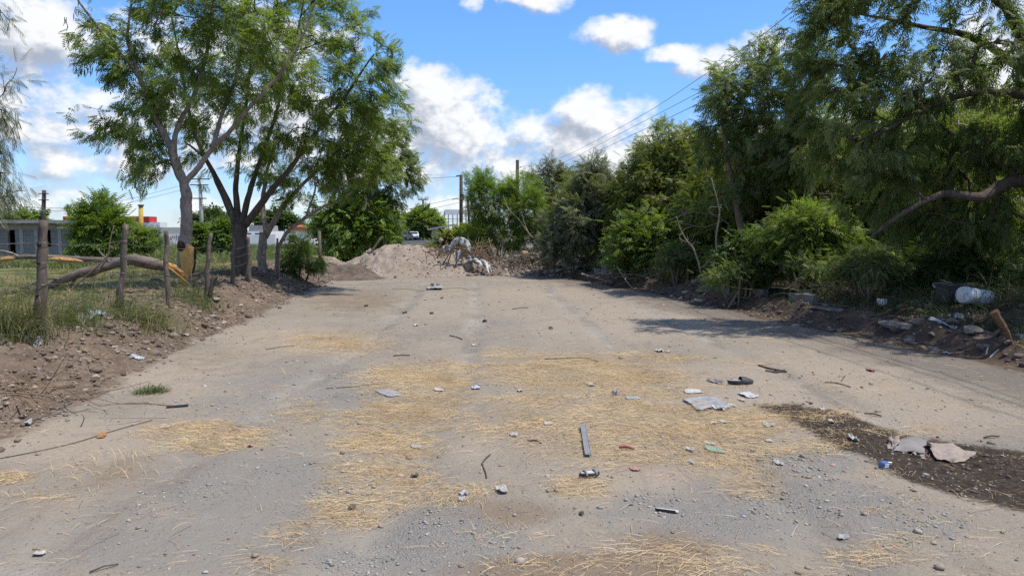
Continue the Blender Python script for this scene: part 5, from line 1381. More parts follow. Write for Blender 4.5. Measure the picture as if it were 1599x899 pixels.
zt = P(60, 349, Yh)[2]; zg = h1(xr_, Yh) - .1
house = thing('block_house', 'unfinished grey cinder block house with a flat concrete roof behind the fence', 'house', ((xl + xr_) / 2, Yh, zg))
def wx(px): return P(px, 380, Yh)[0]
d1, d2 = wx(13), wx(24); w1_, w2_ = wx(73), wx(80); zl = P(78, 385, Yh)[2]; zh = P(78, 359, Yh)[2]
wb = MB(); T = .15
def wallbox(xa, xb, za, zb, y=Yh): wb.add(*boxm(((xa + xb) / 2, y + T / 2, (za + zb) / 2), (xb - xa, T, zb - za)))
wallbox(xl, d1, zg, zt); wallbox(d1, d2, zh, zt); wallbox(d2, w1_, zg, zt); wallbox(w1_, w2_, zg, zl); wallbox(w1_, w2_, zh, zt); wallbox(w2_, xr_, zg, zt)
wb.add(*boxm((xr_ - T / 2, Yh + T + 2.5, (zg + zt) / 2), (T, 5, zt - zg))); wb.add(*boxm((xl + T / 2, Yh + T + 2.5, (zg + zt) / 2), (T, 5, zt - zg)))
wb.add(*boxm(((xl + xr_) / 2, Yh + 5.3, (zg + zt) / 2), (xr_ - xl - .4, T, zt - zg)))
wb.build('wall', M['cinder_wall'], house)
V, F = boxm(((xl + xr_) / 2 - .1, Yh + 2.5, zt + .095), (xr_ - xl + .7, 6.1, .19), bev=.015); mk('roof', V, F, M['concrete'], house)
for px in (34, 57, 94):
    V, F = boxm((wx(px), Yh - .012, (zg + zt) / 2), (.2, .03, zt - zg - .01)); mk('pillar', V, F, M['concrete'], house)
V, F = boxm(((xl + xr_) / 2, Yh - .01, zt - .16), (xr_ - xl - .02, .022, .28)); mk('lintel_beam', V, F, M['concrete'], house)
wf = MB()
for xx in (w1_, w2_): wf.add(*boxm((xx, Yh + .07, (zl + zh) / 2), (.05, .1, zh - zl - .004)))
wf.build('window_frame', M['wire'], house)
V, F = boxm((d1 + .03, Yh + .08, (zg + zh) / 2), (.05, .1, zh - zg - .02)); mk('door_frame', V, F, M['wire'], house)
# stack of grey block rubble before the house
c = P(115, 404, 37); V, F = rockm(.5, 91, 2, .35); tag(mk('rubble_heap', V * [2.2, 1, 1] + [c[0], 37, h1(c[0], 37) + .05], F, M['concrete']), 'low pale pile of rubble in front of the grey block house', 'rubble heap')
# dark pipe mast behind the house
def mast(name, label, cat, px, pyb, pyt, Y, rad, mat, parts=None, group=None, topx=None):
    b = P(px, pyb, Y); b[2] = h1(b[0], Y); t = P(topx if topx else px, pyt, Y)
    root = thing(name, label, cat, b, group)
    V, F = tube([b - [0, 0, .3], (b + t) / 2, t], [rad, rad * .93, rad * .82], 10); mk('pole', V, F, mat, root, smooth=True)
    return root, b, t
M['creosote'] = simple('creosote', (0.045, 0.035, 0.03), (0.075, 0.06, 0.05), 5, .8, .3, .01, .2, None, (1, 1, .2))
M['pole_concrete'] = simple('pole_concrete', (0.42, 0.40, 0.37), (0.33, 0.31, 0.29), 3, .9)
M['galv'] = simple('galvanised', (0.42, 0.43, 0.44), (0.34, 0.35, 0.36), 4, .5, .1, .002, .4, None, (1, 1, 1), .5)
rt, b, t = mast('utility_pole', 'dark pole rising behind the grey block house roof', 'pole', 66, 400, 297, 52, .16, M['creosote'], topx=69)
for dz in (.25, .7):
    V, F = boxm(t - [0, .1, dz], (.7, .08, .06)); mk('crossarm', V, F, M['creosote'], rt)
rt, b, t = mast('chimney_pipe', 'yellow upright pipe with dark cap in front of the red roofed store', 'pipe', 220, 372, 322, 70, .24, simple('yellow_paint', (.50, .33, .06), (.40, .26, .05), 3, .7))
V, F = tube([t, t + [0, 0, .15]], [.27, .27], 12); mk('cap', V, F, M['creosote'], rt)
rt, b, t = mast('utility_pole', 'tall pale concrete pole with crossarms behind the torn tree', 'pole', 316, 372, 276, 88, .24, M['pole_concrete'], topx=312)
for dz, w in ((.3, 2.6), (1.0, 2.2), (2.6, 1.6)):
    V, F = boxm(t - [0, .25, dz], (w, .12, .12)); ca = mk('crossarm', V, F, M['creosote'], rt)
    im = MB()
    for k in (-1, -.5, .5, 1): im.add(*tube([t + [k * w * .46, -.25, -dz + .061], t + [k * w * .46, -.25, -dz + .28]], [.06, .045], 7))
    im.build('insulator', M['galv'], ca)
rt, b, t = mast('utility_pole', 'thin dark pole seen between the torn tree and the dark stems', 'pole', 338, 372, 320, 110, .14, M['creosote'])
V, F = boxm(t - [0, .16, .3], (1.2, .1, .1)); mk('crossarm', V, F, M['creosote'], rt)

# store with the red parapet
M['red_paint'] = simple('red_paint', (0.50, 0.035, 0.035), (0.40, 0.03, 0.03), 1.2, .6)
M['white_paint'] = simple('white_paint', (0.80, 0.79, 0.77), (0.70, 0.685, 0.66), 1.2, .8, .1, .005, .2)
M['blue_paint'] = simple('blue_paint', (0.05, 0.15, 0.42), (0.04, 0.11, 0.32), 1.2, .7)
Ys = 96.0
def fx(px, Y): return P(px, 360, Y)[0]
def fz(py, Y): return P(800, py, Y)[2]
xa, xb = fx(100, Ys), fx(250, Ys)
store = thing('store_building', 'white store with a bright red parapet band beyond the field', 'building', ((xa + xb) / 2, Ys, 0))
V, F = boxm(((xa + xb) / 2, Ys + 1, fz(347, Ys) / 2 - .1), (xb - xa, 2, fz(347, Ys) + .2)); mk('wall', V, F, M['white_paint'], store)
xm = fx(234, Ys); V, F = boxm(((xa + xm) / 2, Ys + .95, (fz(338, Ys) + fz(347, Ys)) / 2 + .004), (xm - xa, 2.2, fz(338, Ys) - fz(347, Ys)), bev=.03); mk('parapet', V, F, M['red_paint'], store)
for px in (120, 150, 185, 205, 225):
    V, F = boxm((fx(px, Ys), Ys - .012, 1.3), (1.1, .03, 1.2)); mk('window', V, F, M['dark_hole'], store)
# long mural wall with painted panels
Yw = 78.0
wall = thing('mural_wall', 'long white wall painted with red lettering and blue panels beyond the field', 'wall', (fx(320, Yw), Yw, 0))
wa, wb_ = fx(238, Yw), fx(430, Yw)
zt2 = fz(366, Yw); zb2 = -.1
V, F = boxm(((wa + wb_) / 2, Yw + .1, (zt2 + zb2) / 2), (wb_ - wa, .2, zt2 - zb2)); mk('wall', V, F, M['white_paint'], wall)
def sign_strip(px0, px1, py0, py1, mat, parent, name, lettermat, seed):
    x0, x1 = fx(px0, Yw), fx(px1, Yw); z0, z1 = fz(py1, Yw), fz(py0, Yw)
    V, F = boxm(((x0 + x1) / 2, Yw + .12, (z0 + z1) / 2), (x1 - x0, .14, z1 - z0)); s = mk(name, V, F, mat, parent)
    if lettermat:
        q = np.random.default_rng(seed); lm = MB(); x = x0 + .2
        while x < x1 - .5:
            w = q.uniform(.22, .5); h = (z1 - z0) * q.uniform(.6, .95)
            lm.add(*boxm((x + .05, Yw + .04, z0 + h / 2), (.10, .03, h * .92)))
            lm.add(*boxm((x + .1 + w / 2, Yw + .04, z0 + h * q.choice([.2, .5, .85])), (w, .026, .10)))
            if q.random() < .6: lm.add(*boxm((x + .16 + w, Yw + .04, z0 + h * .45), (.10, .028, h * .8)))
            x += w + q.uniform(.4, .7)
        lm.build('painted_lettering', lettermat, s)
sign_strip(248, 306, 355, 365.8, simple('sign_cream', (.55, .52, .48), (.45, .42, .39), 2, .8), wall, 'sign_band', M['red_paint'], 5)
sign_strip(320, 350, 358, 365.8, M['blue_paint'], wall, 'sign_band', M['white_paint'], 6)
q = np.random.default_rng(12); dm = MB(); bmv = MB()
for px in np.arange(240, 345, 3.2):
    x = fx(px, Yw); h = q.uniform(.25, .6); dm.add(*boxm((x, Yw - .012, zt2 - .32 + q.uniform(-.08, .08)), (.1, .02, h)))
    if q.random() < .6:
        V, F = tube(curve([(x, Yw - .01, .15), (x + q.uniform(-.3, .3), Yw - .015, .4), (x + q.uniform(-.4, .4), Yw - .01, .6), (x + q.uniform(-.3, .5), Yw - .01, .85)], 4), .035, 4); dm.add(V, F)
dm.build('painted_figures', simple('mural_dark', (.20, .19, .19), (.28, .27, .27), 3, .9), wall)
for px in (254, 348): V, F = boxm((fx(px, Yw), Yw - .016, .55), (.6, .02, .7)); mk('painted_panel', V, F, M['blue_paint'], wall)
# small houses at the far side between the dark stems
Yq = 84.0
hs = thing('small_house', 'small white and grey house between the dark stems and the leaning trunk', 'house', (fx(396, Yq), Yq, 0))
V, F = boxm((fx(396, Yq), Yq + 3, fz(361, Yq) / 2), (fx(418, Yq) - fx(374, Yq), 6, fz(361, Yq))); mk('wall', V, F, M['white_paint'], hs)
V, F = boxm((fx(400, Yq), Yq + 2.6, (fz(352, Yq) + fz(361, Yq)) / 2 + .006), (fx(412, Yq) - fx(388, Yq), 5, fz(352, Yq) - fz(361, Yq)), bev=.04); mk('upper_wall', V, F, M['concrete'], hs)
for px in (380, 388, 402, 410): V, F = boxm((fx(px, Yq), Yq - .012, .75), (.55, .03, 1.2)); mk('window', V, F, M['dark_hole'], hs)
ht = thing('small_house', 'white house with an orange tiled roof edge behind the leaning tree', 'house', (fx(468, Yq), Yq, 0))
V, F = boxm((fx(468, Yq), Yq + 3, fz(358, Yq) / 2), (fx(492, Yq) - fx(446, Yq), 6, fz(358, Yq))); mk('wall', V, F, M['white_paint'], ht)
V, F = boxm((fx(469, Yq), Yq + 2.8, (fz(352, Yq) + fz(358, Yq)) / 2 + .006), (fx(488, Yq) - fx(452, Yq), 6.2, fz(352, Yq) - fz(358, Yq)), rx=.05); mk('roof', V, F, simple('tile', (.42, .13, .06), (.32, .10, .05), 4, .8), ht)
V, F = boxm((fx(456, Yq), Yq - .012, .7), (.8, .03, .9)); mk('window', V, F, M['dark_hole'], ht)

# ------------------------------------------------------------------ far street, vehicles, structures
M['asphalt'] = simple('asphalt', (0.075, 0.075, 0.08), (0.055, 0.055, 0.058), 2, .9, .2, .01, .2, (0.10, 0.10, 0.10))
V, F = boxm((-20, 97, .0), (90, 26, .06)); o = mk('street', V, F, M['asphalt']); tag(o, kind='structure')
V, F = boxm((-14, 150, .0), (9, 79, .064)); o = mk('street', V, F, M['asphalt']); tag(o, kind='structure')
V, F = boxm((-20, 83.2, .06), (90, 1.5, .16)); o = mk('pavement', V, F, M['concrete']); tag(o, kind='structure')
M['glass_dark'] = simple('glass_dark', (0.02, 0.025, 0.03), None, 3, .1, 0, .001, .6)
M['car_white'] = simple('car_white', (0.70, 0.70, 0.70), (0.66, 0.66, 0.66), 1, .3, 0, .001, .5)
M['car_silver'] = simple('car_silver', (0.36, 0.37, 0.39), (0.33, 0.34, 0.36), 1, .3, 0, .001, .5, None, (1, 1, 1), .4)
M['car_dark'] = simple('car_dark', (0.06, 0.065, 0.075), (0.05, 0.05, 0.06), 1, .3, 0, .001, .5)
M['chrome'] = simple('chrome', (.5, .5, .5), None, 1, .3, 0, .001, .5, None, (1, 1, 1), .8)
M['lamp_glass'] = simple('lamp_glass', (.75, .74, .7), None, 1, .2, 0, .001, .6)
def car(label, px, Y, rz, mat, kind=0):
    x = fx(px, Y)
    root = thing('parked_car', label, 'car', (x, Y, .035), None)
    prof = [(-2.1, .35), (-2.15, .7), (-2.05, .92), (-1.3, .98), (-.75, 1.42), (.7, 1.46), (1.35, 1.0), (2.05, .9), (2.15, .6), (2.1, .33)] if kind == 0 else [(-2.2, .35), (-2.25, .8), (-2.15, 1.05), (-1.25, 1.1), (-.85, 1.72), (1.95, 1.74), (2.2, 1.1), (2.22, .6), (2.15, .35)]
    V, F = [], []; n = len(prof)
    for sx, w in ((-1, .0), (-1, .08), (1, .08), (1, .0)):
        for (a, z) in prof:
            inset = .16 * max(0, (z - .95) / .5) + w * 0
            yy = sx * (.86 - inset - (.0 if w else .05)); V.append((a * (1 if w else .985), yy if w else sx * (.86 - inset), z if w else z * .99 + .004))
    V = []
    for sx in (-1, 1):
        for (a, z) in prof: V.append((a, sx * (.86 - .17 * max(0, (z - .95) / .5)), z))
    F = [(i, (i + 1) % n, n + (i + 1) % n, n + i) for i in range(n)] + [tuple(range(n))[::-1], tuple(range(n, 2 * n))]
    body = mk('body', V, F, mat, root, world_space=False)
    # window strips along each flank and the screens
    zs0, zs1 = (1.02, 1.38) if kind == 0 else (1.14, 1.62)
    for sx in (-1, 1):
        yo0, yo1 = .86 - .17 * max(0, (zs0 - .95) / .5) + .004, .86 - .17 * max(0, (zs1 - .95) / .5) + .004
        a0, a1, b0_, b1_ = (-1.15, 1.2, -.72, .66) if kind == 0 else (-1.1, 2.0, -.8, 1.85)
        mk('side_window', [(a0, sx * yo0, zs0), (a1, sx * yo0, zs0), (b1_, sx * yo1, zs1), (b0_, sx * yo1, zs1)], [(0, 1, 2, 3) if sx < 0 else (3, 2, 1, 0)], M['glass_dark'], root, world_space=False)
    f0, f1 = prof[3], prof[4]; off = .01
    mk('windscreen', [(f0[0] - off + .06, -.7, f0[1] + .06 + off), (f0[0] - off + .06, .7, f0[1] + .06 + off), (f1[0] - .05 - off, .62, f1[1] - .05 + off), (f1[0] - .05 - off, -.62, f1[1] - .05 + off)], [(3, 2, 1, 0)], M['glass_dark'], root, world_space=False)
    for sy in (-.6, .6):
        V, F = boxm((-2.12, sy, .74), (.08, .34, .14)); mk('headlight', V, F, M['lamp_glass'], root, world_space=False)
    V, F = boxm((-2.15, 0, .47), (.08, 1.6, .16)); mk('bumper', V, F, M['rubber'], root, world_space=False)
    for ax in (-1.35, 1.3):
        for sy in (-.80, .80):
            V, F = tube([(ax, sy - .09, .31), (ax, sy + .09, .31)], [.31, .31], 18); w = mk('wheel', V, F, M['rubber'], root, world_space=False)
            V, F = tube([(ax, sy - .10, .31), (ax, sy + .10, .31)], [.18, .18], 14); mk('rim', V, F, M['chrome'], w, world_space=False)
    root.rotation_euler = (0, 0, rz)
    return root
car('white parked pickup like car at the far left of the street opening', 597, 96, 1.9, M['car_silver'])
car('white van parked farthest away at the end of the street', 622, 150, 1.5, M['car_white'], 1)
car('dark car parked before the white van in the far street', 632, 118, 1.45, M['car_dark'])
car('white car parked rightmost in the far street below the round tree', 646, 124, 1.7, M['car_white'])
car('silver car standing left of the dark car in the far street', 612, 124, 1.2, M['car_silver'], 1)
# far canopy roof at the street end
Yc = 165
cr_ = thing('canopy_roof', 'thin white canopy roof at the far end of the street', 'canopy', (fx(630, Yc), Yc, 0))
V, F = boxm((fx(630, Yc), Yc, fz(356, Yc)), (5, 5, .3)); mk('roof', V, F, M['white_paint'], cr_)
for dx in (-2, 2):
    V, F = tube([(fx(630, Yc) + dx, Yc, 0), (fx(630, Yc) + dx, Yc, fz(356, Yc) - .15)], [.1, .1], 8); mk('column', V, F, M['galv'], cr_)
# tiny white shed right of the street
Yk = 70
kd = thing('small_shed', 'tiny pale shed with a slanting roof right of the round far tree', 'shed', (fx(690, Yk), Yk, 0))
V, F = boxm((fx(688, Yk), Yk, fz(358, Yk) / 2), (1.5, 1.5, fz(358, Yk))); mk('wall', V, F, M['concrete'], kd)
V, F = boxm((fx(690, Yk), Yk, fz(354.5, Yk)), (2.6, 2.2, .12), ry=-.18); mk('roof', V, F, M['galv'], kd)
V, F = boxm((fx(689, Yk), Yk - .762, 1.5), (.6, .03, .5)); mk('window', V, F, M['dark_hole'], kd)
# elevated white tank structure on a steel frame
Ye = 150
tk = thing('billboard_frame', 'long white panel raised on a thin steel frame behind the poles', 'billboard', (fx(712, Ye), Ye, 0))
V, F = boxm((fx(712, Ye), Ye, (fz(327, Ye) + fz(335, Ye)) / 2), (fx(728, Ye) - fx(694, Ye), .5, fz(327, Ye) - fz(335, Ye)), bev=.04); mk('panel', V, F, M['white_paint'], tk)
for px in (694, 700, 707, 714, 721, 728):
    V, F = tube([(fx(px, Ye), Ye + .35, 0), (fx(px, Ye), Ye + .35, fz(329, Ye))], [.13, .11], 6); mk('leg', V, F, M['galv'], tk)
V, F = boxm((fx(711, Ye), Ye + .55, fz(342, Ye)), (fx(728, Ye) - fx(694, Ye), .12, .12)); mk('brace', V, F, M['galv'], tk)
# slim light mast
rt, b, t = mast('light_mast', 'slim pale mast with a crown of lamps above the round far tree', 'mast', 660.5, 372, 309, 190, .28, M['pole_concrete'])
V, F = tube([t + [0, 0, -.6], t + [0, 0, -.3]], [1.3, 1.3], 12); mk('lamp_ring', V, F, M['galv'], rt)
for a in np.arange(0, 6.28, .9):
    V, F = boxm(t + [1.3 * math.cos(a), 1.3 * math.sin(a), .0], (.55, .55, .5)); mk('lamp', V, F, M['white_paint'], rt)
# poles by the street
rt, b, t = mast('utility_pole', 'dark wooden street pole with a lamp arm beside the bright feathery bush', 'pole', 720, 385, 273, 62, .17, M['creosote'])
V, F = boxm(t - [.15, 0, .1], (.5, .1, .1)); mk('crossarm', V, F, M['creosote'], rt)
ap = P(720, 314, 62); V, F = tube(curve([ap, ap + [-.35, 0, .2], ap + [-.75, 0, .12]], 4), .035, 6); la = mk('lamp_arm', V, F, M['galv'], rt, True)
V, F = rockm(.16, 3, 2, .5); mk('street_lamp_head', V * [1.5, 1, 1] + ap + [-.85, 0, .08], F, M['galv'], la, True)
V, F = tube([P(722, 308, 62) + [0, -.2, -.25], P(722, 308, 62) + [0, -.2, .25]], [.16, .16], 10); mk('transformer', V, F, M['creosote'], rt)
mast('utility_pole', 'thin grey pole just right of the street pole with the lamp arm', 'pole', 728, 385, 308, 64, .09, M['pole_concrete'])
mast('utility_pole', 'slanting dark pole touching the left edge of the bright feathery bush', 'pole', 735, 385, 306, 63, .12, M['creosote'], topx=730)
rt, b, tw = mast('utility_pole', 'bare topped dark pole rising out of the bushes in the centre', 'pole', 808, 390, 250, 60, .17, M['creosote'])
bt = MB()
for k in range(3): bt.add(*tube([tw + [.17, 0, -.6 - .5 * k], tw + [.34, 0, -.55 - .5 * k]], [.04, .05], 7))
bt.build('insulator', M['galv'], rt)
# near pole outside the frame that carries the cables on
pn = np.array([8.6, 2.0, h1(8.6, 2.0)])
rt = thing('utility_pole', 'dark pole beside the camera carrying the near end of the cables', 'pole', pn)
V, F = tube([pn - [0, 0, .3], pn + [0, 0, 4], pn + [0, 0, 8.6]], [.18, .16, .13], 10); mk('pole', V, F, M['creosote'], rt, True)
def cable(label, pts, rad):
    V, F = tube(curve(pts, 8), rad, 5, False)
    tag(mk('power_cable', V, F, M['cable'], smooth=True), label, 'cable', 'overhead cables over the right thicket')
cable('uppermost overhead cable crossing the blue sky over the thicket', [pn + [0, 0, 8.3], P(1250, 8, 17), P(1100, 117, 26), P(985, 190, 37), P(870, 249, 55), tw + [.3, 0, -.55]], .009)
cable('middle overhead cable below the uppermost one over the thicket', [pn + [0, 0, 7.6], P(1240, 60, 18), P(1100, 140, 26), P(985, 200, 37), P(872, 257, 55), tw + [.3, 0, -1.05]], .009)
cable('lowest overhead cable passing just over the thicket tops', [pn + [0, 0, 7.1], P(1250, 75, 17.5), P(1100, 157, 25), P(1000, 205, 35), P(880, 260, 54), tw + [.3, 0, -1.55]], .010)
far_l = P(560, 345, 75)
p7 = P(720, 275, 62)
for k, (lab, a, b) in enumerate([('thin far cable running left from the top of the street pole', P(480, 277, 70), p7 + [-.3, 0, -.05]), ('thin far cable sagging left from the street pole lamp arm', P(500, 345, 78), P(719, 308, 62)), ('lower thin far cable sagging left below the lamp arm', P(500, 352, 78), P(719, 316, 62)),
                                 ('thin far cable crossing behind the round far tree', P(560, 343, 85), P(719, 345, 62))]):
    mid = (a + b) / 2 - np.array([0, 0, .35])
    V, F = tube(curve([a, mid, b], 8), .014, 4, False); tag(mk('power_cable', V, F, M['cable']), lab, 'cable', 'thin cables over the far street')
for k, (py0, py1, py2, Y) in enumerate([(318, 322, 331, 84), (322, 327, 336, 84)]):
    V, F = tube(curve([P(-60, py0, 60), P(140, py1, 72), P(313, 282 + 8 * k, 88)], 8), .016, 4, False); tag(mk('power_cable', V, F, M['cable']), ('upper' if k == 0 else 'lower') + ' thin cable running from the block house to the cross-armed pole', 'cable', 'thin cables beyond the fence')

# ------------------------------------------------------------------ right bank: block wall, slabs, drum, stones
def blockwall(label, pts, hgt, gaps, seed):
    p = [gp(*q) for q in pts]; q = np.random.default_rng(seed); mb = MB()
    for a, b in zip(p[:-1], p[1:]):
        L = np.linalg.norm((b - a)[:2]); n = max(1, int(L / .41)); az = math.atan2(b[1] - a[1], b[0] - a[0])
        for i in range(n):
            c = a + (b - a) * ((i + .5) / n)
            for lv in range(hgt):
                if q.random() < gaps * (lv + .3): continue
                mb.add(*boxm((c[0] + q.normal(0, .012), c[1] + q.normal(0, .012), h1(c[0], c[1]) + .06 + lv * .205), (.39, .15, .195), az + q.normal(0, .04), q.normal(0, .03), 0, .008))
    return tag(mb.build('block_wall', M['cinder_wall'] if False else M['concrete_old']), label, 'block wall')
M['concrete_old'] = simple('concrete_old', (0.185, 0.175, 0.16), (0.125, 0.115, 0.105), 5, .92, .5, .01, .15, (0.09, 0.085, 0.075))
blockwall('short broken row of grey blocks set in the right bank under the thin trunks', [(1130, 456), (1168, 457), (1205, 463)], 1, .12, 3)
blockwall('low broken cinder block wall behind the pile of broken sticks', [(930, 425), (985, 432), (1055, 440)], 2, .3, 4)
blockwall('leaning remnant of blocks in the right bank right of the short row', [(1235, 470), (1275, 476)], 1, .35, 5)
for k, (px, py, w, d, rz, rx, lab) in enumerate([(1165, 470, 1.25, .26, -1.05, .06, 'thin broken concrete slab lying along the cut edge of the right bank'), (1285, 487, 1.0, .34, -1.1, .10, 'broken concrete slab overhanging the cut edge nearer the drum'), (1412, 515, .85, .42, -.9, .25, 'tilted concrete slab half buried in rubble below the white drum'), (1095, 455, .55, .4, -.7, .5, 'slanting pale slab tipped against the bank below the dry grass')]):
    c = gp(px, py); V, F = rockm(.5, 640 + k, 3, .10, .25); V = V * [w, d, 1.0]; RM = np.array((Matrix.Rotation(rz, 3, 'Z') @ Matrix.Rotation(rx, 3, 'X')).to_3x3()); V = V @ RM.T + [c[0] + .1, c[1], c[2] + .05]
    V = V + np.stack([fbm(V[:, 1] * 3, V[:, 0] * 3, 2, 2, k) * .04, fbm(V[:, 0] * 3, V[:, 1] * 3, 2, 2, k + 5) * .04, 0 * V[:, 0]], 1)
    tag(mk('concrete_slab', V, F, M['concrete_old']), lab, 'concrete slab')
def rocks(name, cat, spots, mat, group, flat=.65):
    for k, (px, py, s, lab) in enumerate(spots):
        p = gp(px, py); rad = s / 2 * p[1] / FPX
        V, F = rockm(rad, px * 7 + py, 2, flat)
        V = V @ np.array(Matrix.Rotation((px * 13 % 628) / 100, 3, 'Z')).T @ np.array(Matrix.Rotation(((py * 7) % 60 - 30) / 100, 3, 'X')).T
        tag(mk(name, V + p + [0, 0, rad * flat * .35], F, mat), lab, cat, group)
M['rock_grey'] = simple('rock_grey', (0.16, 0.14, 0.122), (0.10, 0.087, 0.075), 9, .92, .6, .015, .15, (0.24, 0.22, 0.20))
M['rock_pale'] = simple('rock_pale', (0.40, 0.34, 0.285), (0.30, 0.245, 0.20), 9, .92, .6, .015, .15, (0.21, 0.165, 0.13))
M['rock_brown'] = simple('rock_brown', (0.18, 0.13, 0.10), (0.11, 0.08, 0.062), 9, .92, .6, .015, .15, (0.25, 0.2, 0.16))
shared = 'broken grey stone lying in the rubble along the cut right bank'
RB = [(1412, 480, 19, 'flat faced grey stone beside the small white tile'), (1452, 482, 26, 'rounded grey brown stone above the tilted slab'), (1433, 507, 30, 'wide dark stone on the tilted slab'), (1402, 518, 36, 'broad brown stone left of the tilted slab'), (1490, 508, 32, 'reddish brown stone below the drum'), (1458, 548, 26, 'low stone at the lot edge under the drum rubble'), (1455, 525, 22, shared), (1375, 505, 20, shared), (1425, 530, 20, shared), (1520, 520, 34, shared), (1540, 545, 26, shared), (1572, 540, 22, shared), (1350, 497, 16, shared), (1390, 538, 15, shared), (1330, 515, 12, shared), (1265, 505, 14, shared), (1240, 495, 12, shared), (1218, 490, 11, shared), (1195, 486, 12, shared), (1178, 484, 10, shared), (1160, 478, 9, shared), (1120, 472, 9, shared), (1500, 545, 15, shared), (1475, 536, 14, shared), (1590, 560, 18, shared), (1310, 500, 14, shared), (1420, 500, 14, shared), (1300, 522, 10, shared), (1365, 528, 10, shared)]
rocks('rock', 'stone', RB, M['rock_grey'], 'stones in the rubble of the right bank', .55)
shared = 'pale broken stone lying at the edge of the lot along the left bank'
LB_ = [(290, 525, 17, 'largest pale stone at the left bank edge below the torn tree'), (306, 515, 12, 'smaller pale stone just right of the largest left bank stone'), (150, 590, 18, 'flat pale stone at the lot edge under the nearest fence post'), (18, 605, 15, 'pale flat stone on the left bank close to the picture edge'), (62, 640, 13, shared), (36, 652, 16, shared), (270, 522, 10, shared), (322, 500, 12, shared), (336, 490, 9, shared), (350, 505, 10, shared), (205, 560, 12, shared), (185, 550, 10, shared), (120, 600, 9, shared), (86, 622, 10, shared), (232, 546, 9, shared), (376, 478, 10, shared), (400, 470, 9, shared), (252, 540, 8, shared), (55, 605, 11, shared), (10, 630, 12, shared), (170, 566, 8, shared), (338, 470, 12, shared), (420, 462, 8, shared), (300, 487, 8, shared), (215, 520, 10, shared), (178, 545, 12, shared), (444, 450, 7, shared)]
rocks('rock', 'stone', LB_, M['rock_pale'], 'stones along the left bank', .5)
shared = 'pale stone among the rubble at the foot of the right hand heap'
RH = [(805, 425, 12, shared), (822, 428, 14, shared), (848, 426, 13, shared), (865, 420, 12, shared), (835, 418, 10, shared), (790, 430, 9, shared), (875, 430, 10, shared), (858, 408, 9, shared), (1062, 468, 12, shared), (1085, 470, 11, shared), (1070, 458, 13, shared), (1048, 464, 8, shared), (1100, 462, 9, shared), (1020, 455, 8, shared)]
rocks('rock', 'stone', RH, M['rock_pale'], 'stones below the rubble heap and thicket', .7)
rocks('rock', 'stone', [(617, 434, 9, 'single dark stone on the lot before the soil heap')], M['rock_brown'], None, .7)
# white drum lying on its side
p = gp(1500, 476); Yd = 10.9
a = P(1503, 460, Yd - .05); b = P(1543, 470, Yd + .12); a[2] = max(a[2], h1(a[0], a[1]) + .15); b[2] = a[2] - .07
ax = (b - a); Ld = np.linalg.norm(ax); ax /= Ld
drum = thing('plastic_drum', 'white plastic drum lying on its side in the weeds of the right bank', 'drum', (a[0], a[1], h1(a[0], a[1])))
R0 = .128
ts = np.array([0, .01, .03, .10, .115, .13, .16, .5, .84, .9, .97, 1.0]); rr = np.array([.90, .97, .99, .99, 1.05, 1.05, .98, .965, .95, .93, .93, .86]) * R0
M['drum'] = simple('drum', (0.58, 0.59, 0.61), (0.46, 0.465, 0.47), 9, .5, .1, .003, .3, (0.30, 0.28, 0.26))
V, F = tube([a + ax * Ld * t for t in ts], rr, 28); mk('body', V, F, M['drum'], drum, smooth=True)
V, F = tube([a + ax * Ld * t for t in (.145, .165)], [R0 * 1.012, R0 * 1.012], 28); mk('rim', V, F, M['plastic_grey'], drum, True)
V, F = tube([b - ax * .0, b + ax * .012], [R0 * .88, R0 * .88], 28); mk('base_rim', V, F, M['plastic_grey'], drum, True)
side = np.cross(ax, [0, 0, 1.0]); side /= np.linalg.norm(side); side = side if side[1] < 0 else -side
upv = np.cross(side, ax); upv = upv if upv[2] > 0 else -upv
def drumpt(t, th): return a + ax * Ld * t + (side * math.cos(th) + upv * math.sin(th)) * R0 * .975
mkb = MB()
for st in ([(.62, -.35), (.72, .05), (.82, .45), (.9, .8)], [(.80, -.55), (.80, -.1), (.78, .3)], [(.62, .1), (.52, -.15)]):
    mkb.add(*tube(curve([drumpt(*q) for q in st], 4), .0035, 5))
mkb.build('black_scrawl', M['rubber'], drum)
# dark crate behind the drum, chunk, tile, stake
c = gp(1484, 470); V, F = boxm((0, 0, .13), (.42, .34, .26), bev=.012)
cr = thing('plastic_crate', 'black plastic crate half hidden left of the white drum', 'crate', (P(1490, 465, 11.4)[0], 11.4, h1(P(1490, 465, 11.4)[0], 11.4)), None, .1)
mk('body', V, F, M['rubber'], cr, world_space=False); V, F = boxm((0, 0, .265), (.46, .38, .03), bev=.008); mk('rim', V, F, M['rubber'], cr, world_space=False)
cz = P(1478, 441, 12.2); V, F = rockm(.23, 55, 2, .5); tag(mk('concrete_chunk', V * [1.25, .8, .9] + [cz[0], 12.2, cz[2] - .04], F, M['concrete'], smooth=False), 'mossy pale concrete chunk above the black crate', 'concrete chunk')
c = gp(1377, 480); V, F = boxm((c[0], c[1], c[2] + .07), (.16, .02, .12), -.2, -.5, .1, .003); tag(mk('tile', V, F, M['white_paint']), 'small white broken tile standing in the right bank rubble', 'tile')
c = gp(1580, 535); Yk2 = c[1]
V, F = tube(curve([P(1582, 540, Yk2) - [0, 0, .05], P(1572, 520, Yk2), P(1562, 503, Yk2), P(1552, 486, Yk2)], 4), np.linspace(.035, .05, 13), 8, True, .2, 6)
tag(mk('stake', V, F, simple('stake_wood', (.19, .105, .06), (.12, .07, .04), 12, .9), smooth=False), 'splintered orange brown stump of a stake leaning at the right edge', 'stake')
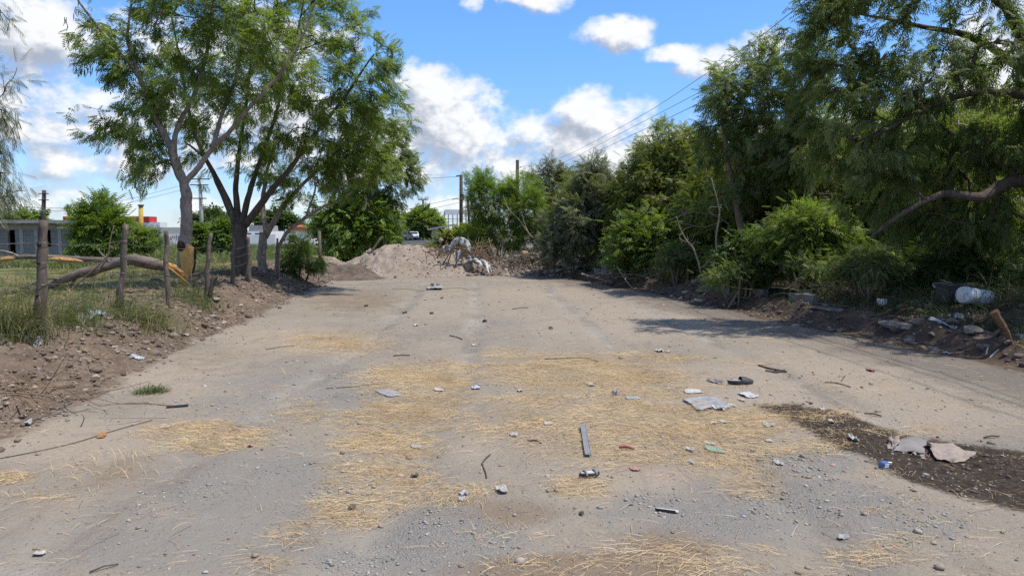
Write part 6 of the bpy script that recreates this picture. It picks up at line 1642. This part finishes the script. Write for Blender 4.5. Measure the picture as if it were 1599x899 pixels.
V, F = tube(curve([P(1520, 530, Yk2), P(1545, 526, Yk2), P(1562, 514, Yk2)], 4), np.linspace(.03, .022, 9), 7); tag(mk('bare_stick', V, F, M['twigs_dark'], smooth=True), 'dark curved branch lying left of the orange stake', 'stick')
for k, (pts, lab) in enumerate([([(1540, 556), (1541, 548), (1543, 542)], 'short white stick standing at the lot edge below the stake'), ([(1546, 558), (1553, 551), (1560, 545)], 'short white slanting stick beside the standing one below the stake')]):
    Ys_ = gp(*pts[0])[1]; V, F = tube(curve([P(x, y, Ys_) for x, y in pts], 3), [.012, .011, .011, .01, .009, .008, .006], 6); tag(mk('bare_stick', V, F, M['plastic_white']), lab, 'stick')
litter('wrapper', 'shiny blue and white wrapper on the rubble below the drum', 'wrapper', 1472, 504, 22, 14, M['pale_blue'], 201, .6, .05)
litter('paper_scrap', 'white paper scrap low on the rubble under the drum', 'paper', 1480, 552, 9, 6, M['paper'], 202, .3, .03)
litter('paper_scrap', 'white plastic scrap right of the blue and white wrapper', 'paper', 1492, 498, 18, 5, M['plastic_white'], 203, .1, .03)
litter('wrapper', 'pale blue scrap at the far right edge of the bank', 'wrapper', 1596, 527, 12, 8, M['pale_blue'], 204, .1, .04)
# dry grass clumps hanging over the right bank
def grassclump(label, px, py, n, L, mat, seed, sp=.22, tone=.6, Yo=0, wd=1.0):
    sp = sp * .8
    r = np.random.default_rng(seed); p = gp(px, py); p = p + [0, Yo, 0]
    x = p[0] + r.normal(0, sp, n); y = p[1] + r.normal(0, sp, n)
    V, F, k = blades(x, y, H(x, y) - .02, r.uniform(0, 6.28, n), r.uniform(L * .5, L * 1.1, n), r.uniform(.005, .011, n) * (.4 if mat is M['straw'] else 1), r.uniform(.8, 2.6, n), r.uniform(.9, 1.6, n), r, 5)
    return tag(mk('grass_clump', V, F, mat, attrs={'tone': np.repeat(np.clip(r.normal(tone, .25, n), 0, 1), k)}), label, 'grass clump')
grassclump('tall drooping half dry grass clump at the lot edge right of the low block wall', 1072, 438, 700, 1.0, M['grass_mix'], 5, .38, .7)
grassclump('dry yellow grass clump on the bank right of the drooping grass', 1128, 428, 350, .8, M['grass_mix'], 6, .3, .9)
grassclump('drooping green grass tuft over the slab left of the tile', 1305, 462, 400, .6, M['grass_dark'], 7, .45, .55)
grassclump('long grass tuft hanging at the right edge above the stake', 1585, 470, 350, .6, M['grass_mix'], 8, .35, .45)
grassclump('tall reedy green clump at the left edge beside the nearest fence post', 18, 520, 600, .75, M['grass_mix'], 9, .28, .35)
grassclump('green weed clump between the first two fence posts', 120, 505, 420, .5, M['grass_green'], 10, .3, .35)
grassclump('weed clump at the foot of the second fence post', 210, 495, 500, .55, M['grass_green'], 11, .4, .35)
grassclump('green weed clump at the foot of the torn tree', 300, 470, 420, .5, M['grass_green'], 12, .35, .3)
grassclump('long tilted weed stalks on the bank below the third fence post', 240, 512, 160, .5, M['grass_mix'], 13, .2, .6)
grassclump('weedy clump under the leaning tree at the fence end', 500, 425, 420, .9, M['grass_green'], 14, .5, .4)
grassclump('small flattened green grass clump alone on the left of the lot', 236, 613, 260, .14, M['grass_green'], 15, .09, .2)
tag(grassclump('tuft of dry upright straw stalks in the left foreground', 130, 745, 80, .17, M['straw'], 16, .25, .4), kind='stuff')
tag(grassclump('sparse dry stalks standing in the left foreground beside the crushed straw', 200, 720, 50, .16, M['straw'], 17, .25, .4), kind='stuff')

# ------------------------------------------------------------------ litter on the lot
# folded brown cloth: a standing fold with two flaps
pc = gp(1440, 715)
cl = thing('cloth_sheet', 'stiff folded brown cloth lying like a tent on the dark damp soil', 'cloth', pc)
def flap(pxs, hs, mat, name, seed, n=12):
    """four ground pixels (ridge far, ridge near, outer near, outer far) with heights"""
    c4 = [gp(*q) + np.array([0, 0, h]) for q, h in zip(pxs, hs)]
    V = []
    for i in range(n):
        for k in range(n):
            u, v = i / (n - 1), k / (n - 1)
            p = (c4[0] * (1 - v) + c4[1] * v) * (1 - u) + (c4[3] * (1 - v) + c4[2] * v) * u
            e = fbm(np.array([u * 2.2 + seed]), np.array([v * 2.2]), 1.3, 3, seed)[0]
            p = p + np.array([.03 * e, .03 * fbm(np.array([v * 4 + 9]), np.array([u * 4 + seed]), 1, 2, seed)[0], .018 * e + .008 * math.sin(u * 9 + seed) + .006 * math.sin(v * 14 + u * 5)])
            p[2] = max(p[2], h1(p[0], p[1]) + .008)
            V.append(p)
    V = np.array(V); F = [(i * n + k, i * n + k + 1, (i + 1) * n + k + 1, (i + 1) * n + k) for i in range(n - 1) for k in range(n - 1)]
    m0 = len(V); V2 = V - [0, 0, .003]
    rim = list(range(n)) + [k * n + n - 1 for k in range(1, n)] + [(n - 1) * n + k for k in range(n - 2, -1, -1)] + [k * n for k in range(n - 2, 0, -1)]
    FF = F + [tuple(x + m0 for x in f[::-1]) for f in F] + [(a, a + m0, b + m0, b) for a, b in zip(rim, rim[1:] + rim[:1])]
    return mk(name, np.concatenate([V, V2]), FF, mat, cl, smooth=True)
flap([(1448, 697), (1460, 720), (1500, 723), (1530, 708)], [.045, .018, .0, .008], M['cloth_brown'], 'right_flap', 3)
flap([(1447, 697), (1442, 714), (1394, 706), (1388, 690)], [.05, .022, .012, .03], M['cloth_grey'], 'left_flap', 4)  # same cloth in a greyer tone: shade of its sun-averted side painted in
flap([(1402, 692), (1398, 706), (1386, 702), (1390, 686)], [.045, .02, .0, .025], M['cloth_brown'], 'crumpled_end', 6, 9)
flap([(1425, 712), (1430, 716), (1448, 719), (1442, 714)], [.02, .01, .0, .0], M['cloth_brown'], 'loose_hem', 7, 7)
# shoe sole / slipper
ps = gp(1156, 600)
sh = thing('slipper', 'single black rubber slipper lying at the straw edge', 'slipper', ps, None, 0.12)
def sole(L, Wd, th, z):
    out = []
    for t in np.linspace(0, 2 * math.pi, 26, endpoint=False):
        x = L / 2 * math.cos(t); w = Wd / 2 * math.sin(t) * (1 + .22 * math.cos(t)); out.append((x, w))
    n = len(out); V = [(x, y, z) for x, y in out] + [(x, y, z + th) for x, y in out]
    return V, [tuple(range(n))[::-1], tuple(range(n, 2 * n))] + [(i, (i + 1) % n, n + (i + 1) % n, n + i) for i in range(n)]
V, F = sole(.29, .11, .03, .012); mk('sole', V, F, M['rubber'], sh, world_space=False)
V, F = sole(.25, .085, .004, .043); mk('insole', V, F, M['plastic_grey'], sh, world_space=False)
V = []; n1_, n2_ = 9, 9
for i in range(n1_):
    for k in range(n2_):
        t = i / (n1_ - 1); a = math.pi * k / (n2_ - 1); x = .0 + .135 * t; w = .058 * (1.0 + .1 * t) * (1 - .5 * t ** 3); V.append((x, w * math.cos(a), .03 + .055 * math.sin(a) * (1 - .75 * t ** 2)))
mk('upper', V, [(i * n2_ + k, i * n2_ + k + 1, (i + 1) * n2_ + k + 1, (i + 1) * n2_ + k) for i in range(n1_ - 1) for k in range(n2_ - 1)], M['rubber'], sh, smooth=True, world_space=False)
litter('plastic_sheet', 'large dusty white plastic sheet spread on the straw near the slipper', 'plastic sheet', 1105, 630, 72, 26, M['plastic_grey'], 210, .1, .04, ragged=.25, n=20)
litter('plastic_bag', 'crumpled grey white plastic bag at the near edge of the white sheet', 'plastic bag', 1122, 640, 18, 9, M['plastic_white'], 211, .4, .06)
litter('plastic_strip', 'long white plastic strip behind the large dusty sheet', 'plastic strip', 1082, 612, 36, 7, M['plastic_white'], 212, .0, .02)
litter('plastic_strip', 'torn white film at the tip of the dark damp strip', 'plastic strip', 1168, 618, 32, 10, M['plastic_white'], 213, .15, .03)
litter('paper_scrap', 'white paper scrap at the right end of the large dusty sheet', 'paper', 1142, 634, 14, 6, M['paper'], 214, .2, .02)
litter('cloth_scrap', 'grey rag crumpled left of the slipper', 'rag', 1118, 598, 18, 9, M['cloth_grey'], 215, .5, .05)
litter('paper_scrap', 'pale flake on the straw right of the large dusty sheet', 'paper', 1158, 625, 10, 5, M['foam'], 231, .2, .02)
litter('plastic_sheet', 'pale grey sheet scrap by the straw right edge', 'plastic sheet', 1200, 665, 24, 9, M['plastic_grey'], 216, -.3, .02)
litter('paper_scrap', 'white scrap among the pinkish rubble right of the straw', 'paper', 1200, 690, 16, 6, M['paper'], 217, -.1, .02)
litter('paper_scrap', 'whitish scrap below the green plastic film', 'paper', 1215, 725, 13, 9, M['foam'], 218, .3, .03)
litter('plastic_film', 'faded green plastic film on the straw', 'plastic film', 1115, 703, 42, 11, M['plastic_green'], 219, .05, .02)
litter('paper_scrap', 'white scrap above the faded green film', 'paper', 1108, 693, 22, 5, M['paper'], 220, .1, .015)
litter('paper_scrap', 'white scrap left of the faded green film', 'paper', 1076, 703, 11, 8, M['paper'], 221, .5, .03)
litter('paper_scrap', 'white scrap below left of the faded green film', 'paper', 1079, 725, 8, 6, M['foam'], 222, .5, .03)
litter('paper_scrap', 'light scrap on the straw behind the red piece', 'paper', 1115, 662, 14, 5, M['paper'], 223, .5, .02)
litter('paper_scrap', 'light scrap on the straw right of its twin behind the green film', 'paper', 1130, 660, 11, 6, M['foam'], 224, .5, .02)
litter('bark_flake', 'small dark flake on the straw above the grey strip', 'flake', 1045, 666, 12, 4, M['cardboard'], 225, .2, .03)
litter('paper_scrap', 'white scrap in the straw centre left of the blue cap', 'paper', 922, 602, 11, 5, M['paper'], 226, .1, .03)
litter('bottle_cap', 'small deep blue scrap on the straw', 'scrap', 960, 616, 9, 6, M['plastic_blue'], 227, .3, .05)
litter('plastic_sheet', 'flat grey film half under straw right of the blue scrap', 'plastic film', 988, 622, 30, 7, M['plastic_grey'], 228, .0, .015)
litter('paper_scrap', 'bright white flat scrap behind the brown flake', 'paper', 856, 663, 18, 5, M['paper'], 229, .0, .012)
litter('cardboard_scrap', 'curled brown flake lying below the bright white scrap', 'cardboard', 834, 688, 24, 6, M['cardboard'], 230, .1, .04)
litter('paper_scrap', 'white scrap in the bare patch left of the brown flake', 'paper', 803, 681, 14, 7, M['foam'], 232, .4, .03)
litter('paper_scrap', 'tilted grey white paper at the bottom of the bare patch', 'paper', 783, 767, 22, 13, M['paper'], 233, .5, .04)
litter('wrapper', 'pale blue wrapper piece nearest to the tilted paper', 'wrapper', 721, 783, 14, 7, M['pale_blue'], 234, .1, .02)
litter('wrapper', 'narrow blue grey wrapper above the pale blue one', 'wrapper', 724, 772, 20, 6, M['pale_blue'], 235, .5, .03)
litter('plastic_plate', 'flat grey and white lid on straw left of the bare patch', 'lid', 650, 699, 22, 7, M['plastic_grey'], 236, .1, .02)
litter('cloth_scrap', 'dark scrap on the straw below the grey lid', 'rag', 648, 745, 15, 5, M['rubber'], 237, .1, .03)
litter('cloth_scrap', 'dark scrap at the lower left straw edge', 'rag', 550, 797, 15, 6, M['twigs_dark'], 238, .1, .03)
litter('plastic_strip', 'faint blue grey sheet patch at the back of the straw', 'plastic film', 606, 614, 36, 16, M['plastic_grey'], 239, .6, .015)
litter('paper_scrap', 'white scrap at the back of the straw', 'paper', 685, 610, 20, 5, M['paper'], 240, .1, .015)
litter('wrapper', 'bluish white film at the back of the straw', 'wrapper', 743, 606, 18, 6, M['pale_blue'], 241, .1, .03)
litter('paper_scrap', 'small whitish scrap right of the bluish film', 'paper', 812, 611, 11, 4, M['foam'], 242, .1, .03)
litter('plastic_piece', 'faded red scrap on the left straw patch', 'scrap', 392, 697, 11, 6, M['red_faded'], 243, .1, .03)
litter('paper_scrap', 'white scrap behind the left straw patch', 'paper', 258, 668, 18, 5, M['paper'], 244, .1, .02)
litter('leaf', 'dry orange brown leaf on the dust left of the straw patch', 'leaf', 160, 682, 15, 8, simple('leaf_dry', (.34, .17, .06), (.25, .12, .05), 9, .8), 245, .3, .03)
litter('paper_scrap', 'white scrap at the bottom left of the lot', 'paper', 62, 868, 22, 9, M['paper'], 246, .3, .02)
litter('plastic_piece', 'small red scrap on the dust at the right', 'scrap', 1360, 580, 12, 5, M['plastic_red'], 247, .1, .03)
litter('paper_scrap', 'small white scrap on the damp soil tip', 'paper', 1298, 660, 9, 5, M['paper'], 248, .1, .03)
litter('paper_scrap', 'white scrap on the damp soil tip behind the first', 'paper', 1285, 640, 9, 4, M['foam'], 249, .1, .03)
litter('foam_lump', 'grey foam lump in the damp soil left of the brown cloth', 'foam', 1332, 687, 15, 9, M['foam'], 250, .1, .06)
litter('plastic_piece', 'faded red film scrap below the red strip', 'scrap', 992, 733, 22, 7, M['red_faded'], 251, .1, .015)
litter('paper_scrap', 'thin grey flake in the lower right foreground', 'paper', 1316, 843, 22, 8, M['plastic_grey'], 252, .1, .02)
litter('cloth_scrap', 'dark grey damp rag at the lower centre foreground', 'rag', 908, 806, 10, 6, M['twigs_dark'], 253, .1, .03)
litter('plastic_bag', 'pale blue plastic bag slumped on the bank between the first two fence posts', 'plastic bag', 152, 492, 30, 12, M['pale_blue'], 254, .2, .14)
litter('paper_scrap', 'white folded paper left below the pale blue bag', 'paper', 128, 502, 14, 8, M['paper'], 255, .5, .06)
litter('plastic_bag', 'grey blue scrap of plastic at the lot edge under the fence', 'plastic bag', 215, 557, 20, 7, M['pale_blue'], 256, .2, .05)
litter('plastic_bag', 'grey scrap half buried in the left bank soil', 'plastic bag', 60, 540, 13, 9, M['plastic_grey'], 257, .2, .06)
litter('cloth_scrap', 'dark rag on the dust at the left edge of the lot', 'rag', 46, 663, 13, 7, M['plastic_grey'], 258, .2, .06)
litter('plastic_sheet', 'grey sheet with dark folds on the lot before the soil heap', 'plastic sheet', 679, 451, 34, 8, M['plastic_grey'], 259, .1, .10)
litter('cloth_scrap', 'black strip lying across the grey sheet before the soil heap', 'rag', 680, 448, 20, 3, M['rubber'], 260, .1, .12)
for k, (px, py, w, lab) in enumerate([(690, 466, 6, 'small black stone like scrap left centre of the back of the lot'), (632, 489, 10, 'dark scrap left on the back of the lot'), (674, 490, 8, 'dark scrap right of the left one on the back of the lot'), (757, 502, 9, 'dark scrap at the middle back of the lot'), (860, 513, 8, 'dark scrap towards the right back of the lot'), (572, 478, 8, 'dark clod near the bank shadow on the left back')]):
    litter('dark_scrap', lab, 'scrap', px, py, w, 3, M['rubber'], 270 + k, .1, .05)
for k, (px, py, w, lab) in enumerate([(1030, 549, 16, 'grey white scrap pair at the back right of the straw'), (1043, 550, 8, 'dark edged scrap right of the grey white pair'), (650, 508, 10, 'white stone like scrap on the gravel patch'), (665, 468, 7, 'tiny white scrap at the back of the lot'), (740, 540, 8, 'tiny white scrap behind the straw')]):
    litter('paper_scrap', lab, 'paper', px, py, w, 4, M['foam'], 280 + k, .1, .04)
# grey strip of metal lying in the straw
pg = gp(914, 690); a = gp(909, 668); b = gp(917, 714)
st = thing('metal_strip', 'long narrow grey blue metal strip lying on the straw', 'metal strip', pg)
d = (b - a); L = np.linalg.norm(d); az = math.atan2(d[1], d[0])
V, F = boxm(pg + [0, 0, .022], (L, .042, .004), az, 0, .02); mk('strip', V, F, M['pale_grey'] if 'pale_grey' in M else simple('strip_metal', (.235, .232, .228), (.18, .175, .17), 9, .5, .1, .002, .4), st)
for s in (-1, 1):
    nrm = np.array([-math.sin(az), math.cos(az), 0]); V, F = boxm(pg + nrm * s * .022 + [0, 0, .026], (L, .002, .006), az, 0, .02); mk('edge', V, F, M['plastic_grey'], st)
# grey sandal
p2 = gp(920, 746)
sd = thing('sandal', 'grey strapped sandal lying below the metal strip', 'sandal', p2, None, .3)
V, F = sole(.15, .07, .018, .012); mk('sole', V, F, M['rubber'], sd, world_space=False)
V, F = sole(.12, .052, .004, .031); mk('insole', V, F, M['plastic_white'], sd, world_space=False)
for x in (-.03, .04):
    V, F = tube([(x, .034 * math.cos(a), .022 + .024 * math.sin(a)) for a in np.linspace(0, math.pi, 9)], .007, 6); mk('strap', V, F, M['cloth_grey'], sd, world_space=False)
# red plastic strip, dark scrap with white, blue and white carton
c = gp(977, 704); V, F = tube(curve([c + [-.05, .01, .02], c + [0, 0, .03], c + [.06, -.025, .018]], 4), .011, 6); tag(mk('plastic_strip', V, F, M['plastic_red'], smooth=True), 'small red plastic strip on the straw right of the metal strip', 'plastic strip')
ct = thing('carton', 'small crushed blue and white carton at the edge of the damp soil', 'carton', gp(1381, 732), None, .35)
V, F = boxm((0, 0, .022), (.075, .05, .04), 0, .15, .1, .006); mk('body', V, F, M['plastic_blue'], ct, world_space=False)
V, F = boxm((-.008, -.0275, .024), (.035, .003, .028), 0, .15, .1); mk('label_patch', V, F, M['white_paint'], ct, world_space=False)
V, F = rockm(.022, 8, 1, .8); mk('cap', V + [.04, -.005, .03], F, M['white_paint'], ct, world_space=False)
sc = thing('broken_plate', 'dark edged white broken strip in the right foreground', 'plate', gp(1042, 800), None, -.35)
V, F = boxm((0, 0, .012), (.13, .022, .006), 0, .3, 0, .002); mk('blade', V, F, M['plastic_white'], sc, world_space=False); V, F = boxm((-.01, -.012, .012), (.12, .006, .016), 0, 0, 0, .002); mk('edge', V, F, M['rubber'], sc, world_space=False)
dk = thing('plastic_tray', 'flat dark piece of plastic on the dust left of the straw', 'plastic piece', gp(277, 636), None, .45)
V, F = boxm((0, 0, .012), (.19, .05, .012), 0, 0, 0, .004); mk('body', V, F, M['rubber'], dk, world_space=False); V, F = boxm((0, .03, .014), (.16, .03, .006), .2, 0, 0, .002); mk('edge', V, F, M['plastic_grey'], dk, world_space=False)
# sticks and stalks on the lot
STK = [([(0, 717), (60, 706), (120, 693), (170, 676), (238, 657)], .005, 'long thin dark stalk crossing the dust at the left'), ([(510, 608), (550, 605), (592, 600)], .006, 'straight dark twig at the back left of the straw'), ([(752, 726), (766, 712)], .006, 'short upper arm of a forked twig in the bare patch'), ([(753, 727), (758, 738), (760, 748)], .006, 'lower arm of the forked twig in the bare patch'),
       ([(614, 557), (640, 556)], .012, 'short thick stick on the back left straw'), ([(702, 525), (722, 531)], .012, 'dark stick in the middle of the lot'), ([(800, 483), (825, 481)], .012, 'thin stick lying at the right back of the lot'), ([(1185, 572), (1200, 577), (1228, 582)], .016, 'dark forked bark strip on the dust behind the slipper'), ([(1195, 580), (1212, 583), (1225, 579)], .014, 'second dark bark strip beside the forked one'),
       ([(1288, 598), (1308, 600), (1328, 606)], .008, 'dark twig on the dust at the right'), ([(1314, 596), (1320, 588)], .008, 'short twig standing by the right dark twig'), ([(415, 546), (460, 541)], .007, 'thin twig before the left bank'), ([(690, 452), (715, 450), (732, 453)], .008, 'long dark twig right of the grey sheet'), ([(612, 452), (640, 452), (660, 455)], .007, 'dark twig left of the grey sheet'),
       ([(1350, 648), (1376, 652)], .010, 'dark twig at the back edge of the damp soil'), ([(1536, 686), (1560, 684)], .010, 'dark twig at the right edge of the damp soil'), ([(1520, 728), (1545, 730)], .006, 'pale splinter at the right tip of the brown cloth'), ([(140, 897), (185, 885)], .006, 'pale straw stalk at the bottom left'), ([(850, 562), (910, 560), (935, 566)], .008, 'dark stalk lying across the straw at its back edge')]
for (pts, rad, lab) in STK:
    rad *= .7
    q = [gp(*p) + np.array([0, 0, rad + .004]) for p in pts]
    V, F = tube(curve(q, 4) if len(q) > 2 else [q[0], (q[0] + q[1]) / 2 + [0, 0, .01], q[1]], rad, 5); tag(mk('twig', V, F, M['twigs_dark'], smooth=True), lab, 'twig')
# pinkish brick bits beside the straw
shared = 'small pinkish brick fragment lying in the pale rubble right of the straw'
rocks('brick_fragment', 'brick fragment', [(1232, 705, 11, shared), (1250, 712, 9, shared), (1268, 720, 10, shared), (1285, 715, 8, shared), (1300, 728, 10, shared), (1240, 728, 8, shared), (1262, 738, 9, shared), (1318, 738, 8, shared), (1225, 690, 9, shared)], simple('brick_pink', (.40, .25, .20), (.33, .22, .18), 9, .9), 'brick fragments in the pale rubble', .5)
shared = 'pale pinkish stone in the little cluster left of the crushed straw'
rocks('rock', 'stone', [(542, 727, 11, shared), (552, 734, 12, shared), (562, 722, 10, shared), (535, 738, 9, shared), (565, 735, 10, shared), (532, 764, 12, shared), (625, 744, 10, shared)], simple('rock_pink', (.46, .37, .34), (.38, .32, .30), 9, .9), 'pinkish stones in the straw', .5)
